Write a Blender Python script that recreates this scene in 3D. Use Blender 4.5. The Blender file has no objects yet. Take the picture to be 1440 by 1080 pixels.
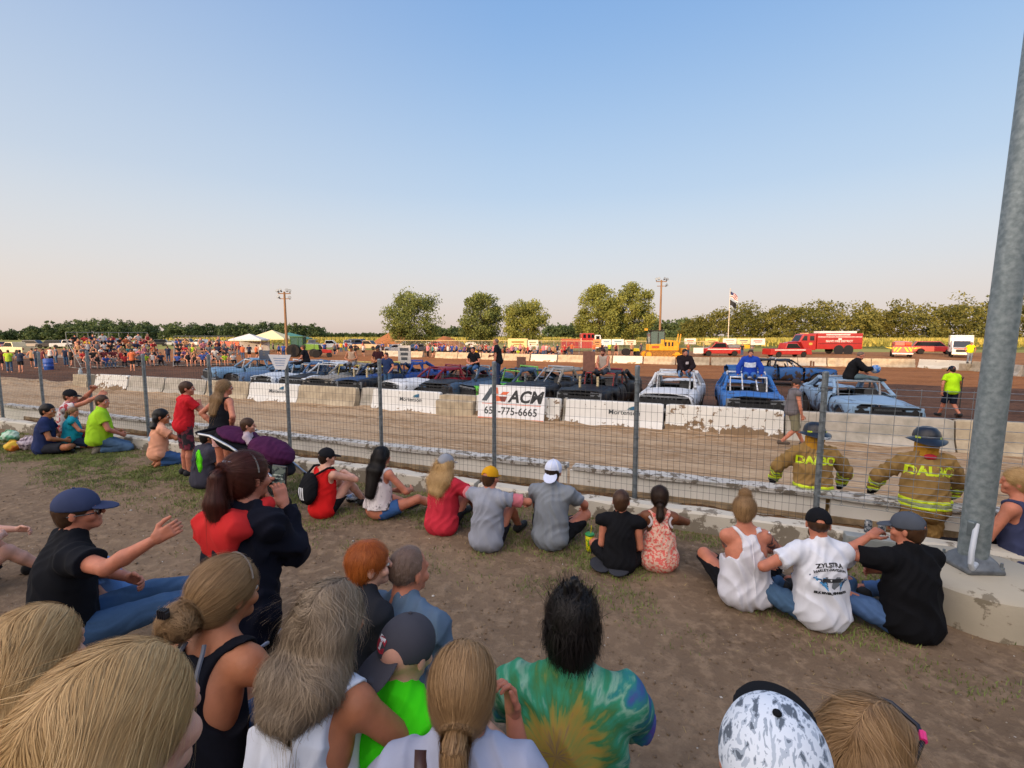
import bpy, math, random, numpy as np
from mathutils import Vector, Matrix
random.seed(7); RNG=np.random.default_rng(7)
SC=bpy.context.scene; COL=SC.collection
# ---------------------------------------------------------------- camera, sky, sun, exposure
HC=2.2; PITCH=math.radians(5.8); FPX=670.0
cam=bpy.data.cameras.new('camera'); camo=bpy.data.objects.new('camera',cam); COL.objects.link(camo)
cam.sensor_width=36; cam.lens=36*FPX/1440; cam.clip_start=.05; cam.clip_end=5000
camo.location=(0,0,HC); camo.rotation_euler=(math.pi/2-PITCH,0,0); SC.camera=camo
SUN_EL=math.radians(8.0); SUN_AZ=math.radians(-147)      # azimuth from +Y towards +X; the sun is behind the camera, to the left
w=bpy.data.worlds.new('World'); SC.world=w; w.use_nodes=True; nt=w.node_tree
sky=nt.nodes.new('ShaderNodeTexSky'); sky.sky_type='NISHITA'; sky.sun_disc=False
sky.sun_elevation=SUN_EL; sky.sun_rotation=SUN_AZ; sky.altitude=300; sky.air_density=1.0; sky.dust_density=2.5; sky.ozone_density=3.0
def _C(r,g,b): return tuple((c/255/12.92 if c<10 else ((c/255+.055)/1.055)**2.4) for c in (r,g,b))+(1,)
wt=nt.nodes.new('ShaderNodeTexCoord'); wx=nt.nodes.new('ShaderNodeSeparateXYZ'); nt.links.new(wt.outputs['Generated'],wx.inputs[0])
rp=nt.nodes.new('ShaderNodeValToRGB'); nt.links.new(wx.outputs['Z'],rp.inputs[0]); cr=rp.color_ramp; cr.interpolation='B_SPLINE'
for i,(z,c) in enumerate(((-.02,(210,192,184)),(.03,(226,208,198)),(.13,(220,222,224)),(.27,(190,213,235)),(.52,(132,175,226)),(.8,(100,146,210)))):
    e=cr.elements[i] if i<2 else cr.elements.new(z); e.position=max(z,0); e.color=_C(*c)
# evening air: warmer and brighter towards the sun's side of the sky
vm=nt.nodes.new('ShaderNodeVectorMath'); vm.operation='DOT_PRODUCT'; nt.links.new(wt.outputs['Generated'],vm.inputs[0]); vm.inputs[1].default_value=(-.96,.0,.0)
mr=nt.nodes.new('ShaderNodeMapRange'); mr.inputs[1].default_value=.0; mr.inputs[2].default_value=1.0; mr.inputs[3].default_value=0; mr.inputs[4].default_value=.22; nt.links.new(vm.outputs['Value'],mr.inputs[0])
wm=nt.nodes.new('ShaderNodeMix'); wm.data_type='RGBA'; wm.inputs[7].default_value=_C(250,222,190); nt.links.new(mr.outputs[0],wm.inputs[0]); nt.links.new(rp.outputs[0],wm.inputs[6])
ns=nt.nodes.new('ShaderNodeMix'); ns.data_type='RGBA'; ns.blend_type='ADD'; ns.inputs[0].default_value=.012
sc_=nt.nodes.new('ShaderNodeMix'); sc_.data_type='RGBA'; sc_.blend_type='MIX'; nt.links.new(wm.outputs[2],ns.inputs[6]); nt.links.new(sky.outputs[0],ns.inputs[7])
# the glow of the low sun fills the sky behind the camera
vg=nt.nodes.new('ShaderNodeVectorMath'); vg.operation='DOT_PRODUCT'; nt.links.new(wt.outputs['Generated'],vg.inputs[0]); vg.inputs[1].default_value=(math.sin(SUN_AZ)*.93,math.cos(SUN_AZ)*.93,.37)
mg=nt.nodes.new('ShaderNodeMapRange'); mg.interpolation_type='SMOOTHSTEP'; mg.inputs[1].default_value=.12; mg.inputs[2].default_value=1.0; mg.inputs[3].default_value=0; mg.inputs[4].default_value=1.0; nt.links.new(vg.outputs['Value'],mg.inputs[0])
ga=nt.nodes.new('ShaderNodeMix'); ga.data_type='RGBA'; ga.inputs[6].default_value=(0,0,0,1); ga.inputs[7].default_value=(2.75,2.25,1.80,1); nt.links.new(mg.outputs[0],ga.inputs[0])
gb=nt.nodes.new('ShaderNodeMix'); gb.data_type='RGBA'; gb.blend_type='ADD'; gb.inputs[0].default_value=1; gb.clamp_result=False; nt.links.new(ns.outputs[2],gb.inputs[6]); nt.links.new(ga.outputs[2],gb.inputs[7])
nt.links.new(gb.outputs[2],nt.nodes['Background'].inputs[0]); nt.nodes['Background'].inputs[1].default_value=1.0
nt.nodes.remove(sc_)
sl=bpy.data.lights.new('sun','SUN'); so=bpy.data.objects.new('sun',sl); COL.objects.link(so)
sl.energy=4.0; sl.angle=math.radians(.6); sl.color=(1,.62,.32)
sd=Vector((math.sin(SUN_AZ)*math.cos(SUN_EL),math.cos(SUN_AZ)*math.cos(SUN_EL),math.sin(SUN_EL)))
so.rotation_euler=sd.to_track_quat('Z','Y').to_euler()
SC.view_settings.view_transform='Standard'; SC.view_settings.look='None'; SC.view_settings.exposure=0.0; SC.view_settings.gamma=1
SC.render.engine='CYCLES'
# ---------------------------------------------------------------- geometry helpers
CP,SP=math.cos(PITCH),math.sin(PITCH)
def G(u,v,z=0.0):            # where the sight line of a photo pixel meets the level z
    x=(u-720)/FPX; t=-(v-540)/FPX
    d=Vector((x,CP+t*SP,-SP+t*CP)); k=(z-HC)/d.z
    return Vector((d.x*k,d.y*k,z))
def atD(u,D,z=0.0):          # point at depth D (m along the optical axis)
    return Vector(((u-720)/FPX*D,(D-(HC-z)*SP)/CP,z))
def zat(v,D): return HC-D*(SP+(v-540)/FPX*CP)
UX,UY=.922,-.387; NX,NY=.387,.922      # along the track / across it
def L(s,nd,z=0.0): return Vector((s*UX+nd*NX,s*UY+nd*NY,z))
def S_at(u,nd,z=0.0):        # coordinate along the line nd seen at photo column u
    r=(u-720)/FPX
    return (r*(CP*nd*NY+(HC-z)*SP)-nd*NX)/(UX-r*CP*UY)
AZT=math.atan2(UY,UX)        # z rotation of the track direction
TR=-.55                      # level of track and infield
def C(h): 
    h=h.lstrip('#'); o=[]
    for i in (0,2,4):
        c=int(h[i:i+2],16)/255; o.append(c/12.92 if c<=.04045 else ((c+.055)/1.055)**2.4)
    return tuple(o)
def vn(x,y,seed=0):
    x=np.asarray(x,float);y=np.asarray(y,float)
    xi=np.floor(x).astype(np.int64);yi=np.floor(y).astype(np.int64);fx=x-xi;fy=y-yi
    fx=fx*fx*(3-2*fx);fy=fy*fy*(3-2*fy)
    def h(a,b):
        n=(a*374761393+b*668265263+seed*974634777)&0xffffffff
        n=((n^(n>>13))*1274126177)&0xffffffff
        return ((n^(n>>16))&0xffff)/65535.0
    return (h(xi,yi)*(1-fx)+h(xi+1,yi)*fx)*(1-fy)+(h(xi,yi+1)*(1-fx)+h(xi+1,yi+1)*fx)*fy
def fbm(x,y,o=4,seed=0):
    r=0;a=.5
    for i in range(o): r=r+a*vn(np.asarray(x)*2**i,np.asarray(y)*2**i,seed+i);a*=.5
    return r
# ---------------------------------------------------------------- materials
MATS={}
def nd_(nt,t,**k):
    n=nt.nodes.new(t)
    for a,b in k.items():
        if hasattr(n,a): setattr(n,a,b)
        else: n.inputs[a].default_value=b
    return n
def M(name,col,rough=.8,var=.25,scale=8,bump=.0,bscale=30,metal=0,col2=None,thr=None,stretch=None,spec=.5,objcol=False,emit=0,coat=0,sss=0):
    if name in MATS: return MATS[name]
    m=bpy.data.materials.new(name); m.use_nodes=True; t=m.node_tree; l=t.links.new
    p=t.nodes['Principled BSDF']; p.inputs['Roughness'].default_value=rough; p.inputs['Metallic'].default_value=metal
    p.inputs['Specular IOR Level'].default_value=spec
    if coat: p.inputs['Coat Weight'].default_value=coat
    if sss: p.inputs['Subsurface Weight'].default_value=sss; p.inputs['Subsurface Radius'].default_value=(.012,.005,.003); p.inputs['Subsurface Scale'].default_value=1
    tc=nd_(t,'ShaderNodeTexCoord'); mp=nd_(t,'ShaderNodeMapping'); l(tc.outputs['Object'],mp.inputs[0])
    if stretch: mp.inputs['Scale'].default_value=stretch
    n=nd_(t,'ShaderNodeTexNoise'); n.inputs['Scale'].default_value=scale; n.inputs['Detail'].default_value=5; l(mp.outputs[0],n.inputs[0])
    mx=nd_(t,'ShaderNodeMix',data_type='RGBA')
    c=Vector(col[:3])
    if objcol:
        oi=nd_(t,'ShaderNodeObjectInfo'); mm=nd_(t,'ShaderNodeMix',data_type='RGBA',blend_type='MULTIPLY'); mm.inputs[0].default_value=1
        l(oi.outputs['Color'],mm.inputs[6])
        mr=nd_(t,'ShaderNodeMapRange'); l(n.outputs[0],mr.inputs[0]); mr.inputs[1].default_value=.3;mr.inputs[2].default_value=.7;mr.inputs[3].default_value=1-var;mr.inputs[4].default_value=1
        cc=nd_(t,'ShaderNodeCombineColor')
        for i in range(3): l(mr.outputs[0],cc.inputs[i])
        l(cc.outputs[0],mm.inputs[7]); l(mm.outputs[2],p.inputs['Base Color'])
    else:
        c2=Vector(col2[:3]) if col2 else c*(1-var)
        mx.inputs[6].default_value=(*c2,1); mx.inputs[7].default_value=(*(c if col2 else c*(1+var*.3)),1)
        mr=nd_(t,'ShaderNodeMapRange'); l(n.outputs[0],mr.inputs[0])
        a,b=(thr-.03,thr+.03) if thr else (.35,.65)
        mr.inputs[1].default_value=a;mr.inputs[2].default_value=b
        l(mr.outputs[0],mx.inputs[0]); l(mx.outputs[2],p.inputs['Base Color'])
    if emit:
        l(mx.outputs[2],p.inputs['Emission Color']); p.inputs['Emission Strength'].default_value=emit
    if bump:
        nb=nd_(t,'ShaderNodeTexNoise'); nb.inputs['Scale'].default_value=bscale; nb.inputs['Detail'].default_value=6; l(mp.outputs[0],nb.inputs[0])
        bp=nd_(t,'ShaderNodeBump'); bp.inputs['Strength'].default_value=bump; bp.inputs['Distance'].default_value=.02
        l(nb.outputs[0],bp.inputs['Height']); l(bp.outputs[0],p.inputs['Normal'])
    MATS[name]=m; return m
def cloth(name,col,**k):
    k.setdefault('bump',.35); k.setdefault('bscale',9); k.setdefault('stretch',(1,1,.6)); k.setdefault('var',.16)
    return M(name,col,rough=.92,scale=6,spec=.15,**k)
def skin(name,col): return M(name,col,rough=.55,var=.18,scale=14,bump=.08,bscale=60,spec=.35,sss=.08)
def hairm(name,col,col2):
    if name in MATS: return MATS[name]
    m=bpy.data.materials.new(name); m.use_nodes=True; t=m.node_tree; l=t.links.new; p=t.nodes['Principled BSDF']
    a=nd_(t,'ShaderNodeAttribute'); a.attribute_name='tint'
    tc=nd_(t,'ShaderNodeTexCoord'); n=nd_(t,'ShaderNodeTexNoise'); n.inputs['Scale'].default_value=22; l(tc.outputs['Object'],n.inputs[0])
    ad=nd_(t,'ShaderNodeMath',operation='MULTIPLY_ADD'); l(n.outputs[0],ad.inputs[0]); ad.inputs[1].default_value=.5; l(a.outputs['Fac'],ad.inputs[2])
    mx=nd_(t,'ShaderNodeMix',data_type='RGBA'); mx.inputs[6].default_value=(*col2,1); mx.inputs[7].default_value=(*col,1)
    l(ad.outputs[0],mx.inputs[0]); l(mx.outputs[2],p.inputs['Base Color'])
    p.inputs['Roughness'].default_value=.5; p.inputs['Specular IOR Level'].default_value=.3
    MATS[name]=m; return m
# ---------------------------------------------------------------- objects
def mesh_np(name,V,F,mat=None,parent=None,smooth=True,mats=None,midx=None):
    me=bpy.data.meshes.new(name); V=np.asarray(V,np.float32)
    if isinstance(F,np.ndarray):
        n=len(F);k=F.shape[1]
        me.vertices.add(len(V)); me.vertices.foreach_set('co',V.ravel())
        me.loops.add(n*k); me.loops.foreach_set('vertex_index',F.astype(np.int32).ravel())
        me.polygons.add(n); me.polygons.foreach_set('loop_start',np.arange(0,n*k,k,dtype=np.int32))
        me.update(calc_edges=True)
    else: me.from_pydata([tuple(v) for v in V],[],[tuple(f) for f in F]); me.update()
    for m in (mats or ([mat] if mat else [])): me.materials.append(m)
    if midx is not None: me.polygons.foreach_set('material_index',np.asarray(midx,np.int32))
    if smooth: me.polygons.foreach_set('use_smooth',np.ones(len(me.polygons),bool))
    o=bpy.data.objects.new(name,me); COL.objects.link(o)
    if parent: o.parent=parent
    return o
def tag(o,label=None,cat=None,group=None,kind=None):
    if label: o['label']=label
    if cat: o['category']=cat
    if group: o['group']=group
    if kind: o['kind']=kind
    return o
def thing(name,label,cat,loc=(0,0,0),rz=0,group=None):
    o=bpy.data.objects.new(name,None); COL.objects.link(o); o.empty_display_size=.2
    o.location=loc; o.rotation_euler=(0,0,rz); return tag(o,label,cat,group)
def dup(o,parent=None):
    c=o.copy(); COL.objects.link(c)
    if parent: c.parent=parent
    for ch in list(o.children): dup(ch,c)
    return c
class MB:                    # collects boxes, tubes, prisms, lathes into one mesh
    def __init__(s): s.v=[];s.f=[];s.m=[];s.cur=0
    def add(s,V,F):
        b=len(s.v); s.v+= [tuple(v) for v in V]; s.f+=[tuple(i+b for i in f) for f in F]; s.m+=[s.cur]*len(F); return s
    def box(s,c,d,R=None,taper=1):
        x,y,z=d[0]/2,d[1]/2,d[2]/2; V=[]
        for k in (-1,1):
            q=taper if k>0 else 1
            for a,b in ((-1,-1),(1,-1),(1,1),(-1,1)): V.append(Vector((a*x*q,b*y*q,k*z)))
        if R is not None: V=[R@v for v in V]
        V=[v+Vector(c) for v in V]
        return s.add(V,[(3,2,1,0),(4,5,6,7),(0,1,5,4),(1,2,6,5),(2,3,7,6),(3,0,4,7)])
    def tube(s,pts,r,n=8,caps=True):
        pts=[Vector(p) for p in pts]; rr=r if hasattr(r,'__len__') else [r]*len(pts); V=[];F=[]
        up=None
        for i,p in enumerate(pts):
            t=(pts[min(i+1,len(pts)-1)]-pts[max(i-1,0)]).normalized()
            if up is None: up=Vector((0,0,1)) if abs(t.z)<.9 else Vector((1,0,0))
            a=t.cross(up).normalized(); b=a.cross(t).normalized(); up=b
            for k in range(n):
                g=2*math.pi*k/n; V.append(p+(a*math.cos(g)+b*math.sin(g))*rr[i])
        for i in range(len(pts)-1):
            for k in range(n):
                k2=(k+1)%n; F.append((i*n+k,i*n+k2,(i+1)*n+k2,(i+1)*n+k))
        if caps: F.append(tuple(range(n))[::-1]); F.append(tuple((len(pts)-1)*n+k for k in range(n)))
        return s.add(V,[f[::-1] for f in F])
    def prism(s,poly,y0,y1,R=None,c=(0,0,0),tp=1.0):      # polygon in (x,z), extruded in y
        n=len(poly); c=Vector(c); V=[Vector((p[0],y0,p[1])) for p in poly]+[Vector((p[0],y1,p[1])) for p in poly]
        if R is not None: V=[R@v for v in V]
        V=[v+c for v in V]
        F=[tuple(range(n)),tuple(range(2*n-1,n-1,-1))]+[(i,i+n,(i+1)%n+n,(i+1)%n) for i in range(n)]
        return s.add(V,F)
    def lathe(s,prof,c=(0,0,0),n=20,R=None):
        V=[];F=[];c=Vector(c)
        for r,z in prof:
            for k in range(n):
                g=2*math.pi*k/n; v=Vector((r*math.cos(g),r*math.sin(g),z))
                if R is not None: v=R@v
                V.append(v+c)
        for i in range(len(prof)-1):
            for k in range(n):
                k2=(k+1)%n; F.append((i*n+k,i*n+k2,(i+1)*n+k2,(i+1)*n+k))
        F.append(tuple(range(n))[::-1]); F.append(tuple((len(prof)-1)*n+k for k in range(n)))
        return s.add(V,F)
    def build(s,name,mat,parent=None,smooth=False,bevel=0,mats=None):
        o=mesh_np(name,s.v,s.f,mat,parent,False,mats=mats,midx=s.m if mats else None)
        if smooth:
            o.data.polygons.foreach_set('use_smooth',np.ones(len(s.f),bool))
            try: o.data.set_sharp_from_angle(angle=math.radians(38))
            except Exception: pass
        if bevel:
            b=o.modifiers.new('b','BEVEL'); b.width=bevel; b.segments=2; b.limit_method='ANGLE'
        return o
RX=lambda a:Matrix.Rotation(a,3,'X')
RY=lambda a:Matrix.Rotation(a,3,'Y')
RZ=lambda a:Matrix.Rotation(a,3,'Z')
def text_mesh(txt,size,bold=0,shear=0,width=1.0):
    cu=bpy.data.curves.new('t','FONT'); cu.body=txt; cu.size=size; cu.align_x='CENTER'; cu.align_y='CENTER'; cu.offset=bold; cu.shear=shear; cu.resolution_u=3
    o=bpy.data.objects.new('t',cu); COL.objects.link(o); bpy.context.view_layer.update()
    me=bpy.data.meshes.new_from_object(o.evaluated_get(bpy.context.evaluated_depsgraph_get()))
    V=np.array([v.co[:] for v in me.vertices]); F=[tuple(p.vertices) for p in me.polygons]
    bpy.data.objects.remove(o); bpy.data.curves.remove(cu); bpy.data.meshes.remove(me)
    V[:,0]*=width; return V,F
def sign_text(name,txt,size,mat,parent,loc,xdir,updir=(0,0,1),bold=0,shear=0,width=1.0,thick=.0):
    V,F=text_mesh(txt,size,bold,shear,width); x=np.array(xdir,float);u=np.array(updir,float);x/=np.linalg.norm(x);u/=np.linalg.norm(u)
    W=np.array(loc)[None]+V[:,:1]*x+V[:,1:2]*u
    return mesh_np(name,W,F,mat,parent,False)
# ---------------------------------------------------------------- organic surfaces: blended round cones and ellipsoids, meshed with surface nets
class SD:
    def __init__(s,off=0.0): s.ops=[];s.lo=np.full(3,9e9);s.hi=np.full(3,-9e9);s.off=off;s.wr=None
    def _b(s,c,r): c=np.array(c,float); s.lo=np.minimum(s.lo,c-r-s.off); s.hi=np.maximum(s.hi,c+r+s.off)
    def cone(s,a,b,ra,rb,k=.03,cut=False,sub=False,sc=None):
        a=np.array(a,float);b=np.array(b,float)
        if not sub: s._b(a,ra);s._b(b,rb)
        s.ops.append(('c',a,b,ra+(0 if sub else s.off),rb+(0 if sub else s.off),k,cut,sub)); return s
    def chain(s,pts,rs,k=.02):
        for i in range(len(pts)-1): s.cone(pts[i],pts[i+1],rs[i],rs[i+1],k)
        return s
    def ell(s,c,r,R=None,k=.03,sub=False):
        c=np.array(c,float);r=np.array(r,float)
        if not sub: s._b(c,r.max())
        s.ops.append(('e',c,r+(0 if sub else s.off),None if R is None else np.array(R,float),k,sub)); return s
    def plane(s,p,n,k=.005):
        n=np.array(n,float); s.ops.append(('p',np.array(p,float),n/np.linalg.norm(n),k)); return s
    def __call__(s,P):
        d=np.full(len(P),9.0,np.float32)
        for o in s.ops:
            if o[0]=='c':
                _,a,b,ra,rb,k,cut,sub=o; ba=b-a; L2=float(ba@ba)+1e-9; pa=P-a
                t=(pa@ba)/L2; tc=np.clip(t,0,1); q=np.sqrt(((pa-tc[:,None]*ba)**2).sum(1)+1e-12)-(ra+(rb-ra)*tc)
                if cut: q=np.maximum(q,(t-1)*math.sqrt(L2))
            elif o[0]=='e':
                _,c,r,R,k,sub=o; q=P-c
                if R is not None: q=q@R
                k0=np.sqrt(((q/r)**2).sum(1))+1e-9; k1=np.sqrt(((q/(r*r))**2).sum(1))+1e-9; q=k0*(k0-1)/k1
            else:
                _,p,n,k=o; q=(P-p)@n; d=np.maximum(d,q); continue
            if sub:
                q=-q; h=np.maximum(k-np.abs(d-q),0)/k; d=np.maximum(d,q)+h*h*k*.25
            else:
                h=np.maximum(k-np.abs(d-q),0)/k; d=np.minimum(d,q)-h*h*k*.25
        if s.wr:
            A,f,ph,az=s.wr; x,y,z=P[:,0],P[:,1],P[:,2]
            wx=x+.04*np.sin(z*17+ph)+.03*np.sin(y*23+2*ph); wz=z*az+.05*np.sin(x*13+ph*3)+.04*np.sin(y*11)
            d=d+A*.55*(np.sin(f*wx+ph)*np.sin(f*.8*wz+1.3*ph)+.5*np.sin(f*1.9*wz+f*.9*wx+ph*2))+A*1.15*(np.abs(np.sin(f*.95*wz+1.6*np.sin(f*.42*wx+ph)+.7*f*x))-.64)+A*.8*(np.abs(np.sin(f*1.3*wx-f*.9*wz+ph+1.2*np.sin(f*.5*wz)))-.64)
        return d
def nets(fn,h,lo=None,hi=None):
    lo=(fn.lo if lo is None else np.array(lo,float))-h*3; hi=(fn.hi if hi is None else np.array(hi,float))+h*3
    B=6; nb=np.maximum(1,np.ceil((hi-lo)/(h*B)).astype(int)); n=nb*B
    g=[lo[i]+(np.arange(nb[i])*B+(B-1)/2)*h for i in range(3)]
    cx=np.stack(np.meshgrid(*g,indexing='ij'),-1).reshape(-1,3).astype(np.float32); dc=fn(cx)
    act=np.abs(dc)<B*h*.87*1.5+.012
    F=np.repeat(np.repeat(np.repeat(np.where(dc>0,1.,-1.).reshape(nb),B,0),B,1),B,2).astype(np.float32)
    ai=np.nonzero(act)[0]; bi=np.stack(np.unravel_index(ai,tuple(nb)),-1)
    off=np.stack(np.meshgrid(*[np.arange(B)]*3,indexing='ij'),-1).reshape(-1,3)
    for s in range(0,len(bi),3000):
        ii=(bi[s:s+3000,None,:]*B+off[None]).reshape(-1,3); F[ii[:,0],ii[:,1],ii[:,2]]=fn((lo+ii*h).astype(np.float32))
    S=F<0; c=[S[a:n[0]-1+a,b:n[1]-1+b,d:n[2]-1+d] for a in (0,1) for b in (0,1) for d in (0,1)]
    al=np.logical_and.reduce(c); an=np.logical_or.reduce(c); idx=np.nonzero(an&~al); m=len(idx[0])
    if m==0: return np.zeros((0,3)),np.zeros((0,4),int)
    I=np.stack(idx,-1); acc=np.zeros((m,3)); cnt=np.zeros(m)
    for a in range(8):
        for ax in (1,2,4):
            if a&ax: continue
            b=a|ax; oa=np.array([(a>>2)&1,(a>>1)&1,a&1]); ob=np.array([(b>>2)&1,(b>>1)&1,b&1])
            ja=I+oa; jb=I+ob; fa=F[ja[:,0],ja[:,1],ja[:,2]]; fb=F[jb[:,0],jb[:,1],jb[:,2]]
            k=(fa<0)!=(fb<0); t=np.where(k,fa/np.where(k,fa-fb,1),0)
            acc+=np.where(k[:,None],oa+(ob-oa)*t[:,None],0); cnt+=k
    V=lo+(I+acc/cnt[:,None])*h
    vid=np.full(tuple(n-1),-1,np.int64); vid[idx]=np.arange(m); Q=[]
    for ax in range(3):
        o1,o2=[(1,2),(2,0),(0,1)][ax]
        sl0=[slice(None)]*3; sl1=[slice(None)]*3; sl0[ax]=slice(0,n[ax]-1); sl1[ax]=slice(1,n[ax])
        A=S[tuple(sl0)];Bq=S[tuple(sl1)]; e=np.stack(np.nonzero(A!=Bq),-1)
        e=e[(e[:,o1]>0)&(e[:,o2]>0)&(e[:,o1]<n[o1]-1)&(e[:,o2]<n[o2]-1)]
        ins=A[e[:,0],e[:,1],e[:,2]]
        def vv(d1,d2): q=e.copy(); q[:,o1]-=d1; q[:,o2]-=d2; return vid[q[:,0],q[:,1],q[:,2]]
        q=np.stack([vv(1,1),vv(0,1),vv(0,0),vv(1,0)],-1); q[~ins]=q[~ins][:,::-1]; Q.append(q)
    Q=np.concatenate(Q); Q=Q[(Q>=0).all(1)]
    return V,Q
def grad(fn,P,d0,e=.002):
    g=np.stack([fn(P+np.array(v,np.float32)*e)-d0 for v in ((1,0,0),(0,1,0),(0,0,1))],-1)
    return g/(np.linalg.norm(g,axis=1,keepdims=True)+1e-9)
def strands(name,fn,dirf,n,steps,step,width,mat,parent,sel=None,lev=.003,jit=.4,h=.01,s=1.0,lift=.004,seed=1,wave=0,freefrac=0.0):
    rng=np.random.default_rng(seed); V,Q=nets(fn,h)
    if sel is not None: V=V[sel(V)]
    if not len(V): return None
    P=V[rng.integers(0,len(V),n)].astype(np.float32)+rng.normal(0,.003,(n,3)).astype(np.float32)
    lv=lev+np.abs(rng.normal(0,lift,n)); pts=[];nor=[]; jv=rng.normal(0,jit,(n,3)); ph=rng.uniform(0,6.28,n)
    fly=rng.random(n)<freefrac
    for i in range(steps):
        d=fn(P); g=grad(fn,P,d); tgt=lv*(1+1.5*i/steps)
        P=P-g*np.where(fly,np.minimum(d-tgt,0)+0*d,(d-tgt))[:,None]
        pts.append(P.copy()); nor.append(g)
        dv=dirf(P)+jv*.5+rng.normal(0,jit*.25,(n,3)); 
        if wave: 
            sd=np.cross(g,dv); dv=dv+sd*(wave*np.sin(i*.75+ph))[:,None]
        dv=dv-g*(dv*g).sum(1,keepdims=True)*np.where(fly,0.3,1.0)[:,None]; dv/=np.linalg.norm(dv,axis=1,keepdims=True)+1e-9
        P=(P+dv*step).astype(np.float32)
    pts=np.array(pts);nor=np.array(nor); T=np.gradient(pts,axis=0); sd=np.cross(T,nor); sd/=np.linalg.norm(sd,axis=2,keepdims=True)+1e-9
    sd=sd+rng.normal(0,.13,(1,n,3))
    wd=width*np.linspace(1,.3,steps)[:,None,None]*rng.uniform(.6,1.3,(1,n,1))
    A=pts-sd*wd/2;Bp=pts+sd*wd/2; W=np.stack([A,Bp],2).transpose(1,0,2,3).reshape(-1,3)*s   # strand,step,side
    b=(np.arange(n)*steps*2)[:,None]+np.arange(steps-1)[None]*2; F=np.stack([b,b+1,b+3,b+2],-1).reshape(-1,4)
    o=mesh_np(name,W,F,mat,parent,True)
    a=o.data.attributes.new('tint','FLOAT','POINT'); r0=pts[0]; cl=vn(r0[:,0]*55+r0[:,2]*20,r0[:,1]*55+r0[:,2]*35,seed); tv=np.clip(.12+.45*cl+rng.normal(0,.07,n),0,1)
    a.data.foreach_set('value',np.repeat(tv,steps*2).astype(np.float32))
    return o
def ik(a,t,l1,l2,pole):
    a=np.array(a,float);t=np.array(t,float);d=t-a;D=np.linalg.norm(d)+1e-6; u=d/D; Dm=min(D,(l1+l2)*.995); t=a+u*Dm
    p=np.array(pole,float);p=p-u*(p@u);p/=np.linalg.norm(p)+1e-9
    x=(l1*l1-l2*l2+Dm*Dm)/(2*Dm); y=math.sqrt(max(l1*l1-x*x,0)); return a+u*x+p*y,t
# ---------------------------------------------------------------- people
def unit(v): v=np.array(v,float); return v/(np.linalg.norm(v)+1e-9)
def hand_pts(wr,d,pn,side,curl,sc=1.0):
    # wr wrist, d direction, pn palm normal (palm side), side=+1 thumb lies towards d x pn
    d=unit(d);pn=unit(np.array(pn)-d*(np.array(pn)@d)); sx=np.cross(d,pn)*side; S=SD()
    S.cone(wr-d*.03,wr+d*.02,.024*sc,.025*sc,.02)
    for q in (-.024,-.008,.009,.026): S.cone(wr+d*.01+sx*q*.7*sc,wr+d*.085*sc+sx*q*sc,.016*sc,.0125*sc,.012)
    for q,ln in ((.028,.068),(.009,.078),(-.010,.073),(-.028,.056)):
        p=wr+d*.085*sc+sx*q*sc; a=curl*.5; r=.0095*sc
        for j,f in enumerate((.45,.31,.24)):
            dd=d*math.cos(a)+pn*math.sin(a)+sx*q*1.6; p2=p+unit(dd)*ln*f*sc; S.cone(p,p2,r,r*.9,.004); p=p2;r*=.9;a+=curl*(.9 if j==0 else .6)
    p=wr+d*.02+sx*.022*sc; a=unit(d*.65+sx*.75+pn*.25); p2=p+a*.045*sc; p3=p2+unit(d*.9+sx*.25+pn*.35)*.035*sc; p4=p3+unit(d+pn*.3)*.026*sc
    S.cone(p,p2,.017*sc,.0125*sc,.012);S.cone(p2,p3,.0125*sc,.0105*sc,.006);S.cone(p3,p4,.0105*sc,.0085*sc,.005)
    return S
SKINS={'fair':C('#c98f75'),'tan':C('#b0714f'),'red':C('#bf7a60'),'brown':C('#7a4a30'),'pale':C('#cf9c86')}
HAIRS={'brown':('#6b4a30','#2a1a10'),'black':('#1c1715','#070606'),'blonde':('#d9b680','#94703f'),'dirty':('#b08d62','#5a4028'),'grey':('#a8957c','#4a3c30'),'red':('#c06a2c','#7c3512'),'auburn':('#5c2e22','#26100c'),'dark':('#3d2a1e','#150d08'),'bald':('#8a7264','#5c483c')}
def hm(k): a,b=HAIRS[k]; return hairm('hair_'+k,C(a),C(b))
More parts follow.
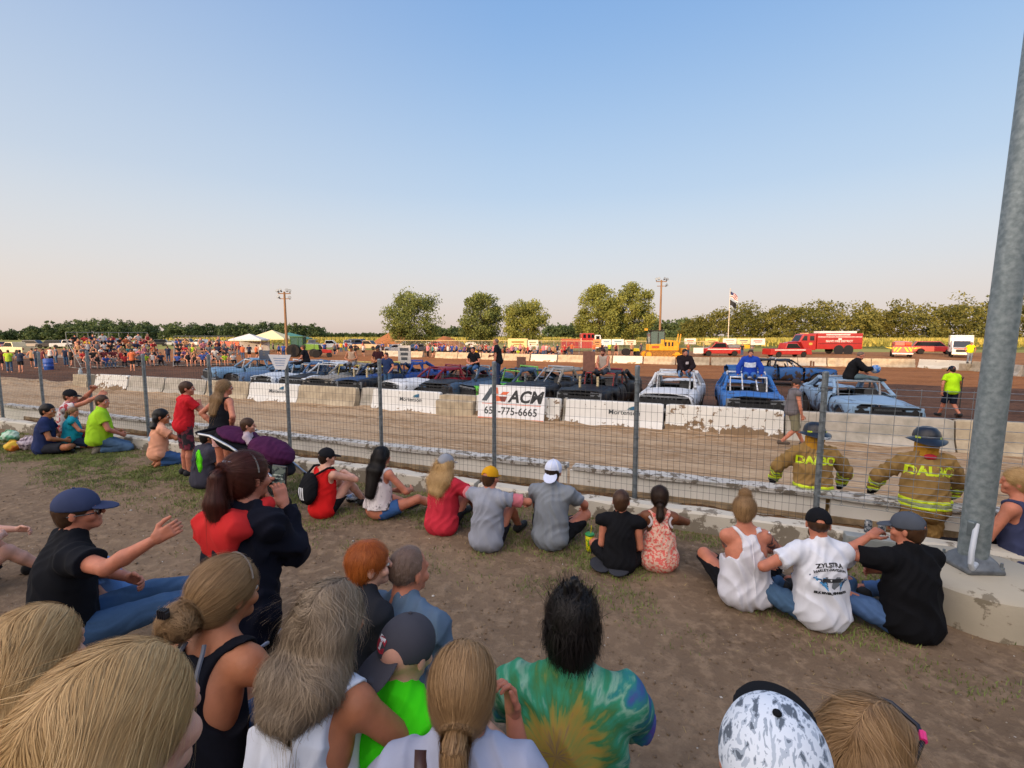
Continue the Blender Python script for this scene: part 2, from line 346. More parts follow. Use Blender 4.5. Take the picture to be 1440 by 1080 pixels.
def person(label,loc,yaw=0,s=1.0,cfg=None,**kw):
    c=dict(pz=.10,lean=.12,tw=0,hy=0,hp=.05,side=0,w=1.0,belly=1.0,female=False,hs=1.0,legs='cross',arms=None,skin='fair',hair='brown',style='short',
        top='tee',tcol='#808080',pants='jeans',pcol=None,cap=None,capyaw=0,shoes='#222222',h=.012,name='person',sleeve=.55,tmat=None,pmat=None,hands=True,hh=.006,
        hem=-.12,eyes=False,strand=0,wr=.0035,group=None,prints=None,capmat=None,arml=1.0,hairn=None,curl=.9,palm=None)
    c.update(cfg or {}); c.update(kw); K=c; root=thing(K['name'],label,'person',loc,yaw,K['group'])
    sw=.162 if K['female'] else .182; hw=.095
    pel=np.array([0,0,K['pz']],float); a=K['lean']; sd_=K['side']
    def rotv(v,ang): return np.array([v[0]*math.cos(ang)-v[1]*math.sin(ang),v[0]*math.sin(ang)+v[1]*math.cos(ang),v[2]])
    up1=unit([sd_,math.sin(a*.5),math.cos(a*.5)]); mid=pel+up1*.27; up2=unit([sd_*1.2,math.sin(a*1.5),math.cos(a*1.5)]); N=mid+up2*.245
    Rv=rotv(np.array([1.,0,0]),K['tw']); Rv=unit(Rv-up2*(Rv@up2)); Fw=np.cross(up2,Rv)
    Rb=np.stack([Rv,Fw,up2],1); rv0=np.array([1.,0,0]); Rp=np.stack([rv0,np.cross(up1,rv0),unit(up1)],1)
    Rm=np.stack([unit(rv0+Rv),np.cross(unit(up1+up2),unit(rv0+Rv)),unit(up1+up2)],1)
    sh=[N-up2*.055+Rv*q*sw for q in (-1,1)]
    nk=unit(up2*.8+np.array([0,.12,.45])); H=N+nk*.155*(.6+.4*K['hs'])
    hy,hp=K['hy'],K['hp']; hs=K['hs']
    Rh=np.array((Matrix.Rotation(K['tw']+hy,3,'Z')@Matrix.Rotation(-hp,3,'X')@Matrix.Rotation(K.get('roll',0),3,'Y')))
    hd=lambda x,y,z: H+Rh@(np.array([x,y,z])*hs)
    hip=[pel+rv0*q*hw+np.array([0,.01,-.01]) for q in (-1,1)]
    LG=K['legs']; LT={'cross':[((-.30,.33,.12),(.12,.34,.07)),((.30,.33,.12),(-.12,.38,.07))],
      'knees':[((-.14,.40,.46),(-.12,.58,.05)),((.14,.40,.46),(.12,.58,.05))],
      'kneel':[((-.12,.42,.05),(-.09,-.02,.07)),((.12,.42,.05),(.09,-.02,.07))],
      'stand':[((-.10,.03,.50),(-.11,0,.08)),((.10,.03,.50),(.11,0,.08))],
      'bench':[((-.13,.44,K['pz']+.02),(-.13,.44,K['pz']-.42)),((.13,.44,K['pz']+.02),(.13,.44,K['pz']-.42))],
      'walk':[((-.10,.14,.51),(-.10,.32,.09)),((.10,.04,.50),(.10,-.30,.13))],
      'out':[((-.12,.44,.12),(-.12,.85,.06)),((.12,.44,.12),(.12,.85,.06))]}
    L_=LT[LG] if isinstance(LG,str) else LG
    knee=[np.array(q[0],float) for q in L_]; foot=[np.array(q[1],float) for q in L_]
    for i in (0,1):   # respect bone lengths
        kd=knee[i]-hip[i]; knee[i]=hip[i]+unit(kd)*.43; fd=foot[i]-knee[i]; foot[i]=knee[i]+unit(fd)*min(.43,max(.40,np.linalg.norm(fd)))
        foot[i][2]=max(foot[i][2],.04) if LG!='bench' else foot[i][2]
    AT={'lap':[(-.10,.30,.22),(.10,.30,.22)],'knees':[(-.10,.50,.42),(.10,.50,.42)],'down':[(-.27,.05,.80),(.27,.05,.80)]}
    A_=K['arms'] or ('down' if LG in('stand','walk') else 'lap')
    if isinstance(A_,str): A_=AT[A_]
    A_=[q if hasattr(q[0],'__len__') else (q,((-1,1)[i],-.4,-.6)) for i,q in enumerate(A_)]
    el=[];ha=[]
    for i in (0,1):
        e,t=ik(sh[i],A_[i][0],.29*K['arml'],.25*K['arml'],A_[i][1]); el.append(e);ha.append(t)
    w=K['w']; bl=K['belly']; fem=K['female']
    def torso(S,hips=True,k=.05):
        if hips: S.ell(pel+np.array([0,-.01,0]),(.165*(1.06 if fem else 1)*max(1,w*.95),.125*bl**.5,.125),Rp,k)
        S.ell(pel+up1*.16+np.array([0,.015*(bl-1)*8,0]),(.142*w*(.95 if fem else 1),.108*bl,.16),Rm,k)
        S.ell(mid+up2*.06,(.152*w*(.93 if fem else 1),.115*max(1,bl*.9),.175),Rb,k)
        S.cone(sh[0]+Rv*.02,sh[1]-Rv*.02,.056,.056,k); return S
    def traps(S,r=.045):
        for i in (0,1): S.cone(N+nk*.03-Fw*.005,sh[i]*.75+N*.25,r,r*.95,.04)
    # --- body
    B=SD(); torso(B); traps(B)
    B.cone(N-up2*.04,hd(0,-.02,-.05),.056 if not fem else .05,.052 if not fem else .046,.03)
    B.ell(hd(0,-.012,.025),np.array((.076,.096,.090))*hs,Rh,.02); B.ell(hd(0,.022,-.045),np.array((.058,.068,.072))*hs,Rh,.03)
    B.cone(hd(-.012,.078,-.088),hd(.012,.078,-.088),.016*hs,.016*hs,.03)
    B.cone(hd(0,.088,.012),hd(0,.107,-.022),.008*hs,.0125*hs,.012); B.cone(hd(-.036,.078,.02),hd(.036,.078,.02),.013*hs,.013*hs,.02)
    for q in (-1,1):
        B.ell(hd(q*.031,.096,.0),np.array((.015,.012,.010))*hs,Rh,.012,sub=True)
        B.ell(hd(q*.079,-.008,-.01),np.array((.009,.018,.030))*hs,Rh,.008); B.ell(hd(q*.045,.065,-.03),np.array((.022,.022,.022))*hs,Rh,.02)
    B.cone(hd(-.018,.090,-.054),hd(.018,.090,-.054),.007*hs,.007*hs,.008); B.cone(hd(-.016,.102,-.0565),hd(.016,.102,-.0565),.0022*hs,.0022*hs,.003,sub=True)
    for i in (0,1):
        B.cone(sh[i],el[i],.050*max(1,w*.95)*(.9 if fem else 1),.039,.03); m=el[i]*.65+ha[i]*.35
        B.cone(el[i],m,.038,.040,.015);B.cone(m,ha[i],.040,.025,.015)
        if not (K['hands']): B.cone(ha[i],ha[i]+unit(ha[i]-el[i])*.09,.026,.018,.01)
    nopants=K['pants'] in('shorts',)
    for i in (0,1):
        B.cone(hip[i],knee[i],.083*max(1,w*.93),.056,.04); m=knee[i]*.68+foot[i]*.32+np.array([0,-.012 if LG in('stand','walk') else 0,0])
        B.cone(knee[i],m,.053,.053,.02);B.cone(m,foot[i],.053,.036,.02)
    kd=[]
    for i in (0,1):
        sdn=unit(foot[i]-knee[i]); f=np.array([0,1,0.])
        if LG=='kneel': f=np.array([0,-.35,-.9])
        elif LG=='cross': f=unit([(.5 if i==0 else -.5),.3,-.3])
        elif not isinstance(LG,str): f=unit(K.get('footdir',((0,1,0),(0,1,0)))[i])
        kd.append(f); hl=foot[i]-f*.05-np.array([0,0,.03]); te=foot[i]+f*.16-np.array([0,0,.035])
        hl[2]=max(hl[2],.032) if LG!='bench' else hl[2]; te[2]=max(te[2],.028) if LG!='bench' else te[2]
        B.cone(foot[i],hl,.034,.03,.02); B.cone(hl,te,.03,.024,.03); kd[-1]=(hl,te)
    V,Q=nets(B,K['h']); VV=[V];QQ=[Q];n=len(V)
    HN=[]
    if K['hands']:
        for i in (0,1):
            d=unit(ha[i]-el[i]); pn=(K['palm'][i] if K['palm'] else (np.array([1,0,0.])*(1 if i==0 else -1)+np.array([0,.2,-.3])))
            hS=hand_pts(ha[i],d,pn,(-1 if i==0 else 1)*(K['palm'][2] if K['palm'] and len(K['palm'])>2 else 1),K['curl'] if not hasattr(K['curl'],'__len__') else K['curl'][i],.98 if not fem else .9)
            V,Q=nets(hS,K['hh']); VV.append(V);QQ.append(Q+n);n+=len(V); HN.append(hS)
    body=mesh_np('body',np.concatenate(VV)*s,np.concatenate(QQ),skin('skin_'+K['skin'],SKINS[K['skin']]),root)
    # --- trousers
    if K['pants']:
        pc=K['pcol'] or {'jeans':'#3c5878','shorts':'#1b1b1e','pants':'#15151a'}[K['pants']]
        pm=K['pmat'] or cloth(K['pants']+pc,C(pc))
        S=SD(.013 if K['pants']!='jeans' else .011)
        S.ell(pel+np.array([0,.005,-.01]),(.152*(1.06 if fem else 1)*max(1,w*.95),.112*bl**.5,.110),Rp,.05)
        if K['hem']>-.07: S.ell(pel+up1*.10,(.150*w,.112*bl,.09),Rm,.05)
        fr=K.get('short',.8)
        for i in (0,1):
            if K['pants']=='shorts': S.cone(hip[i],hip[i]*(1-fr)+knee[i]*fr,.085*max(1,w*.93),.078,.04,cut=True)
            else:
                S.cone(hip[i],knee[i],.084*max(1,w*.93),.060,.04); S.cone(knee[i],foot[i]*.93+knee[i]*.07,.060,.05,.02,cut=True)
        S.plane(pel+up1*.13,up1); S.wr=(K['wr']*.8,38,1.7+len(label)*.3,1)
        V,Q=nets(S,K['h']); mesh_np('trousers' if K['pants']!='shorts' else 'shorts',V*s,Q,pm,root)
    # --- top
    T=None
    if K['top']:
        tm=K['tmat'] or cloth('top'+K['tcol'],C(K['tcol']))
        T=SD(.021 if K['top']!='jacket' else K.get('joff',.035)); torso(T); tp=K['top']
        T.ell(pel+np.array([0,-.010,0])+up1*.01,(.170*(1.05 if fem else 1)*max(1,w*.95),.130*bl**.5,.13),Rp,.05); T.ell(pel+up1*.15+np.array([0,.01,0]),(.152*(.97 if fem else 1)*max(1,w*.97),.118*bl,.22),Rm,.06)
        if tp in('tee','jacket','sleeveless'): traps(T,.036)
        if tp in('tee','jacket'):
            f=K['sleeve'] if tp=='tee' else .999
            for i in (0,1):
                if tp=='tee': T.cone(sh[i],sh[i]*(1-f)+el[i]*f,.052,.056,.03,cut=True)
                else: T.cone(sh[i],el[i],.052,.048,.03); T.cone(el[i],el[i]*.08+ha[i]*.92,.046,.034,.02,cut=True)
        if tp=='sleeveless':
            for i in (0,1): T.cone(sh[i],sh[i]+(sh[i]-N)*.2,.05,.05,.02)
        if tp in('tank','racer','halter'):
            T.ops.append(('c',N+nk*.02-Fw*.03,N+nk*.08-Fw*.03,.075,.09,.01,False,True))
            ax={'tank':.028,'racer':-.012,'halter':-.03}[tp]
            for i in (0,1):
                q=-1 if i==0 else 1
                T.ops.append(('e',sh[i]+Rv*q*ax-up2*.05,np.array((.075,.22,.125)),Rb,.01,True))
                T.ops.append(('c',sh[i]+Rv*q*(ax+.02)-up2*.12,sh[i]+Rv*q*(ax+.06)+up2*.1,.07,.06,.01,False,True))
        T.cone(hd(0,-.02,-.045)-Fw*.0,N+nk*.035+Fw*.01,.058,.06,.004,sub=True)
        T.plane(pel+up1*K['hem'],-up1); T.wr=(K['wr']*1.35,26,1.1+len(label)*.37,.55)
        if K.get('topcut'): T.plane(pel+up1*K['topcut'],up1)
        V,Q=nets(T,K['h']); mesh_np({'jacket':'jacket'}.get(tp,'shirt'),V*s,Q,tm,root)
    # --- shoes
    if K['shoes']:
        S=SD(.009)
        for i in (0,1):
            hl,te=kd[i]; S.cone(hl,te,.036,.030,.02); S.cone(hl+np.array([0,0,.025]),hl*.6+te*.4+np.array([0,0,.015]),.036,.034,.02)
        V,Q=nets(S,max(K['h'],.010)); mesh_np('shoes',V*s,Q,M('shoe'+K['shoes'],C(K['shoes']),.8),root)
    if K.get('socks'):
        S=SD(.006)
        for i in (0,1): S.cone(foot[i]*.98+knee[i]*.02,foot[i]*.55+knee[i]*.45,.037,.047,.02,cut=True)
        V,Q=nets(S,K['h']); mesh_np('socks',V*s,Q,cloth('sock'+K['socks'],C(K['socks'])),root)
    # --- hair
    st=K['style']; hmat=hm(K['hair']); Hh=None
    if st!='none':
        Hh=SD(); th=.008 if st not in('buzz',) else .004
        if st=='spiky': th=.012
        Hh.ell(hd(0,-.014,.027),np.array((.076+th,.096+th,.090+th))*hs,Rh,.02)
        if st!='buzz': Hh.ell(hd(0,-.05,-.03),np.array((.066,.05,.07))*hs,Rh,.03)
        if st=='buzz': Hh.ell(hd(0,.06,-.02),np.array((.11,.08,.12))*hs,Rh,.01,sub=True)
        Hh.ell(hd(0,.085,-.045),np.array((.078,.055,.085))*hs,Rh,.012,sub=True); Hh.ell(hd(0,.12,.0),np.array((.09,.055,.06))*hs,Rh,.012,sub=True)
        if st in('short','buzz','spiky','bun','pony'):
            Hh.plane(hd(0,-.04,-.085),Rh@np.array([0,.25,-1.]))
            for q in (-1,1): Hh.ell(hd(q*.085,.03,-.055),np.array((.03,.055,.055))*hs,Rh,.01,sub=True)
        dwn=np.array([0,-.15,-1.])
        if st=='long':
            ln=K.get('hl',.34); pts=[hd(0,-.06,-.02),hd(0,-.075,-.11),N-Fw*.10-up2*.02-np.array([0,0,.0]),N-Fw*.13-up2*(ln-.12)]; hwid=K.get('hwid',1.0)
            for q in (-1,-.35,.35,1):
                o=[Rh@np.array([q*.05,0,0])*hs,Rh@np.array([q*.065*hwid,0,0]),Rv*q*.075*hwid,Rv*q*.05*hwid]
                Hh.chain([pts[j]+o[j] for j in range(4)],[.05,.046,.044*K.get('hvol',1),.022*K.get('hvol',1)],.03)
        if st=='pony':
            a0=hd(0,-.105,.02+K.get('pyh',0)); g=K.get('pdir',(0,0)); a1=hd(0,-.15,.0+K.get('pyh',0)); a2=a1+np.array([g[0]*.06,-.03,-.11]);a3=a2+np.array([g[0]*.05,.02,-K.get('pl',.14)])
            Hh.chain([hd(0,-.09,.02+K.get('pyh',0)),a0,a1,a2,a3],[.03,.017,.026,.034,.008],.02)
            b=MB(); v=Rh@np.array([0,-1,-.1]); R=Vector((0,0,1)).rotation_difference(Vector(unit(v))).to_matrix(); b.lathe([(.017*1,-.009),(.026,-.006),(.026,.006),(.017,.009)],Vector(a0)*1,14,R)
            o=b.build('hair_tie',M('hairtie',(.01,.01,.012),.7),root,True); o.scale=(s,s,s)
        if st=='bun':
            bz=K.get('bz',.07); by=K.get('by',-.085); Hh.ell(hd(0,by,bz),np.array((.044,.036,.038))*K.get('bs',1),Rh,.005)
            if K.get('bs',1)>1.1: Hh.ell(hd(.02,by-.02,bz-.02),np.array((.03,.026,.026)),Rh,.006)
        if K.get('hairw',True): Hh.wr=(.0022 if st!='spiky' else .005,95 if st!='spiky' else 70,2.,.35)
        if K['cap']: Hh.plane(hd(0,0,.035),Rh@np.array([0,0,1.]))
        V,Q=nets(Hh,K.get('hairh',K['h']*.8)); ho=mesh_np('hair',V*s,Q,hmat,root)
        if K['strand']:
            Hh.wr=None
            if st=='pony': tgt=hd(0,-.115,.02+K.get('pyh',0)); 
            elif st=='bun': tgt=hd(0,K.get('by',-.085),K.get('bz',.07))
            crown=hd(0,-.02,.12)
            def dirf(P):
                if st in('pony','bun'):
                    d=tgt-P; r=np.linalg.norm(d,axis=1,keepdims=True); f=(P[:,2:3]<tgt[2]-.0)&(((P-H)@Rh)[:,1:2]<-.115)
                    if st=='bun': return np.where(r<.05,np.cross(d,np.array([.2,1,.1])),d/(r+1e-6))
                    return np.where(f,np.array([0,0,-1.]),d/(r+1e-6))
                d=P-crown; r=np.linalg.norm(d,axis=1,keepdims=True)+1e-6
                if st=='long':
                    q=(P-H)@Rh; px=K.get('part',.01); tt=np.clip((q[:,2:3]+.01)/.10,0,1)**.8; sw=K.get('sweep',.9)
                    lat=np.concatenate([np.tanh((q[:,:1]-px)/.018),-sw+0*q[:,:1],-.15+0*q[:,:1]],1)@Rh.T
                    cw=.38*np.stack([np.sin(q[:,2]*26+q[:,1]*18),np.sin(q[:,0]*24+q[:,2]*15+1.),0*q[:,0]],-1)
                    return lat*tt+dwn*(1-tt)+cw*K.get('curlw',.6)
                if st=='spiky': return np.where(((P-H)@Rh)[:,2:3]>.05,Rh@np.array([0,.1,1.]),np.array([0,0,-1.]))+d/r*.3
                return d/r*np.clip(1.3-r*6,0,1)+dwn*np.clip(r*8,0.15,1)
            strands('hair_strands',Hh,dirf,K['strand'],K.get('ssteps',12),K.get('sstep',.014),K.get('swid',.0022),hmat,ho,lev=.002,h=.012,s=s,seed=len(label),jit=K.get('sjit',.22),lift=K.get('slift',.004),wave=K.get('wave',0),freefrac=K.get('fly',.05))
        if K.get('spikes'):
            rng=np.random.default_rng(3); 
            S2=SD()
            for _ in range(70):
                th,ph=rng.uniform(-1.2,1.2),rng.uniform(0,6.28); q=np.array([math.sin(th)*.08*math.cos(ph),-.015+math.sin(th)*.09*math.sin(ph),.02+.095*math.cos(th)])
                p0=hd(*q); dd=unit(Rh@(q*np.array([.6,.6,1.5])+np.array([rng.normal(0,.02),.01+rng.normal(0,.02),.08]))); S2.cone(p0-dd*.01,p0+dd*rng.uniform(.02,.05)+dd*(.028 if abs(th)<.6 else 0),.012,.0025,.008)
            V,Q=nets(S2,.005); mesh_np('hair_spikes',V*s,Q,hmat,ho)
    # --- beard
    if K.get('beard'):
        S=SD(); S.ell(hd(0,.04,-.08),np.array((.062,.065,.055))*hs,Rh,.02); S.plane(hd(0,0,-.045),Rh@np.array([0,.15,1.]))
        V,Q=nets(S,K['h']*.8); mesh_np('beard',V*s,Q,hmat,root)
    # --- cap
    if K['cap']:
        cm=K['capmat'] or cloth('cap'+K['cap'],C(K['cap']),bump=.15); Rc=Rh@np.array(Matrix.Rotation(K['capyaw'],3,'Z')); cz=lambda x,y,z:H+Rc@(np.array([x,y,z])*hs)
        hh_=min(K['h'],.008)*.8; S=SD(); S.ell(cz(0,.0,.032) if K['capyaw'] else cz(0,-.010,.032),np.array((.090,.108,.100))*hs,Rc,.01); S.plane(cz(0,0,.018 if not K['capyaw'] else -.008),Rc@np.array([0,-.12 if not K['capyaw'] else .1,-1.]))
        if K.get('snap',True):    # opening above the strap at the back of the cap
            S.ell(cz(0,-.115,.035),np.array((.032,.04,.026))*hs,Rc,.004,sub=True)
        V,Q=nets(S,hh_); co=mesh_np('cap',V*s,Q,cm,root)
        S=SD(); bt=K.get('brim',.08)
        Rb2=Rc@np.array(Matrix.Rotation(-.22 if not K['capyaw'] else -.75,3,'X')); S.ell(cz(0,.105,.012),np.array((.074,bt,.0075))*hs,Rb2,.01); S.plane(cz(0,.075,0),Rc@np.array([0,-1.,0]))
        if K.get('flat') is None: S.ops[0]=('e',cz(0,.105,.016) if not K['capyaw'] else cz(0,.120,-.030),np.array((.074,bt,.009))*hs,Rb2,.01,False)
        V,Q=nets(S,.0045 if K['h']<=.014 else hh_); mesh_np('brim',V*s,Q,K.get('brimmat') or cm,co)
        S=SD(); S.ell(cz(0,-.010 if not K['capyaw'] else 0,.134),np.array((.008,.008,.005))*hs,Rc); V,Q=nets(S,.003); mesh_np('button',V*s,Q,K.get('brimmat') or cm,co)
    # --- eyes
    if K['eyes']:
        S=SD()
        for q in (-1,1): S.ell(hd(q*.031,.081,.0),np.array((.012,.012,.011))*hs,Rh,.001)
        V,Q=nets(S,.004); mesh_np('eyes',V*s,Q,M('eye_white',(.6,.58,.55),.2,var=.05),root)
        S=SD()
        for q in (-1,1): S.ell(hd(q*.031,.0905,.0),np.array((.0055,.004,.0055))*hs,Rh,.001); S.cone(hd(q*.017,.093,.021),hd(q*.045,.084,.022),.003*hs,.0025*hs,.001)
        V,Q=nets(S,.003); mesh_np('eyes_and_brows',V*s,Q,M('iris',C('#2a1c14'),.3,var=.05),root)
        root.children[-1].name='eyebrows'
    K.update(root=root,T=T,H=H,Rh=Rh,hd=hd,N=N,sh=sh,el=el,ha=ha,knee=knee,foot=foot,pel=pel,up1=up1,up2=up2,Rb=Rb,Fw=Fw,Rv=Rv,s=s,Hh=Hh,B=B)
    return K
def back_print(K,V2,F,cx,cz,mat,name='print',rot=0,off=.004):   # lay flat artwork (x right as seen from behind, y up) on the back of the shirt
    V2=np.array(V2,float); r=math.cos(rot),math.sin(rot); x=V2[:,0]*r[0]-V2[:,1]*r[1]+cx; z=V2[:,0]*r[1]+V2[:,1]*r[0]+cz
    base=K['mid'] if 'mid' in K else (K['pel']+K['N'])/2
    Rv,Fw,up=K['Rv'],K['Fw'],K['up2']; P=base+x[:,None]*Rv+z[:,None]*up-Fw*.5; P=P.astype(np.float32); t=np.zeros(len(P))
    for _ in range(60): d=K['T'](P)-off; P=P+Fw*np.clip(d,-.02,.05)[:,None]*.8
    return mesh_np(name,P*K['s'],F,mat,K['root'],False)
def print_text(K,txt,size,cx,cz,mat,rot=0,arc=0,bold=.0,width=1,name='lettering'):
    V,F=text_mesh(txt,size,bold,0,width); V=V.copy()
    if arc: V[:,1]-=arc*V[:,0]**2
    return back_print(K,V,F,cx,cz,mat,name,rot)
def quad(x0,y0,x1,y1,nx=1,ny=1):
    V=[];F=[]
    for j in range(ny+1):
        for i in range(nx+1): V.append((x0+(x1-x0)*i/nx,y0+(y1-y0)*j/ny,0))
    for j in range(ny):
        for i in range(nx): a=j*(nx+1)+i; F.append((a,a+1,a+nx+2,a+nx+1))
    return np.array(V,float),F
# ---------------------------------------------------------------- ground
def dirt_mat(name,c1,c2,c3=None,streak=None,sc=1.0,bump=.6,specks=True):
    m=bpy.data.materials.new(name); m.use_nodes=True; t=m.node_tree; l=t.links.new; p=t.nodes['Principled BSDF']; p.inputs['Roughness'].default_value=.95; p.inputs['Specular IOR Level'].default_value=.15
    tc=nd_(t,'ShaderNodeTexCoord'); mp=nd_(t,'ShaderNodeMapping'); l(tc.outputs['Object'],mp.inputs[0])
    if streak: mp.vector_type='TEXTURE'; mp.inputs['Rotation'].default_value=(0,0,AZT); mp.inputs['Scale'].default_value=(1/streak[0],1/streak[1],1)
    n1=nd_(t,'ShaderNodeTexNoise'); n1.inputs['Scale'].default_value=.7*sc; n1.inputs['Detail'].default_value=8; l(mp.outputs[0],n1.inputs[0])
    n2=nd_(t,'ShaderNodeTexNoise'); n2.inputs['Scale'].default_value=9*sc; n2.inputs['Detail'].default_value=8; n2.inputs['Roughness'].default_value=.7; l(mp.outputs[0],n2.inputs[0])
    mx=nd_(t,'ShaderNodeMix',data_type='RGBA'); mx.inputs[6].default_value=(*c1,1); mx.inputs[7].default_value=(*c2,1)
    r1=nd_(t,'ShaderNodeMapRange'); r1.inputs[1].default_value=.38;r1.inputs[2].default_value=.62; l(n1.outputs[0],r1.inputs[0]); l(r1.outputs[0],mx.inputs[0])
    m2=nd_(t,'ShaderNodeMix',data_type='RGBA'); m2.inputs[7].default_value=(*(c3 or c1),1); l(mx.outputs[2],m2.inputs[6])
    r2=nd_(t,'ShaderNodeMapRange'); r2.inputs[1].default_value=.48;r2.inputs[2].default_value=.62; l(n2.outputs[0],r2.inputs[0]); l(r2.outputs[0],m2.inputs[0])
    out=m2
    if specks:
        v=nd_(t,'ShaderNodeTexVoronoi'); v.inputs['Scale'].default_value=14; l(tc.outputs['Object'],v.inputs[0])
        r3=nd_(t,'ShaderNodeMapRange'); r3.inputs[1].default_value=.10;r3.inputs[2].default_value=.06; l(v.outputs['Distance'],r3.inputs[0])
        w_=nd_(t,'ShaderNodeMath',operation='GREATER_THAN'); w_.inputs[1].default_value=.86; l(v.outputs['Color'],w_.inputs[0])
        mu=nd_(t,'ShaderNodeMath',operation='MULTIPLY'); l(r3.outputs[0],mu.inputs[0]); l(w_.outputs[0],mu.inputs[1])
        m3=nd_(t,'ShaderNodeMix',data_type='RGBA'); m3.inputs[7].default_value=(.42,.38,.33,1); l(m2.outputs[2],m3.inputs[6]); l(mu.outputs[0],m3.inputs[0]); out=m3
    l(out.outputs[2],p.inputs['Base Color'])
    bp=nd_(t,'ShaderNodeBump'); bp.inputs['Strength'].default_value=bump; bp.inputs['Distance'].default_value=.03; l(n2.outputs[0],bp.inputs['Height']); l(bp.outputs[0],p.inputs['Normal'])
    return m
def grid_sn(name,s0,s1,n0,n1,ds,dn,zf,mat):
    a=np.linspace(s0,s1,max(2,int((s1-s0)/ds)+1));b=np.linspace(n0,n1,max(2,int((n1-n0)/dn)+1)); A,Bq=np.meshgrid(a,b,indexing='ij')
    X=A*UX+Bq*NX;Y=A*UY+Bq*NY;Z=zf(A,Bq)+0*A; V=np.stack([X,Y,Z],-1).reshape(-1,3); n=len(b)
    i=(np.arange(len(a)-1)[:,None]*n+np.arange(n-1)[None]).reshape(-1); F=np.stack([i,i+n,i+n+1,i+1],-1)
    return tag(mesh_np(name,V,F,mat,None,True),kind='structure')
def near_z(s,n):
    return (fbm(s*1.3,n*1.3,3,1)-.45)*.05+(fbm(s*9,n*9,3,5)-.45)*.022+(fbm(s*3.5,n*3.5,2,9)-.4)*.02-.012
dm=dirt_mat('trodden_dirt',C('#7f6b56'),C('#6c5a48'),C('#8c7760'),bump=1.0)
# grass tint near the kerb
t=dm.node_tree; 
grid_sn('ground',-16,7.5,-2,5.70,.045,.045,near_z,dm)
grid_sn('outer_ground',-60,40,-60,-1.9,2,2,lambda s,n:-.03,dm)
clods_track=1
bank=dirt_mat('bank_soil',C('#6b5036'),C('#4e3a28'),C('#7c6348'),bump=.8)
grid_sn('soil_strip',-16,9,5.76,6.24,.05,.06,lambda s,n:.10+(fbm(s*5,n*5,3,3)-.5)*.10,bank)
trackm=dirt_mat('track_dirt',C('#ab9172'),C('#8c7052'),C('#bda78a'),streak=(.22,2.2),bump=.8)
grid_sn('track',-60,24,6.3,15.6,.09,.075,lambda s,n:TR+(vn(s*.35,n*3.3,2)-.5)*.05+(fbm(s*2.2,n*7,3,4)-.5)*.05+np.clip((n-13.0),0,1)*.07*vn(s*1.5,n*3,8)*2,trackm)
infm=dirt_mat('infield_dirt',C('#5c4030'),C('#3f2b20'),C('#74503a'),streak=(.5,1.6),bump=.8,specks=False)
grid_sn('infield',-75,60,15.55,33,.3,.25,lambda s,n:TR+.01+(fbm(s*.8,n*.8,3,6)-.5)*.12,infm)
finf=dirt_mat('sunlit_infield_tint',C('#94603a'),C('#7c4c2c'),C('#a8703f'),streak=(.4,1.4),bump=1.0,specks=False)  # low sunlight put into the colour: lighter, more orange than the near infield
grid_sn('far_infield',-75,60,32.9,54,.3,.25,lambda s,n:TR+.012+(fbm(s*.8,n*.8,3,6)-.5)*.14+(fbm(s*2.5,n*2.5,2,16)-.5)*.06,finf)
farm=dirt_mat('lot_dirt',C('#94653f'),C('#7a5233'),C('#a5774c'),sc=.4,bump=.3,specks=False)
def flat(name,pts,z,mat):
    return tag(mesh_np(name,[(p[0],p[1],z) for p in pts],[tuple(range(len(pts)))],mat,None,False),kind='structure')
farm_v=[(-2500,-400),(2500,-400),(2500,3500),(-2500,3500)]
flat('field',farm_v,TR-.16,dirt_mat('field_grass',C('#8d8a4a'),C('#74763c'),C('#9c9455'),sc=.05,bump=.1,specks=False))
flat('dirt_lot',[(-170,14),(-75,12),(60,12),(95,20),(95,78),(20,88),(-60,98),(-170,110)],TR-.07,farm)
flat('gravel_lot',[(-120,62),(-47,60),(-44,68),(-120,76)],TR-.04,dirt_mat('gravel',C('#80766c'),C('#6c645c'),C('#8e857a'),sc=.6,bump=.2,specks=False))
# ---------------------------------------------------------------- grass tufts and straw
def blades(name,n,place,hgt,mat,label,kind='stuff',wid=.004,flatf=0,seed=2):
    rng=np.random.default_rng(seed); s,nn=place(rng,n); n=len(s)
    X=s*UX+nn*NX;Y=s*UY+nn*NY;Z=near_z(s,nn)-.004
    a=rng.uniform(0,6.28,n); h=hgt*rng.uniform(.35,1.2,n); ln=rng.normal(0,.55,(n,2))
    dx=np.cos(a)*wid*rng.uniform(.6,1.5,n);dy=np.sin(a)*wid
    P0=np.stack([X-dx,Y-dy,Z],-1);P1=np.stack([X+dx,Y+dy,Z],-1); k=1-flatf
    m_=np.stack([X+ln[:,0]*h*.35,Y+ln[:,1]*h*.35,Z+h*.6*k+.004],-1); P2=m_+np.stack([dx,dy,dx*0],-1)*.8; P2b=m_-np.stack([dx,dy,dx*0],-1)*.8
    P3=np.stack([X+ln[:,0]*h,Y+ln[:,1]*h,Z+h*k+.006],-1)
    V=np.stack([P0,P1,P2,P2b,P3,P3+.0005],1).reshape(-1,3); b=np.arange(n)*6
    F=np.concatenate([np.stack([b,b+1,b+2,b+3],-1),np.stack([b+3,b+2,b+5,b+4],-1)])
    o=mesh_np(name,V,F,mat,None,False); return tag(o,label,'grass',None,kind)
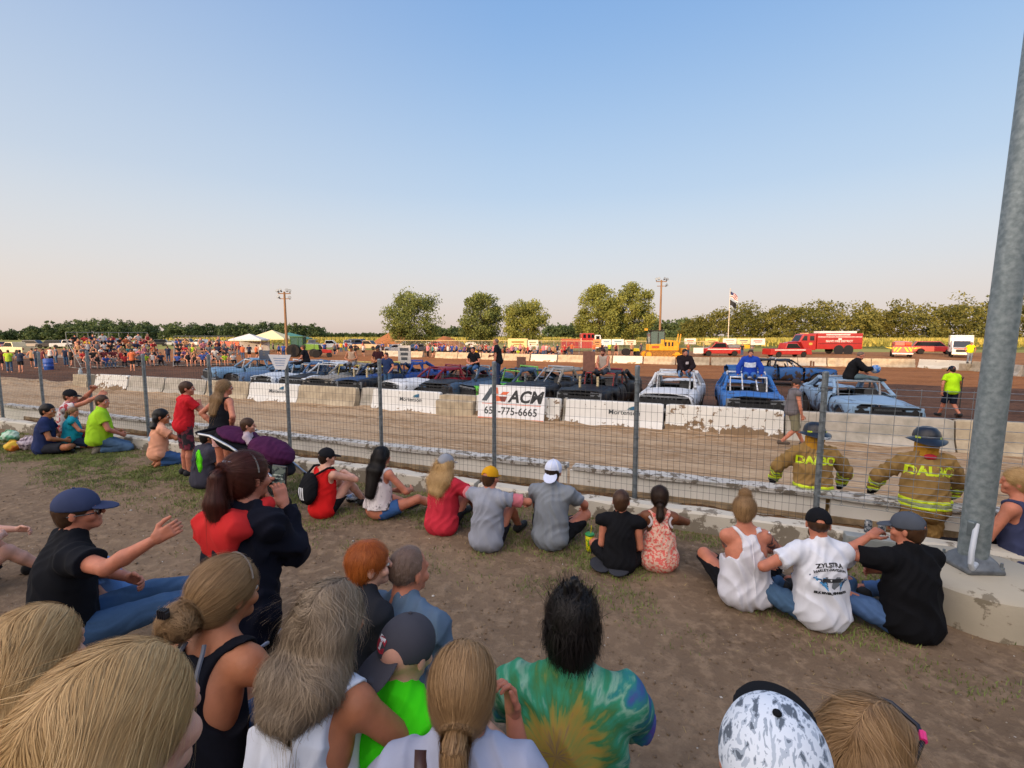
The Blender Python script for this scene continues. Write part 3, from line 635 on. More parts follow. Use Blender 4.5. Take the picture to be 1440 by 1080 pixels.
def gp(rng,n):
    s=rng.uniform(-15,7,n);q=rng.uniform(2.2,5.56,n)
    den=np.clip(1.25-np.abs(q-4.75)/1.0,0,1)*np.clip((fbm(s*1.2+7,q*1.2,3,11)-.27)*5,0,1)*np.where(fbm(s*5,q*5,2,12)>.30,1,.25)
    den=den+np.clip((s+11)/-3,0,0)+.05*np.clip((fbm(s*2,q*2,2,14)-.55)*8,0,1)
    k=rng.random(n)<den; return s[k],q[k]
gm=M('grass_blade',C('#7c8a44'),.8,var=.45,scale=3,col2=C('#56602f'))
blades('grass',420000,gp,.030,gm,'short patchy grass along the foot of the concrete kerb',wid=.0035)
def sp(rng,n):
    s=rng.uniform(-12,7.2,n);q=rng.uniform(-1.5,5.5,n); den=.10+.9*np.clip((s-1)/3,0,1)*np.clip((fbm(s*1.5,q*1.5,3,21)-.42)*5,0,1)*np.clip((q-2)/1.5,0.1,1)
    k=rng.random(n)<den; return s[k],q[k]
so_=blades('dry_grass',70000,sp,.06,M('straw',C('#b39c68'),.8,var=.3,scale=5,col2=C('#8c794e')),'dry straw and dead grass scattered over the trodden dirt',wid=.0022,flatf=.75,seed=5)
# clods, pebbles and bits of litter
def clods(name,n,rmin,rmax,s0,s1,q0,q1,mat,label,seed,zf=None,cat='stones'):
    rng=np.random.default_rng(seed); s=rng.uniform(s0,s1,n);q=rng.uniform(q0,q1,n); r=rmin*(rmax/rmin)**(rng.random(n)**2.2); Z=(near_z(s,q) if zf is None else zf(s,q))
    X=s*UX+q*NX;Y=s*UY+q*NY; B=np.array([(1,0,0),(-1,0,0),(0,1,0),(0,-1,0),(0,0,1),(0,0,-1)],float); F0=np.array([(0,2,4),(2,1,4),(1,3,4),(3,0,4),(2,0,5),(1,2,5),(3,1,5),(0,3,5)])
    J=B[None]*(rng.uniform(.6,1.3,(n,6,1)))*np.array([1,1,.6]); a=rng.uniform(0,6.28,n); c,sn=np.cos(a),np.sin(a); V=np.stack([J[...,0]*c[:,None]-J[...,1]*sn[:,None],J[...,0]*sn[:,None]+J[...,1]*c[:,None],J[...,2]],-1)*r[:,None,None]+np.stack([X,Y,Z+r*.25],-1)[:,None]
    return tag(mesh_np(name,V.reshape(-1,3),(F0[None]+(np.arange(n)*6)[:,None,None]).reshape(-1,3),mat,None,False),label,cat,None,'stuff')
clods('clods',26000,.003,.016,-9,7.2,-1.5,5.5,dm,'small clods of dry dirt over the trodden ground',31)
clods('pebbles',2600,.003,.008,-9,7.2,-1.5,5.5,M('pebble',C('#9a8f80'),.8,var=.4,scale=2),'pale pebbles dotted over the trodden ground',32)
clods('litter',260,.006,.02,-10,7,0,5.4,M('litter_white',C('#c4c0b8'),.8,var=.2,scale=2),'small scraps of pale litter on the trodden ground',33,cat='litter')
# ---------------------------------------------------------------- kerb, track wall, fence
conc=M('kerb_concrete',C('#b3a999'),.9,var=.35,scale=5,bump=.5,bscale=25,col2=C('#7d7466'))
def wear(name,top,base,thr=.5,sc=5,zs=0,zw=.3,bump=.5,dark=None,zamp=.5):
    # paint worn away in irregular patches, more of it towards the foot (zs) of the piece
    m=bpy.data.materials.new(name); m.use_nodes=True; t=m.node_tree; l=t.links.new; p=t.nodes['Principled BSDF']; p.inputs['Roughness'].default_value=.85; p.inputs['Specular IOR Level'].default_value=.25
    tc=nd_(t,'ShaderNodeTexCoord'); n=nd_(t,'ShaderNodeTexNoise'); n.inputs['Scale'].default_value=sc; n.inputs['Detail'].default_value=9; n.inputs['Roughness'].default_value=.65; l(tc.outputs['Object'],n.inputs[0])
    sx=nd_(t,'ShaderNodeSeparateXYZ'); l(tc.outputs['Object'],sx.inputs[0]); mr=nd_(t,'ShaderNodeMapRange'); l(sx.outputs['Z'],mr.inputs[0]); mr.inputs[1].default_value=zs;mr.inputs[2].default_value=zs+zw; mr.inputs[3].default_value=zamp;mr.inputs[4].default_value=0
    ad=nd_(t,'ShaderNodeMath',operation='ADD'); l(n.outputs[0],ad.inputs[0]); l(mr.outputs[0],ad.inputs[1])
    st=nd_(t,'ShaderNodeMapRange'); st.inputs[1].default_value=thr;st.inputs[2].default_value=thr+.035; l(ad.outputs[0],st.inputs[0])
    n2=nd_(t,'ShaderNodeTexNoise'); n2.inputs['Scale'].default_value=2.2; n2.inputs['Detail'].default_value=6; l(tc.outputs['Object'],n2.inputs[0])
    a=nd_(t,'ShaderNodeMix',data_type='RGBA'); a.inputs[6].default_value=(*(Vector(top)*.72),1);a.inputs[7].default_value=(*top,1); l(n2.outputs[0],a.inputs[0])
    b=nd_(t,'ShaderNodeMix',data_type='RGBA'); b.inputs[6].default_value=(*base,1);b.inputs[7].default_value=(*(dark or Vector(base)*.55),1); l(n2.outputs[0],b.inputs[0])
    mx=nd_(t,'ShaderNodeMix',data_type='RGBA'); l(st.outputs[0],mx.inputs[0]); l(a.outputs[2],mx.inputs[6]); l(b.outputs[2],mx.inputs[7]); l(mx.outputs[2],p.inputs['Base Color'])
    bp=nd_(t,'ShaderNodeBump'); bp.inputs['Strength'].default_value=bump; bp.inputs['Distance'].default_value=.015; l(n.outputs[0],bp.inputs['Height']); l(bp.outputs[0],p.inputs['Normal'])
    return m
kerbm=wear('kerb_paint',C('#cdc7b8'),C('#8c8374'),thr=.55,sc=4.5,zs=0,zw=.22,zamp=.16)
boardm=wear('board_paint',C('#dedbd2'),C('#9a8c74'),thr=.66,sc=6,zs=0,zw=.12,zamp=.18,bump=.2)
railm=wear('rail_paint',C('#c9c6bf'),C('#7f7669'),thr=.52,sc=9,zs=0,zw=.01,zamp=0,bump=.5)
def strip_profile(name,prof,s0,s1,ds,mat,parent,jz=.012,jn=.006,seed=0):
    a=np.arange(s0,s1+ds*.5,ds); n=len(prof); V=[];F=[]
    for i,s in enumerate(a):
        for j,(q,z) in enumerate(prof):
            e=(float(vn(s*3.1,j*1.7+seed,seed))-.5)
            V.append((s*UX+(q+e*jn*2)*NX,s*UY+(q+e*jn*2)*NY,z+e*jz*2*(1 if z>.02 else 0)))
    for i in range(len(a)-1):
        for j in range(n): k=(j+1)%n; F.append((i*n+j,i*n+k,(i+1)*n+k,(i+1)*n+j))
    F.append(tuple(range(n))[::-1]);F.append(tuple((len(a)-1)*n+j for j in range(n)))
    return mesh_np(name,V,F,mat,parent,False)
kerb=thing('concrete_kerb','low weathered white painted concrete kerb the spectators sit against','kerb')
rng_=random.Random(4); s=-16.0
while s<8.6:
    e=s+rng_.uniform(1.9,2.5); e=min(e,8.8)
    dz=rng_.uniform(-.012,.012)
    strip_profile('kerb_block',[(5.585,-.1),(5.58,.19+dz),(5.605,.215+dz),(5.76,.22+dz),(5.78,.19),(5.78,-.1)],s+.006,e-.006,.12,kerbm,kerb,seed=int(s*7)%50); s=e
tw=thing('track_wall','white board retaining wall with weathered plank rail beside the track','wall')
s=-17.0;i=0
while s<10:
    e=min(s+3.05,10.2)
    strip_profile('board',[(6.22,TR-.1),(6.22,.36),(6.27,.36),(6.27,TR-.1)],s+.004,e-.004,.3,boardm,tw,0.004,.004,seed=i)
    strip_profile('rail_plank',[(6.17,.372),(6.165,.425),(6.35,.435),(6.345,.372)],s+.01+(.04 if i%2 else 0),e-.01+(.04 if i%2 else 0),.15,railm,tw,.006,.008,seed=i+60); s=e;i+=1
# second, lower plank edge in front of the boards
strip_profile('lower_plank',[(6.195,.10),(6.195,.17),(6.216,.17),(6.216,.10)],-16,9,.2,M('weathered_wood',C('#8f7c60'),.9,var=.5,scale=7,bump=.5),tw,.01,.004,seed=3)
galv=M('galvanised',C('#8d969b'),.45,var=.3,scale=18,metal=.65,bump=.08,bscale=60,col2=C('#6f787e'))
FN=5.93
posts_u=[(-62,515),(2,515),(56,500),(122,502),(200,511),(289,505),(397,501),(533,506),(690,510),(899,514),(1174,516)]
sp_=[S_at(u,FN,1.75) for u,_ in posts_u]
sp_fit=np.polyfit(range(len(sp_)),sp_,1); FS=[sp_fit[1]+sp_fit[0]*i for i in range(-1,len(sp_)+2)]
fence=thing('wire_fence','galvanised welded wire fence on steel posts above the kerb','fence')
ftop=1.66
for i,s in enumerate(FS):
    p=L(s,FN); b=MB(); tilt=rng_.uniform(-.012,.012); ph=1.84+rng_.uniform(-.03,.03)
    b.tube([p+Vector((0,0,.0)),p+Vector((tilt*UX,tilt*UY,ph))],.030,12); b.lathe([(.032,ph-.05),(.032,ph),(.02,ph+.012)],(p.x+tilt*UX,p.y+tilt*UY,0),12)
    for z in (.5,.95,1.4,1.62): b.lathe([(.034,z-.008),(.034,z+.008)],(p.x+tilt*UX*z/1.8,p.y+tilt*UY*z/1.8,0),12)
    b.build('post',galv,fence,True)
wirem=M('fence_wire',C('#4c4d4c'),.6,var=.2,metal=.3,spec=.3)
def wires(name,s0,s1,zs,ss,zt,zb,r,fn,wob=.0,off=0):
    P=[]
    def seg(pts,n=4):
        P.append((pts,r))
    for s in ss:
        o_=(vn(s*.9,0,31)-.5)*wob; seg([L(s+o_*.3,fn-.034+off,zb),L(s+o_,fn-.034+off+(vn(s,1,3)-.5)*wob,(zt+zb)/2),L(s,fn-.034+off,zt)])
    for z in zs:
        n=max(3,int((s1-s0)/.32)); seg([L(s0+(s1-s0)*i/n,fn-.0365+off+(vn(i*.7,z,5)-.5)*wob,z+(vn(i*.35,z*2,8)-.5)*wob*1.3) for i in range(n+1)])
    b=MB()
    for pts,rr in P: b.tube(pts,rr,4,False)
    return b
ss=np.arange(FS[0],FS[-3],.068); b=wires('w',FS[0],FS[-3],list(np.arange(.13,ftop,.115))+[ftop],ss,ftop,.13,.0018,FN,.012)
b.build('wire_mesh',wirem,fence)
s0=FS[-3];s1=8.8; zs=[1.66,1.6,1.5,1.4,1.3,1.2,1.1,1.0,.92,.84,.76,.68,.61,.54,.48]
b=wires('w',s0,s1,zs,np.arange(s0+.02,s1,.2),1.67,.42,.003,FN,.01)
for q in np.arange(s0+.02,s1,.2): b.tube([L(q+.012*math.cos(a),FN-.034,.41+.012*math.sin(a)) for a in np.linspace(0,5.6,8)],.003,4)
b.tube([L(s0+(s1-s0)*i/14,FN-.03,.47-.10*math.sin(i/14*3.14)+.02*math.sin(i*1.9)) for i in range(15)],.004,5)
b.tube([L(s0+(s1-s0)*i/14,FN-.02,.40-.12*math.sin(i/14*3.14)+.02*math.sin(i*1.3)) for i in range(15)],.003,5)
b.build('panel_wire',galv,fence)
# card sign on the sixth post
cs=thing('card_sign','small white trapezoid card fixed to the top of a fence post','sign',L(S_at(397,FN,1.8),FN-.05,1.76),AZT+.1)
MB().prism([(-.10,-.13),(.10,-.13),(.235,.12),(-.235,.12)],-.004,.004).build('card',M('white_card',C('#c9cbd0'),.7,var=.05),cs)
b=MB()
for k in range(4): b.box((0,-.0055,.06-.04*k),(.26-.03*k,.001,.012))
b.build('print',M('print_blue',C('#7f93b8'),.7),cs)
# grey box and cans by the kerb
p=L(S_at(1222,5.50,.1),5.49)
bx=thing('utility_box','grey metal electrical box standing against the kerb below two cans','box',(p.x,p.y,0),AZT)
b=MB(); b.box((0,0,.12),(.42,.13,.26)); b.build('casing',M('grey_paint',C('#8a8f8d'),.6,var=.15,scale=10),bx,bevel=.008)
b=MB(); b.box((0,-.067,.12),(.38,.004,.22)); b.box((.16,-.071,.12),(.02,.006,.05)); b.build('door',M('grey_paint2',C('#7d8382'),.6,var=.15,scale=10),bx,bevel=.002)
for k,(u,t_) in enumerate(((1221,'left'),(1240,'right'))):
    q=L(S_at(u,5.66,.3),5.66,.226)
    cn=thing('drink_can','left silver drink can on the kerb, nearer the fence post' if k==0 else 'right silver drink can on the kerb, nearer the man in the grey cap','can',q,k*1.1,'two silver cans on the kerb')
    prof=[(.026,0),(.033,.008),(.033,.108),(.028,.120),(.0275,.123)]
    MB().lathe(prof,n=20).build('can_body',M('can_print',C('#b7bcc2'),.3,var=.6,scale=35,metal=.8,col2=C('#56616d'),thr=.5),cn,True)
    MB().lathe([(.027,.1175),(.002,.1175)],n=20).build('lid',M('can_lid',C('#c9ccd0'),.25,metal=1,var=.05),cn)
# ---------------------------------------------------------------- steel light pole on its concrete pedestal
pp=Vector((3.78,3.75,0))
pd=thing('concrete_pedestal','round weathered concrete footing under the tall steel pole','footing',(pp.x+.02,pp.y-.04,0))
MB().lathe([(.53,-.15),(.53,.20),(.515,.27),(.47,.30),(.0,.305)],n=48).build('drum',wear('footing_paint',C('#b9b09c'),C('#8f8571'),thr=.6,sc=5,zs=0,zw=.3,zamp=.1),pd,True)
pl=thing('steel_pole','thick tapered galvanised steel light pole at the right edge','pole',(pp.x,pp.y,.30),.4)
b=MB(); b.tube([(0,0,.06),(.42,-.12,14)],[.098,.066],40); b.build('shaft',M('pole_steel',C('#8a9598'),.5,var=.28,scale=26,metal=.35,bump=.15,bscale=30,col2=C('#6d7a7e')),pl,True)
b=MB(); b.lathe([(.205,0),(.205,.035),(.18,.06),(.15,.10),(.112,.13),(.100,.14)],n=4,R=RZ(.35)); b.build('base_plate',M('pole_base',C('#75797c'),.45,var=.3,scale=12,metal=.6,bump=.2),pl,True,bevel=.03)
b=MB()
for k in range(4):
    a=.35+k*math.pi/2; MB().lathe([(.018,.0),(.018,.065),(.010,.066),(.010,.10)],(.172*math.cos(a),.172*math.sin(a),0),6).build('anchor_bolt',galv,pl)
b=MB(); b.box((-.095,-.02,.36),(.06,.05,.12)); b.build('hand_hole_cover',M('pole_steel'if 0 else 'plate_steel',C('#707c80'),.5,metal=.5),pl,bevel=.01)
b=MB(); b.tube([(-.08,-.04,.40),(-.15,-.06,.30),(-.215,-.08,.20),(-.235,-.09,.12),(-.21,-.09,.075),(-.11,-.07,.085)],.019,12); b.build('conduit_pipe',M('pvc',C('#b9c0c8'),.4,var=.08),pl,True)
# ---------------------------------------------------------------- trees
bark=M('bark',C('#5c4c3c'),.95,var=.4,scale=4,bump=.6,stretch=(1,1,.2))
def leafm(name,a,b): 
    if name in MATS: return MATS[name]
    m=bpy.data.materials.new(name); m.use_nodes=True; t=m.node_tree; l=t.links.new; p=t.nodes['Principled BSDF']; p.inputs['Roughness'].default_value=.7; p.inputs['Specular IOR Level'].default_value=.2
    at=nd_(t,'ShaderNodeAttribute'); at.attribute_name='tint'; mx=nd_(t,'ShaderNodeMix',data_type='RGBA'); mx.inputs[6].default_value=(*b,1);mx.inputs[7].default_value=(*a,1)
    l(at.outputs['Fac'],mx.inputs[0]); l(mx.outputs[2],p.inputs['Base Color']); p.inputs['Transmission Weight'].default_value=0
    tr=nd_(t,'ShaderNodeBsdfTranslucent'); l(mx.outputs[2],tr.inputs[0]); ms=nd_(t,'ShaderNodeMixShader'); ms.inputs[0].default_value=.25
    l(p.outputs[0],ms.inputs[1]); l(tr.outputs[0],ms.inputs[2]); l(ms.outputs[0],t.nodes['Material Output'].inputs[0]); MATS[name]=m; return m
def crown_np(rng,H,W,n,leaf,base=.12,clumps=60,oval=1.0):
    # clump centres spread through the crown's volume, leaves scattered round each
    c=[]
    while len(c)<clumps:
        p=rng.uniform(-1,1,3); 
        if np.linalg.norm(p)<1 and (rng.random()<np.linalg.norm(p)**1.2+.15): c.append(p)
    c=np.array(c); zc=H*(base+(1-base)/2); hz=H*(1-base)/2
    c=c*np.array([W/2,W/2,hz])*.86+np.array([0,0,zc]); c[:,:2]*= (1-.25*np.clip((c[:,2:3]-zc)/hz,0,1)*oval)
    rad=rng.uniform(.09,.17,clumps)*W
    k=rng.integers(0,clumps,n); d=rng.normal(0,1,(n,3)); d/=np.linalg.norm(d,axis=1,keepdims=True); r=rad[k]*rng.uniform(.35,1.15,n)
    P=c[k]+d*r[:,None]*np.array([1,1,.75]); a=rng.normal(0,1,(n,3)); a=a*.7+d*.3; a/=np.linalg.norm(a,axis=1,keepdims=True)
    b=np.cross(a,rng.normal(0,1,(n,3))); b/=np.linalg.norm(b,axis=1,keepdims=True); c2=np.cross(a,b); L_=leaf*rng.uniform(.6,1.4,n)[:,None]
    V=np.stack([P-b*L_,P-c2*L_*.55,P+b*L_,P+c2*L_*.55],1).reshape(-1,3); F=np.arange(n*4).reshape(n,4)
    tint=np.repeat(np.clip(.5+rng.normal(0,.16,n)+(rng.uniform(-.25,.25,clumps))[k],0,1),4)
    return V,F,tint,c
def tree(name,label,loc,H,W,n,leaf,mat,seed,group=None,base=.12,clumps=60,cat='tree',tr=.02):
    rng=np.random.default_rng(seed); t=thing(name,label,cat,loc,0,group)
    V,F,ti,c=crown_np(rng,H,W,n,leaf,base,clumps)
    o=mesh_np('crown',V,F,mat,t,False); a=o.data.attributes.new('tint','FLOAT','POINT'); a.data.foreach_set('value',ti.astype(np.float32))
    b=MB(); b.tube([(0,0,-.3),(.02*H,0,H*.22),(.0,.02*H,H*.5),(0,0,H*.8)],[H*tr,H*tr*.75,H*tr*.45,H*tr*.12],9)
    for q in c[rng.choice(len(c),min(22,len(c)),False)]:
        z0=max(H*.12,min(H*.65,q[2]*.55)); b.tube([(0,0,z0),(q[0]*.5,q[1]*.5,(z0+q[2])*.5+.04*H),tuple(q)],[H*tr*.35,H*tr*.2,H*tr*.05],5)
    b.build('trunk',bark,t,True); return t
lm=leafm('leaf_bright',C('#a0a252'),C('#5a6230'))
lm2=leafm('leaf_mid',C('#8c9450'),C('#4a5530'))
lmw=leafm('leaf_olive',C('#857f40'),C('#4a5026'))
lm3=leafm('leaf_dark',C('#617046'),C('#384a30'))
grp=None
for u,vt,wpx,D,m,seed,lab in ((583,403,74,95,lm2,1,'round dark green tree standing alone beside the dirt mound'),(677,409,58,95,lm2,2,'left tree of the middle pair behind the far crowd'),(738,416,64,93,lm,3,'right tree of the middle pair, lower and wider, left of the red fire engine'),(841,398,60,92,lm,4,'left tree of the tall pair behind the red fire engine'),(888,394,58,93,lm,5,'right and tallest tree of the pair beside the bulldozer')):
    p=atD(u,D,TR); Ht=zat(vt,D)-TR+.3
    tree('shade_tree',lab,(p.x,p.y,TR-.1),Ht,wpx/670*D*1.18,14000,.20,m,seed,'row of trees beyond the far barriers',base=.03,clumps=80,tr=.016)
# shade: trees and an added board wall behind the spectators
proto=tree('shade_tree','broad leafy tree behind the spectator bank, shading it',(-18,-15,-.1),12.2,9.5,9000,.42,lm3,11,'trees behind the spectator bank',base=.02,clumps=90)
k=0
for x in np.arange(-112,44,5.0):
    if abs(x+18)<3: continue
    d=dup(proto); d.location=(x+random.uniform(-1,1),-17+random.uniform(-1.5,1.5),-.1); z=random.uniform(.80,.92)*(.80 if x<-22 else 1.0); d.scale=(1,1,z); d.rotation_euler=(0,0,random.uniform(0,6.28)); k+=1
# ---------------------------------------------------------------- far woods
b=MB(); b.box((-34,-13.2,2.3),(158,.12,4.8)); bf=thing('added_shade_wall','long tall board windbreak behind the spectator bleachers','fence',(0,0,0))  # unseen wall, added to stop low sun passing under the trees
b.build('boards',M('added_wall_boards',C('#6a5a48'),.9,var=.3,scale=2),bf); b=MB()
for x in np.arange(-112,46,4.0): b.box((x,-13.05,2.2),(.14,.16,4.7))
b.build('post_row',bark,bf)
def wood(name,label,pts,hmin,hmax,n,leaf,mat,seed,depth=25,dens=1.0):
    rng=np.random.default_rng(seed); VV=[];FF=[];TT=[];o=0; b=MB()
    for (x0,y0,h0),(x1,y1,h1) in zip(pts[:-1],pts[1:]):
        ln=math.hypot(x1-x0,y1-y0); m=max(3,int(ln/(hmin*.24)*dens))
        for i in range(m):
            f=(i+rng.random())/m; x=x0+(x1-x0)*f;y=y0+(y1-y0)*f+rng.uniform(0,depth)*1.0; H=(h0+(h1-h0)*f)*rng.uniform(1.08,1.45)
            V,F,t,c=crown_np(rng,H,H*rng.uniform(.8,1.2),n,leaf,-.12,26); V=V+np.array([x,y,TR]); VV.append(V);FF.append(F+o);o+=len(V); TT.append(np.clip(t*.6+rng.uniform(-.1,.5),0,1))
            b.tube([(x,y,TR-.5),(x,y,TR+H*.7)],[H*.02,H*.008],4,False)
    b.add([],[]); n0=len(FF); V=np.concatenate(VV);F=np.concatenate(FF)
    ob=mesh_np(name,V,F,mat,None,False); a=ob.data.attributes.new('tint','FLOAT','POINT'); a.data.foreach_set('value',np.concatenate(TT).astype(np.float32))
    return tag(ob,label,'wood',None,'stuff')
def wp(u,D,v): p=atD(u,D,TR); return (p.x,p.y,zat(v,D)-TR)
wood('woods','green wood on the horizon at the left behind the parked cars',[wp(-160,300,476),wp(0,300,466),wp(50,300,459),wp(105,300,452),wp(170,300,458),wp(250,300,459),wp(300,310,458),wp(350,310,457),wp(432,315,459),wp(452,318,468)],7,11,620,.62,lm3,21,28)
wood('woods','green wood on the horizon at the right behind the fire tanker',[wp(965,230,462),wp(985,225,449),wp(1020,220,440),wp(1060,215,436),wp(1110,205,438),wp(1160,200,434),wp(1235,195,430),wp(1262,200,445),wp(1300,190,431),wp(1360,185,430),wp(1480,180,426),wp(1620,175,426)],9,13,800,.52,lmw,22,16)
wood('woods','small distant wood low on the horizon between the trees and the light pole',[wp(600,420,463),wp(690,420,461)],6,8,260,1.0,lm3,23,15)
wood('woods','low far wood on the horizon behind the red fire engine',[wp(770,380,461),wp(815,380,459),wp(960,330,455),wp(985,300,456)],6,8,260,1.0,lm3,24,15)
wood('woods','thin dark line of far trees on the horizon right of the left wood',[wp(458,600,470),wp(560,600,470)],5,6,90,1.5,lm3,25,10)
# standing corn beyond the lots
rng=np.random.default_rng(5); CV=[];n=52000
u=rng.uniform(0,1,n); x=-110+u*330; y=np.where(x<20,150,118)+rng.uniform(0,42,n)-np.clip(x-20,0,80)*.25; z=TR+rng.uniform(.9,2.2,n)-.1
a=rng.uniform(0,6.28,n); dx=np.cos(a)*.22;dy=np.sin(a)*.22; P=np.stack([x,y,z],-1); V=np.stack([P-np.stack([dx,dy,dx*0+.6],-1),P+np.stack([dx,dy,dx*0-.5],-1),P+np.stack([dx*.3,dy*.3,dx*0+.32],-1)],1).reshape(-1,3)
corn=mesh_np('corn',V,np.arange(n*3).reshape(n,3),M('corn_leaf',C('#b1a04a'),.8,var=.4,scale=.3,col2=C('#7f7f38')),None,False); tag(corn,'pale green and yellow standing corn along the far edge of the lot','crop',None,'stuff')
# ---------------------------------------------------------------- near row of concrete barriers
bw=wear('barrier_white',C('#e6e4de'),C('#93816a'),thr=.64,sc=4,zs=.02,zw=.34,zamp=.13,bump=.4)
bwc=wear('barrier_white_chipped',C('#e6e3da'),C('#8d7458'),thr=.58,sc=3.2,zs=.0,zw=.55,zamp=.22,bump=.6)
bc=M('barrier_concrete',C('#b8a98f'),.9,var=.3,scale=3,bump=.5,bscale=20,col2=C('#988a74'))
bc2=M('barrier_grey',C('#b4ac9f'),.9,var=.3,scale=3,bump=.5,bscale=20,col2=C('#959083'))
ND=14.35; PROF=[(-.30,0),(-.30,.08),(-.17,.32),(-.09,.78),(-.075,.81),(.075,.81),(.09,.78),(.17,.32),(.30,.08),(.30,0)]
inkm=M('ink_grey',C('#44484c'),.8); bluem=M('ink_blue',C('#2f6388'),.8); tealm=M('ink_teal',C('#3f6f72'),.8)
def barrier(u0,u1,mat,label,nd=ND,logo=None,prof=PROF,z0=TR,group='barriers between track and infield',jig=.0,yaw=0,hs=1.0,name='concrete_barrier'):
    s0,s1=S_at(u0,nd-.17,z0+.4),S_at(u1,nd-.17,z0+.4); ln=s1-s0; p=L((s0+s1)/2,nd+jig,z0-.03)
    t=thing(name,label,'barrier',p,AZT+yaw,group); b=MB(); n=len(prof); st=max(4,int(ln/.12)); V=[];F=[]
    for i in range(st+1):
        x=-ln/2+ln*i/st
        for j,(q,z) in enumerate(prof):
            e=(float(vn(x*4+u0,j*2.3,7))-.5)*.02; chip=0
            if z<.1 and q<0: chip=max(0,float(vn(x*3+u0,5,9))-.62)*.22
            edge=.03*(1 if i in(0,st) and z>.7 else 0)
            V.append((x,q+e+chip*.3,(z-edge)*hs+(chip if z<.05 else 0)))
    for i in range(st):
        for j in range(n): k=(j+1)%n; F.append((i*n+j,i*n+k,(i+1)*n+k,(i+1)*n+j))
    F.append(tuple(range(n))[::-1]);F.append(tuple(st*n+j for j in range(n)))
    b.add(V,[f[::-1] for f in F]); b.build('concrete_body',mat,t)
    sl=-.148; 
    if logo:
        zc=.56; yy=-.135
        ang=math.atan2(.08,.46); up=(0,math.sin(ang),math.cos(ang)); cx=logo if logo is not True else 0
        sign_text('lettering','Mortenson',.20,inkm,t,(cx,yy-.002-.012,zc-.06),(1,0,0),up,bold=.002,width=1.05)
        q=MB()
        for (x0,z0_,x1,z1) in ((.02,.03,.10,.08),(.10,.03,.30,.16)): q.add([(cx+x0+.05,yy-.012+z0_*.17,zc+z0_),(cx+x1+.05,yy-.012+z0_*.17,zc+z0_),(cx+x1+.05,yy-.012+z1*.17,zc+z1),(cx+x0+.12,yy-.012+z1*.17,zc+z1*.8)],[(0,1,2,3)])
        q.build('emblem',bluem,t)
        q=MB(); q.add([(cx+.1,yy-.0135+.075*.17,zc+.075),(cx+.24,yy-.0135+.06*.17,zc+.045),(cx+.22,yy-.0135+.13*.17,zc+.13)],[(0,1,2)]); q.build('emblem_mark',tealm,t)
    return t
BLK=[(-.24,0),(-.24,.40),(-.20,.42),(-.20,.76),(.20,.76),(.24,0)]
barrier(104,123,bc,'short tan concrete block at the left end of the near barrier row',prof=BLK)
barrier(133,178,bwc,'chipped white barrier, first long one from the left end of the near row')
barrier(180,229,bc2,'bare concrete barrier with a white top edge behind the lime shirt man',)
barrier(231,288,bc2,'bare grey concrete barrier behind the boy in the red shirt')
barrier(290,348,bc,'bare tan concrete barrier behind the woman in the black tank top')
barrier(350,418,bw,'white barrier with dark lettering, the smallest and leftmost lettered one',logo=.25)
barrier(419,499,bc,'bare tan barrier between the two leftmost lettered white barriers')
barrier(501,522,bc2,'short grey piece of barrier left of the second lettered white barrier',jig=.25)
barrier(523,617,bw,'white lettered barrier directly left of the stacked tan block',logo=.25)
barrier(617,668,bc,'stepped tan concrete block between a lettered barrier and the advertising board',prof=[(-.36,0),(-.36,.55),(-.31,.58),(-.12,.59),(-.11,.74),(.2,.74),(.24,0)])
barrier(669,787,bwc,'white barrier standing behind the large advertising board')
barrier(789,794,bc2,'narrow grey barrier end between two white barriers',jig=.2)
barrier(795,932,bw,'white lettered barrier to the right of the advertising board',logo=.35)
barrier(936,1102,bwc,'badly chipped white barrier in front of the white and blue derby cars')
barrier(1105,1342,bc2,'long bare grey barrier behind the two firefighters')
barrier(1345,1500,bc,'bare tan barrier at the right edge behind the steel pole')
# bottles / cone on the left block
p=L(S_at(113,ND,.2),ND,TR+.73); c=thing('traffic_cone','small clear bottle shaped marker on the short tan block','marker',p)
MB().lathe([(.09,0),(.10,.12),(.07,.2),(.03,.27),(.03,.33)],n=12).build('marker_body',M('clearish',C('#aab2b4'),.3),c,True); MB().lathe([(.035,.33),(.035,.37)],n=10).build('cap',inkm,c)
# ---------------------------------------------------------------- advertising board leaning on the barrier
s0,s1=S_at(672,13.95,.0),S_at(765,13.95,.0); W=s1-s0; pc=L((s0+s1)/2,13.93,TR+.0)
sg=thing('advertising_board','white advertising board with orange base band leaning on a barrier','sign',pc,AZT); TL=.13
Hh_=W*.5; up=Vector((0,math.sin(TL),math.cos(TL))); R=RX(-TL)
b=MB(); b.box((0,0,Hh_/2),(W,.025,Hh_)); 
for i,v in enumerate(b.v): b.v[i]=tuple(R@Vector(v))
b.build('panel',M('sign_white',C('#e4e6e8'),.5,var=.06),sg,bevel=.003)
def on(x,z,e=.016): return tuple(R@Vector((x,-e,z)))
def poly(name,pts,mat,e=.016):
    return MB().add([on(x*W/2.44,z*W/2.44,e) for x,z in pts],[tuple(range(len(pts)))]).build(name,mat,sg)
orm=M('sign_orange',C('#dd6b42'),.6,var=.05); blk=M('sign_black',C('#2c2e31'),.6,var=.05); drk=M('sign_dark',C('#46505a'),.6,var=.05); brn=M('sign_brown',C('#7d3c34'),.6,var=.05)
poly('orange_band',[(-1.21,.008),(1.21,.008),(1.21,.10),(-1.21,.10)],orm)
poly('orange_rule',[(-1.08,.565),(1.10,.565),(1.10,.585),(-1.08,.585)],orm)
poly('emblem_dark_bar',[(-1.10,.66),(-.90,.66),(-.58,1.14),(-.78,1.14)],drk)
poly('emblem_orange_bar',[(-.66,1.14),(-.50,1.14),(-.46,.92),(-.62,.92)],orm)
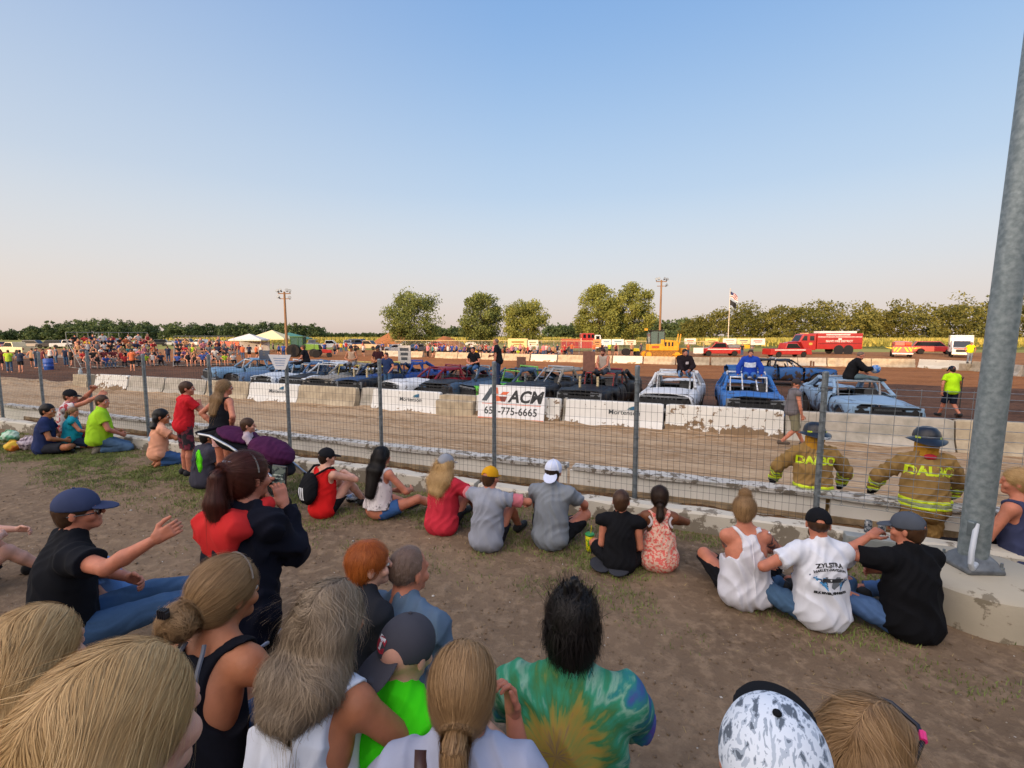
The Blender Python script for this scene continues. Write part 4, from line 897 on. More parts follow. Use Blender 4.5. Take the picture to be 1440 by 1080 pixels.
poly('emblem_orange_square',[(-.62,.86),(-.46,.86),(-.30,.68),(-.62,.66)],orm)
poly('emblem_orange_wing',[(-.40,.90),(-.16,.90),(-.06,1.0),(-.30,1.0)],orm)
poly('emblem_brown_wing',[(-.36,.66),(-.20,.66),(-.14,.84),(-.44,.84)],brn)
k=W/2.44
sign_text('lettering','ACM',.56*k,blk,sg,on(.52*k,.83*k,.017),(1,0,0),up,bold=.018,shear=.25,width=1.0)
sign_text('telephone_number','651-775-6665',.36*k,blk,sg,on(0,.33*k,.017),(1,0,0),up,bold=.004,width=.97)
# ---------------------------------------------------------------- far barriers across the infield
fb_w=wear('far_white',C('#ddd6c6'),C('#a08a6a'),thr=.62,sc=2,zs=0,zw=.3,zamp=.1)
fpts=[(533,500.5),(700,506),(760,508),(1012,514),(1100,514),(1180,515),(1290,517),(1366,521),(1445,530)]
def fpos(u): 
    us=[a for a,_ in fpts]; v=np.interp(u,us,[b for _,b in fpts]); return G(u,v,TR)
segs=[(528,543,0),(543,568,2),(568,596,0),(613,645,0),(645,678,0),(678,710,0),(710,746,0),(747,784,1),(785,861,0),(862,904,1),(905,950,0),(951,998,0),(999,1078,0),(1080,1161,2),(1162,1286,0),(1292,1365,1),(1368,1405,0),(1405,1470,2)]
for i,(a,b_,wh) in enumerate(segs):
    for j in range(1 if (b_-a)<60 or wh==1 else 2):
        n_=1 if (b_-a)<60 or wh==1 else 2; a0=a+(b_-a)*j/n_; b0=a+(b_-a)*(j+1)/n_
        if b0-a0>55 and wh!=1: pass
        A=fpos(a0+.3);B=fpos(b0-.3); d=B-A; ln=d.length-.03; p=(A+B)/2; p.z=TR-.03
        lab=('white' if wh==1 else 'tan' if wh==0 else 'grey')+' barrier across the infield, '+{0:'beside the white pickup in the dirt lot',1:'below the silver car ends',2:'left of the driver in a navy shirt',3:'below the far crowd left of the green car',4:'behind the driver in the black printed shirt',5:'left of the standing man in black',6:'right of the standing man in black',7:'in front of the red fire engine',8:'behind the bearded driver',9:'in front of the bulldozer tracks',10:'behind the driver in the black jacket',11:'right of the bulldozer',12:'in front of the small red pickup',13:'behind the driver in blue and white',14:'in front of the fire tanker and chevron truck',15:'in front of the ambulance',16:'behind the steel pole',17:'at the right edge'}[i]+(', second half' if j else '')
        t=thing('concrete_barrier',lab,'barrier',p,math.atan2(d.y,d.x),'barriers on the far side of the infield')
        MB().prism([(q,z*.95) for q,z in PROF],-ln/2,ln/2,R=RZ(math.pi/2)).build('concrete_body',fb_w if wh==1 else bc if wh==0 else bc2,t)
# ---------------------------------------------------------------- light poles, flagpole
wood_=M('pole_wood',C('#8a6a4c'),.9,var=.3,scale=5,stretch=(1,1,.1))
def lightpole(u,vt,D,label,n):
    p=atD(u,D,TR); H=zat(vt,D)-TR; t=thing('light_pole',label,'light pole',(p.x,p.y,TR-.1),0)
    MB().tube([(0,0,0),(0,0,H)],[.20,.13],12).build('shaft',wood_,t,True)
    b=MB(); b.box((0,0,H-.25),(1.7,.10,.12)); b.box((0,0,H-.95),(1.3,.08,.1)); b.build('crossarm',wood_,t)
    for i,(x,z) in enumerate(((-.8,0),(-.42,.1),(.42,.1),(.8,0),(.75,-.9),(-.7,-.8))[:n]):
        Rr=RY(.5 if x>0 else -.5)@RX(math.radians(55)); q=MB(); q.lathe([(.03,-.25),(.08,-.18),(.11,0),(.22,.2),(.23,.24)],(x,-.1,H+z),12,Rr); f=q.build('floodlight',M('lamp_shell',C('#6d6f70'),.4,metal=.5),t,True)
        q=MB(); q.lathe([(.215,.242),(.0,.243)],(x,-.1,H+z),12,Rr); q.build('lens',M('lens',C('#8f9698'),.2),f)
lightpole(404,410,66,'wooden light pole with floodlights at the left of the infield',6)
lightpole(927,394,76,'wooden light pole with floodlights behind the bulldozer',5)
p=atD(1023,82,TR); Hf=zat(408,82)-TR
fp=thing('flagpole','pale flagpole flying two flags in front of the right wood','flagpole',(p.x,p.y,TR))
b=MB(); b.tube([(0,0,0),(0,0,Hf)],[.09,.04],10); b.lathe([(.001,Hf),(.09,Hf+.06),(.09,Hf+.12),(.001,Hf+.18)],n=10); b.build('pole',M('flagpole_paint',C('#d9cdb8'),.5),fp,True)
def flag(z,wd,ht,mat,name,sag):
    V=[];F=[];nx,nz=10,6
    for j in range(nz+1):
        for i in range(nx+1):
            x=wd*i/nx; V.append((.06+x*.8,.12*math.sin(x*5+j*.4),z-ht*j/nz-sag*(x/wd)**1.3+.03*math.sin(i+j)))
    for j in range(nz):
        for i in range(nx): a=j*(nx+1)+i; F.append((a,a+1,a+nx+2,a+nx+1))
    return V,F
V,F=flag(Hf-.3,1.6,1.0,None,'f',.9)
mi=[(1 if (i//10)%2 else 0) if not (i//10<3 and i%10<4) else 2 for i in range(60)]
mesh_np('striped_flag',V,F,None,fp,True,mats=[M('flag_red',C('#a8323a'),.8),M('flag_white',C('#dcd8d4'),.8),M('flag_blue',C('#2b3560'),.8)],midx=mi)
V,F=flag(Hf-1.7,1.4,.9,None,'f',.8); mesh_np('black_flag',V,F,M('flag_black',C('#1d1d20'),.8),fp,True)
# ---------------------------------------------------------------- vehicles (local frame: nose towards -y, x to the right of someone facing the nose, z up from the ground)
tyrem=M('tyre',C('#1d1c1b'),.9,var=.3,scale=9,bump=.3); rimm=M('rim',C('#8d9094'),.4,metal=.7,var=.2); rust=M('rusty_steel',C('#4a3226'),.8,var=.5,scale=7,bump=.3,metal=.2)
blackm=M('black_parts',C('#17171a'),.6,var=.3,scale=8,bump=.2); glassm=M('car_glass',C('#141a20'),.08,var=.05,spec=.8); lampm=M('headlamp',C('#cfd4d8'),.15,var=.1); tailm=M('tail_lamp',C('#8e1216'),.3)
chrome=M('chrome',C('#c2c5c8'),.2,metal=.9,var=.1); greyp=M('primer_grey',C('#74777b'),.6,var=.3,scale=5)
def wheel(parent,x,y,z,r,w_,rm=rimm,ang=0,name='wheel',dirt=None):
    R=RZ(ang)@RY(math.pi/2); o=MB().lathe([(r*.62,-w_/2),(r*.93,-w_/2),(r,-w_*.33),(r,w_*.33),(r*.93,w_/2),(r*.62,w_/2)],(x,y,z),18,R).build('tyre',dirt or tyrem,None,True)
    q=MB().lathe([(r*.62,-w_*.36),(r*.5,-w_*.30),(r*.2,-w_*.38),(.0,-w_*.38)],(x,y,z),14,R); q.lathe([(r*.62,w_*.36),(r*.5,w_*.30),(r*.2,w_*.38),(.0,w_*.38)],(x,y,z),14,R)
    f=thing.__call__ if 0 else None
    e=bpy.data.objects.new(name,None); COL.objects.link(e); e.parent=parent; o.parent=e
    q.build('rim',rm,e,True); return e
def derby(label,loc,rz,body,hood=None,fend=None,roof=None,door=None,Lc=5.0,W=1.80,kind='sedan',seed=1,bars='#b9bcc0',stacks=0,stackm=None,cage=False,dent=1.0,number=None,flank=None,name='derby_car',flat=1.0,open_front=True,group='derby cars lined up on the infield'):
    t=thing(name,label,'derby car',loc,rz,group); rng=np.random.default_rng(seed)
    hb=Lc/2; wy=(-hb+.88,hb-1.05); wr=.40
    yst=np.unique(np.concatenate([np.linspace(-hb,hb,46),np.linspace(wy[0]-wr,wy[0]+wr,12),np.linspace(wy[1]-wr,wy[1]+wr,12)]))
    y_cowl=-hb+1.55; y_deck=hb-1.15 if kind=='sedan' else hb-.1
    def top(y): return .93+.0*y if y<y_cowl else (.98 if y<y_deck else .97)
    def zb(y):
        z=.26
        for c in wy:
            d=abs(y-c)
            if d<wr: z=max(z,.30+math.sqrt(wr*wr-d*d))
        return z
    sec=[];T=[]
    for y in yst:
        e=1-.10*max(0,(abs(y)-hb+.35)/.35)**2; hw=W/2*e; z0=zb(y); zt=top(y)-.05*max(0,(-y-hb+.5)/.5) ; zm=max(.60,z0+.02)
        inn=.66 if (y<y_cowl or y>y_deck) else .80
        sec.append([(-hw*.93,y,z0),(-hw*.99,y,(z0+zm)/2+.0),(-hw,y,zm+.02),(-hw*.985,y,zt-.16),(-hw*.93,y,zt-.06),(-hw*.78,y,zt),(-hw*.4,y,zt+.025),(0,y,zt+.035),(hw*.4,y,zt+.025),(hw*.78,y,zt),(hw*.93,y,zt-.06),(hw*.985,y,zt-.16),(hw,y,zm+.02),(hw*.99,y,(z0+zm)/2),(hw*.93,y,z0)])
    P=np.array(sec,float); ny,nx=P.shape[:2]
    X,Y,Z=P[...,0],P[...,1],P[...,2]; a=dent
    def dn(k,f): return (fbm(X*f+seed*3.1+k*7,Y*f+Z*f*.7+k*3,3,seed+k)-.45)
    N1,N2,N3=dn(1,1.3),dn(2,1.5),dn(3,1.4)
    cx=np.clip(Z-.4,0,1); P=P+np.stack([N1*.20*a,N2*.14*a,N3*.20*a*cx*2*flat],-1)
    P[...,2]+= (fbm(X*5+seed,Y*5,2,seed+9)-.45)*.05*a*np.clip(cx*2,0,1)
    def sub(y0,y1,c0,c1,nm,m,par=t,mirror=False):
        js=[j for j in range(ny) if y0-1e-6<=yst[j]<=y1+1e-6]; cs=range(c0,c1+1); V=[];F=[]
        for j in js:
            for c in cs: V.append(tuple(P[j,c]))
        k=len(list(cs))
        for j in range(len(js)-1):
            for c in range(k-1): F.append((j*k+c,j*k+c+1,(j+1)*k+c+1,(j+1)*k+c))
        o=mesh_np(nm,V,F,m,par,True); s=o.modifiers.new('s','SOLIDIFY'); s.thickness=.025; s.offset=-1; return o
    bm=body; hood=hood or body; fend=fend or body; door=door or body
    sub(-hb,y_cowl+.05,0,5,'fender',fend); sub(-hb,y_cowl+.05,9,14,'fender',fend)
    sub(-hb,y_cowl,5,9,'hood',hood)
    sub(y_cowl+.05,y_cowl+1.25,0,5,'door',door); sub(y_cowl+.05,y_cowl+1.25,9,14,'door',door)
    sub(y_cowl+1.25,hb,0,5,'rear_quarter',bm); sub(y_cowl+1.25,hb,9,14,'rear_quarter',bm)
    if kind=='sedan': sub(y_deck,hb,5,9,'boot_lid',bm)
    # nose: bumper, open grille with dark innards, lamp holes
    nb=MB(); nb.box((0,-hb+.20,.50),(W*.84,.5,.44)); nb.box((0,0,.30),(W*.8,Lc*.9,.12)); nb.box((0,hb-.25,.55),(W*.84,.4,.45)); nb.build('innards',blackm,t)
    b=MB(); bz=.40; b.tube([(-W*.47,-hb+.15,bz),(-W*.42,-hb-.07,bz+rng.normal(0,.02)),(0,-hb-.12,bz+rng.normal(0,.03)),(W*.42,-hb-.07,bz+rng.normal(0,.02)),(W*.47,-hb+.15,bz)],.075,8); b.build('front_bumper',M('bumper_grey',C('#6f7173'),.45,metal=.5,var=.4,scale=6) if seed%2 else fend,t,True)
    g=MB()
    for k in range(-3,4): g.box((k*.12,-hb-.02,.68),(.02,.03,.24))
    g.box((0,-hb-.02,.80),(W*.8,.05,.05)); g.build('grille',blackm if seed%3 else greyp,t)
    if seed%3:
        for q in (-1,1): MB().box((q*W*.335,-hb-.005,.70+rng.normal(0,.015)),(.40,.05,.27),RZ(rng.normal(0,.06))@RY(rng.normal(0,.05))).build('lamp_panel',fend if seed%2 else greyp,t,bevel=.01)
    if seed%4==1: MB().box((rng.normal(0,.05),-hb-.03,.62),(.62,.04,.30)).build('radiator',M('radiator_fins',C('#55585a'),.5,metal=.5,var=.5,scale=40),t)
    for q in (-1,1): MB().lathe([(.085,0),(.07,.03),(.0,.035)],(q*W*.34,-hb-.03,.69),12,RX(math.pi/2)).build('headlight_hole',M('lamp_hole',(.01,.01,.01),.8) ,t)
    b=MB(); b.tube([(-W*.45,hb+.03,.45),(0,hb+.09,.47),(W*.45,hb+.03,.45)],.07,8); b.build('rear_bumper',blackm,t,True)
    for c in wy:
        for q in (-1,1): wheel(t,q*(W/2-.16),c,.335,.335,.21,rimm if seed%3==0 else rust,dirt=M('dirty_tyre',C('#3a2f27'),.95,var=.4,scale=6))
    # greenhouse: pillars and roof
    zr=1.42+rng.normal(0,.02); yA=(y_cowl+.05,y_cowl+.62); yC=(y_deck-.55,y_deck+.15) if kind=='sedan' else (hb-.7,hb-.25)
    rm=roof or body
    for q in (-1,1):
        for nm,a_,b_ in (('windscreen_pillar',(q*W*.43,yA[0],.95),(q*W*.35,yA[1],zr-.03)),('rear_pillar',(q*W*.43,yC[1],.95),(q*W*.35,yC[0],zr-.03)),('centre_pillar',(q*W*.46,(yA[1]+yC[0])/2+.1,.93),(q*W*.36,(yA[1]+yC[0])/2,zr-.03))):
            m_=((Vector(a_)+Vector(b_))/2+Vector((rng.normal(0,.02),rng.normal(0,.02),0)))
            MB().tube([a_,m_,b_],[.055,.045,.05] if nm!='rear_pillar' else [.11,.09,.08],6).build(nm,rm,t,True)
    nxr,nyr=9,11; V=[];F=[]
    for j in range(nyr):
        for i in range(nxr):
            x=(-1+2*i/(nxr-1))*W*.37; y=yA[1]-.06+(yC[0]+.1-yA[1])*j/(nyr-1); e=(fbm(x*2+seed,y*2,3,seed+3)-.45)*.16*a; V.append((x,y,zr-.035*(2*i/(nxr-1)-1)**2-.05*abs(2*i/(nxr-1)-1)**6+e))
    for j in range(nyr-1):
        for i in range(nxr-1): a_=j*nxr+i; F.append((a_,a_+1,a_+nxr+1,a_+nxr))
    o=mesh_np('roof',V,F,rm,t,True); s=o.modifiers.new('s','SOLIDIFY'); s.thickness=.03
    bm_=M('bar'+bars,C(bars),.5,var=.3,scale=9)
    b=MB(); b.tube([(-.55,y_cowl+.35,.75),(-.55,y_cowl+.55,1.33),(.55,y_cowl+.55,1.33),(.55,y_cowl+.35,.75)],.035,8)
    b.build('dash_bar',bm_,t,True)
    b=MB(); b.tube([(-.62,y_cowl+1.35,.5),(-.60,y_cowl+1.35,zr+.05),(.60,y_cowl+1.35,zr+.05),(.62,y_cowl+1.35,.5)],.04,8); b.build('roll_bar',bm_,t,True)
    if cage:
        for q in (-1,1): MB().tube([(q*.22,y_cowl-.12,.98),(q*.20,y_cowl+.58,zr+.04)],.022,6).build('windscreen_bar',bm_,t,True)
    MB().box((.38,y_cowl+1.15,.72),(.5,.14,.75),RX(.2)).build('seat',M('seat_black',C('#1b1b1d'),.8),t,bevel=.03)
    b=MB(); q_=RX(math.radians(65)); b.lathe([(.17,-.012),(.185,-.012),(.185,.012),(.17,.012)],(.38,y_cowl+.60,.98),16,q_); b.build('steering_wheel',blackm,t,True)
    for k in range(stacks):
        x=(-.32,.32,-.12,.12)[k]; MB().lathe([(.045,.85),(.045,1.30),(.038,1.30),(.038,1.0)],(x+rng.normal(0,.03),y_cowl-.62,0),12,RX(rng.normal(0,.03))).build('exhaust_stack',stackm or chrome,t,True)
    if number:
        V,F=text_mesh(number,.42,bold=.01); nm=M('number_white',C('#d8d8d8'),.7)
        mesh_np('number',[( -W/2*.99-.035 if 0 else W/2*1.0+.07,y_cowl+.65+v[0]*1,.66+v[1]) for v in V],F,nm,t,False)
        mesh_np('number',[(-W/2*1.0-.07,y_cowl+.65-v[0],.66+v[1]) for v in V],F,nm,t,False)
    if flank:
        b=MB(); b.lathe([(.20,0),(.001,.001)],(W/2+.055,y_cowl+.6,.65),20,RY(math.pi/2)); b.build('door_roundel',M('roundel',C('#d2ccc8'),.7,col2=C('#a8434a'),thr=.5,scale=5),t)
        b=MB(); b.lathe([(.20,0),(.001,.001)],(-W/2-.055,y_cowl+.6,.65),20,RY(-math.pi/2)); b.build('door_roundel',MATS['roundel'],t)
    return t
def pt(name,a,b=None,thr=.5,sc=1.6,rough=.42):
    m=wear(name,Vector(C(a)),C('#584434') if b is None else tuple(Vector(C(b))*.5+Vector(C('#584434'))*.5),thr=.60,sc=2.4,zs=.15,zw=.75,zamp=.20,bump=.35); m.node_tree.nodes['Principled BSDF'].inputs['Roughness'].default_value=.5; MATS[name]=m; return m
P_lb=pt('paint_lightblue','#7497b4','#5f6f7c',.42); P_steel=pt('paint_steelblue','#546f90','#39404a',.42); P_wb=pt('paint_whiteblue','#c4ccd4','#6a86a8',.5); P_gry=pt('paint_grey','#8f887c','#4f5257',.45)
P_db=pt('paint_darkblue','#28456e','#16202e',.45); P_navy=pt('paint_navy','#1b3050','#0e1620',.45); P_bb=pt('paint_brightblue','#2a4c94','#16264a',.4); P_wh=pt('paint_white','#d6d8da','#8f8a84',.40)
P_mar=pt('paint_maroon','#7c1c2c','#4c1420',.42); P_bg=pt('paint_bluegrey','#41566e','#2a323a',.45); P_gr=pt('paint_green','#5fbe3c','#3b7c2a',.4); P_chr=pt('paint_charcoal','#2c2e32','#17181a',.45); P_blk=pt('paint_black','#1c1d21','#0f0f11',.45)
P_bl=pt('paint_blue','#3a70b4','#20406e',.40); P_slb=pt('paint_paleblue','#8aa6c0','#506a86',.42); P_mb=pt('paint_midblue','#2d5a94','#151b26',.50)
woodm=M('stack_wood',C('#c9b48a'),.7,var=.2)
ndf=15.35
DC=[ # front-centre column, nd of nose, extra yaw, options
 (292,17.6,-.35,dict(label='light blue derby car at the far left end of the line, no driver on it',body=P_lb,hood=P_lb,seed=3,number=None,bars='#d0d2d4')),
 (331,16.0,-.45,dict(label='steel blue station wagon derby car second from the left end',body=P_steel,seed=4,kind='wagon')),
 (368,15.55,-.12,dict(label='low white and blue derby car with its driver in black sitting on the roof',body=P_steel,hood=P_wb,fend=P_wb,seed=5)),
 (410,15.7,-.05,dict(label='pale derby car with grey engine bay behind the card sign post',body=P_wb,hood=P_blk,fend=P_wb,seed=6,stacks=0)),
 (447,15.6,.05,dict(label='grey derby car with yellow bars under the bare shouldered driver',body=P_gry,hood=P_gry,seed=7,bars='#c9b860')),
 (487,15.6,.0,dict(label='dark blue derby car with two tan exhaust stacks',body=P_navy,hood=P_db,fend=P_blk,seed=8,stacks=2,stackm=woodm,bars='#c9c060')),
 (522,17.3,-.10,dict(label='bright blue derby car standing behind the white fronted one',body=P_bb,seed=9,stacks=1,stackm=woodm,bars='#2450b0',Lc=4.8)),
 (548,15.5,-.52,dict(label='maroon derby car with white hood, white fenders and round door emblem',body=P_mar,hood=P_wh,fend=P_wh,seed=10,flank=True,bars='#7c1c2c',dent=.6,Lc=5.3)),
 (611,15.7,-.15,dict(label='blue grey derby car with pale bars beside the green fendered one',body=P_bg,hood=P_chr,seed=11,bars='#9aa4ae',Lc=4.7)),
 (655,15.8,-.60,dict(label='derby car with bright green fender and doors and blue grey tail',body=P_bg,hood=P_bg,fend=P_gr,door=P_gr,seed=12,bars='#6fae54',Lc=4.9,roof=P_bg)),
 (725,15.9,-.30,dict(label='charcoal derby car with pale grey pillars behind the advertising board',body=P_chr,hood=P_chr,seed=13,stacks=1,bars='#9fa3a8',Lc=5.2,roof=P_gry,cage=True)),
 (814,15.6,-.12,dict(label='matt black derby car with two tan exhaust stacks and red cage bars',body=P_blk,seed=14,stacks=2,stackm=woodm,bars='#8e1f24',Lc=5.1,dent=1.1)),
 (934,15.7,-.06,dict(label='white derby car with white roof bar under the driver in a black jacket',body=P_wh,seed=15,bars='#c9cbcd',Lc=5.0,dent=.55,stacks=0)),
 (1062,15.7,.04,dict(label='bright blue derby car with white windscreen bars under the driver in blue and white',body=P_bl,seed=16,bars='#d4d6d8',Lc=4.8,dent=.8,cage=True)),
 (1248,15.5,.10,dict(label='pale blue derby car at the right end with its driver holding a helmet',body=P_slb,hood=P_slb,seed=17,bars='#8f9296',Lc=5.2,dent=1.1,cage=False)),
]
DCARS=[]
for u,nd,yw,kw in DC:
    s=S_at(u,nd,TR+.7); Lc=kw.get('Lc',5.0); rz=AZT+yw; d=RZ(rz)@Vector((0,1,0)); p=L(s,nd,TR)+d*(Lc/2); p.z=TR+.02
    kw=dict(kw); lab=kw.pop('label'); body=kw.pop('body'); DCARS.append(derby(lab,p,rz,body,**kw))
p=G(1092,541,TR); p.z=TR+.05
DX=derby('dark and mid blue derby car parked side on behind the front line, tyres muddy',p,AZT+math.pi/2+.12,P_mb,hood=P_blk,seed=21,Lc=5.3,stacks=2,stackm=M('stack_rust',C('#8a5a3a'),.7),dent=.9,roof=P_blk)
# board signs carried on roofs
def roof_sign(u,nd,z,w_,h_,label,m,txt=None):
    p=L(S_at(u,nd,z),nd,z); t=thing('roof_sign',label,'sign',p,AZT); MB().box((0,0,h_/2),(w_,.03,h_)).build('panel',m,t); 
    MB().tube([(-w_*.3,.03,-.15),(-w_*.3,.03,.1)],.02,6).build('bracket',blackm,t)
    if txt:
        b=MB()
        for k,(ww,c) in enumerate(txt): b.box((0,-.018,h_*(.78-.26*k)),(w_*ww,.004,h_*.16))
        b.build('lettering_rows',inkm,t)
    return t
roof_sign(569,19.2,TR+1.42,.72,.86,'pale board sign standing on the roof of the maroon derby car',M('board_pale',C('#b9b4ae'),.8,var=.15),((.7,0),(.6,0),(.5,0)))
roof_sign(733,18.6,TR+1.36,.40,.50,'small brown board standing on the charcoal derby car roof',M('board_brown',C('#6a4a3c'),.8))
roof_sign(828,17.8,TR+1.40,.46,.75,'tall brown board standing on the black derby car behind its driver',M('board_brown2',C('#7a5244'),.8))
roof_sign(372,19.4,TR+1.40,.80,.52,'dark blue number board on the roof of a derby car at the left',M('board_navy',C('#25364e'),.7),((.2,0),(.25,0)))
# ---------------------------------------------------------------- ordinary vehicles far off
def prof_body(parent,poly,W,mat,name='body',bev=.05,tz=None):
    return MB().prism(poly,-W/2,W/2,R=RZ(math.pi/2)).build(name,mat,parent,bevel=bev)
def arch_poly(Lc,zt,wheels,r,z0=.32,front=None):
    # outline in (x along the length, z); wheels list of x
    pts=[(-Lc/2,z0)]
    for wx in wheels:
        for k in range(9): a=math.pi-math.pi*k/8; pts.append((wx+r*1.15*math.cos(a),max(z0,.36+r*1.15*math.sin(a)*.95)))
    pts.append((Lc/2,z0)); return pts
def car(kind,paint,label=None,loc=(0,0,0),rz=0,group=None,name=None,parts=True,obj=True,cat=None):
    # nose towards -x in the outline, then turned so that it points to -y
    dims={'sedan':(4.7,1.8,.95,1.42),'suv':(4.8,1.9,1.08,1.78),'pickup':(5.6,1.95,1.12,1.85),'van':(5.2,2.0,1.1,2.0)}[kind]; Lc,W,zb_,zr=dims
    t=thing(name or {'sedan':'parked_car','suv':'parked_suv','pickup':'pickup_truck','van':'parked_van'}[kind],label or 'x',cat or {'sedan':'car','suv':'suv','pickup':'pickup','van':'van'}[kind],loc,rz,group)
    wx=(-Lc*.31,Lc*.30); r=.36
    low=arch_poly(Lc,zb_,wx,r); 
    up={'sedan':[(Lc/2,.85),(Lc/2-.1,.98),(-Lc/2+1.4,zb_+.0),(-Lc/2+.1,.82),(-Lc/2,.6)],'suv':[(Lc/2,1.0),(Lc/2-.05,1.10),(-Lc/2+1.2,zb_+.02),(-Lc/2+.08,.95),(-Lc/2,.6)],
        'pickup':[(Lc/2,1.12),(-Lc/2+1.35,zb_+.04),(-Lc/2+.08,1.02),(-Lc/2,.6)],'van':[(Lc/2,1.1),(-Lc/2+.9,zb_),(-Lc/2+.05,.9),(-Lc/2,.6)]}[kind]
    prof_body(t,low+up,W,paint)
    gh={'sedan':[(-Lc/2+1.35,zb_-.02),(-Lc/2+2.05,zr),(Lc/2-1.55,zr),(Lc/2-.75,zb_)],'suv':[(-Lc/2+1.15,zb_-.02),(-Lc/2+1.85,zr),(Lc/2-.45,zr),(Lc/2-.08,zb_)],
        'pickup':[(-Lc/2+1.35,zb_),(-Lc/2+1.95,zr),(-Lc/2+3.35,zr),(-Lc/2+3.55,zb_)],'van':[(-Lc/2+.8,zb_),(-Lc/2+1.5,zr),(Lc/2-.2,zr),(Lc/2-.05,zb_)]}[kind]
    cx=sum(p[0] for p in gh)/4; sc=lambda k,dz:[(cx+(x-cx)*k,z) for x,z in gh]
    prof_body(t,gh,W*.86,paint,'cabin',.06)
    g2=[(x+(.10 if i<2 else -.10)*(1 if i in(0,3) else .9),z+(.06 if i in(0,3) else -.09)) for i,(x,z) in enumerate(gh)]
    prof_body(t,g2,W*.86+.012,glassm,'side_window',0)
    a,b_=Vector((0,gh[0][0],gh[0][1])),Vector((0,gh[1][0],gh[1][1])); d=b_-a; nrm=Vector((0,d.z*-1,d.y)).normalized()*.012
    q=MB(); q.add([(x*W*.39,(a+d*k).y+nrm.y,(a+d*k).z+abs(nrm.z)) for x,k in ((-1,.1),(1,.1),(.9,.92),(-.9,.92))],[(0,1,2,3)]); q.build('windscreen',glassm,t)
    for y in wx:
        for s in (-1,1): wheel(t,s*(W/2-.12),y,.35,.35,.22)
    for s in (-1,1):
        MB().box((s*W*.37,-Lc/2+.03,.72),(.36,.08,.16)).build('headlight',lampm,t,bevel=.02); MB().box((s*W*.42,Lc/2-.02,.85),(.18,.06,.22)).build('tail_light',tailm,t)
    MB().box((0,-Lc/2+.0,.48),(W*.92,.12,.18)).build('bumper',greyp,t,bevel=.03); MB().box((0,-Lc/2+.01,.72),(W*.42,.06,.16)).build('grille',blackm,t)
    if kind=='pickup': MB().box((0,Lc/2-.95,1.135),(W*.84,1.8,.02)).build('truck_bed',blackm,t)
    return t
def carpaint(n,c): return M('carpaint_'+n,C(c),.3,var=.12,scale=2,coat=.4)
PAINTS={k:carpaint(k,v) for k,v in dict(white='#d3d2cf',silver='#9fa3a7',black='#1c1d20',grey='#5b5e63',red='#9c1f22',tan='#b79a78',blue='#2e4470',green='#2e4638',cream='#d8c59a',maroon='#5c1c24',yellow='#d9a53a',orange='#c75a2c').items()}
pro={}
def park(kind,col,u,v,rz,label,grp='vehicles parked in the far lot',sc=1.0,z=TR-.05):
    p=G(u,v,z)
    if (kind,col) not in pro: t=car(kind,PAINTS[col]); pro[(kind,col)]=t
    else: t=dup(pro[(kind,col)])
    t.location=p; t.rotation_euler=(0,0,rz); t.scale=(sc,)*3; tag(t,label,None,grp); return t
H2=math.pi/2
park('pickup','cream',24,498.5,-H2-.25,'cream pickup with dark cap, biggest of the vehicles at the far left')
rr=random.Random(5)
row=[('suv','grey',50),('sedan','silver',-18),('suv','black',72),('pickup','white',95),('sedan','black',113),('suv','silver',131),('sedan','red',3),('van','white',152),('sedan','white',175),('pickup','red',200),('suv','black',222),('sedan','silver',243),('van','tan',262),('suv','white',281),('sedan','grey',300),('sedan','white',316)]
nearby={50:'just right of the cream capped pickup',-18:'at the left edge of the photo',72:'left of the white pickup in the far lot',95:'left of the packed bleachers',113:'beside the left end of the packed bleachers',131:'behind the left end of the packed bleachers',3:'half hidden by the cream capped pickup',152:'behind the left bleacher crowd near the blue canopy',175:'behind the middle of the left bleacher crowd',200:'behind the right part of the left bleacher crowd',222:'behind the gap between the two bleacher crowds',243:'behind the left end of the right bleacher crowd',262:'behind the right bleacher crowd',281:'behind the middle of the right bleacher crowd',300:'behind the right end of the right bleacher crowd',316:'left of the orange trailer'}
for i,(k,c,u) in enumerate(row):
    park(k,c,u,489.5 if u<140 else 486.5+.02*(u-200)*0,-H2+rr.uniform(-.5,.5)+(math.pi if i%3==0 else 0),f'{c} {dict(suv="SUV",sedan="car",pickup="pickup",van="van")[k]} {nearby[u]}')
for k,c,u,v,rz,l in (('pickup','white',463,491,H2+.2,'white pickup right of the green tractor'),('suv','silver',489,489,.3,'silver SUV between the white and yellow pickups'),('van','blue',505,488.5,1.2,'blue van behind the people in the dirt lot'),
    ('pickup','tan',517,492,H2*-1+2.9,'tan pickup parked nose right beside the dirt mound'),('pickup','white',592,488,H2,'white pickup behind the silver cars'),('suv','white',575,490,-.6,'white SUV left of the red car roof by the far barriers'),('sedan','silver',553,497,-.9,'silver battered car parked left of the far crowd'),('sedan','grey',585,496,-.7,'grey battered car with its side to the far barriers'),
    ('pickup','white',670,487,-H2,'white pickup behind the far crowd'),('sedan','red',615,488.5,H2,'red car behind the left end of the far crowd'),('sedan','grey',640,486,H2,'grey car far behind the crowd'),('sedan','maroon',540,486.5,.4,'maroon car beyond the dirt mound fence'),('suv','grey',440,488,.2,'grey SUV behind the green tractor')):
    park(k,c,u,v,rz,l)
park('suv','red',1312,498,1.0,'red SUV parked left of the ambulance',sc=1.1)
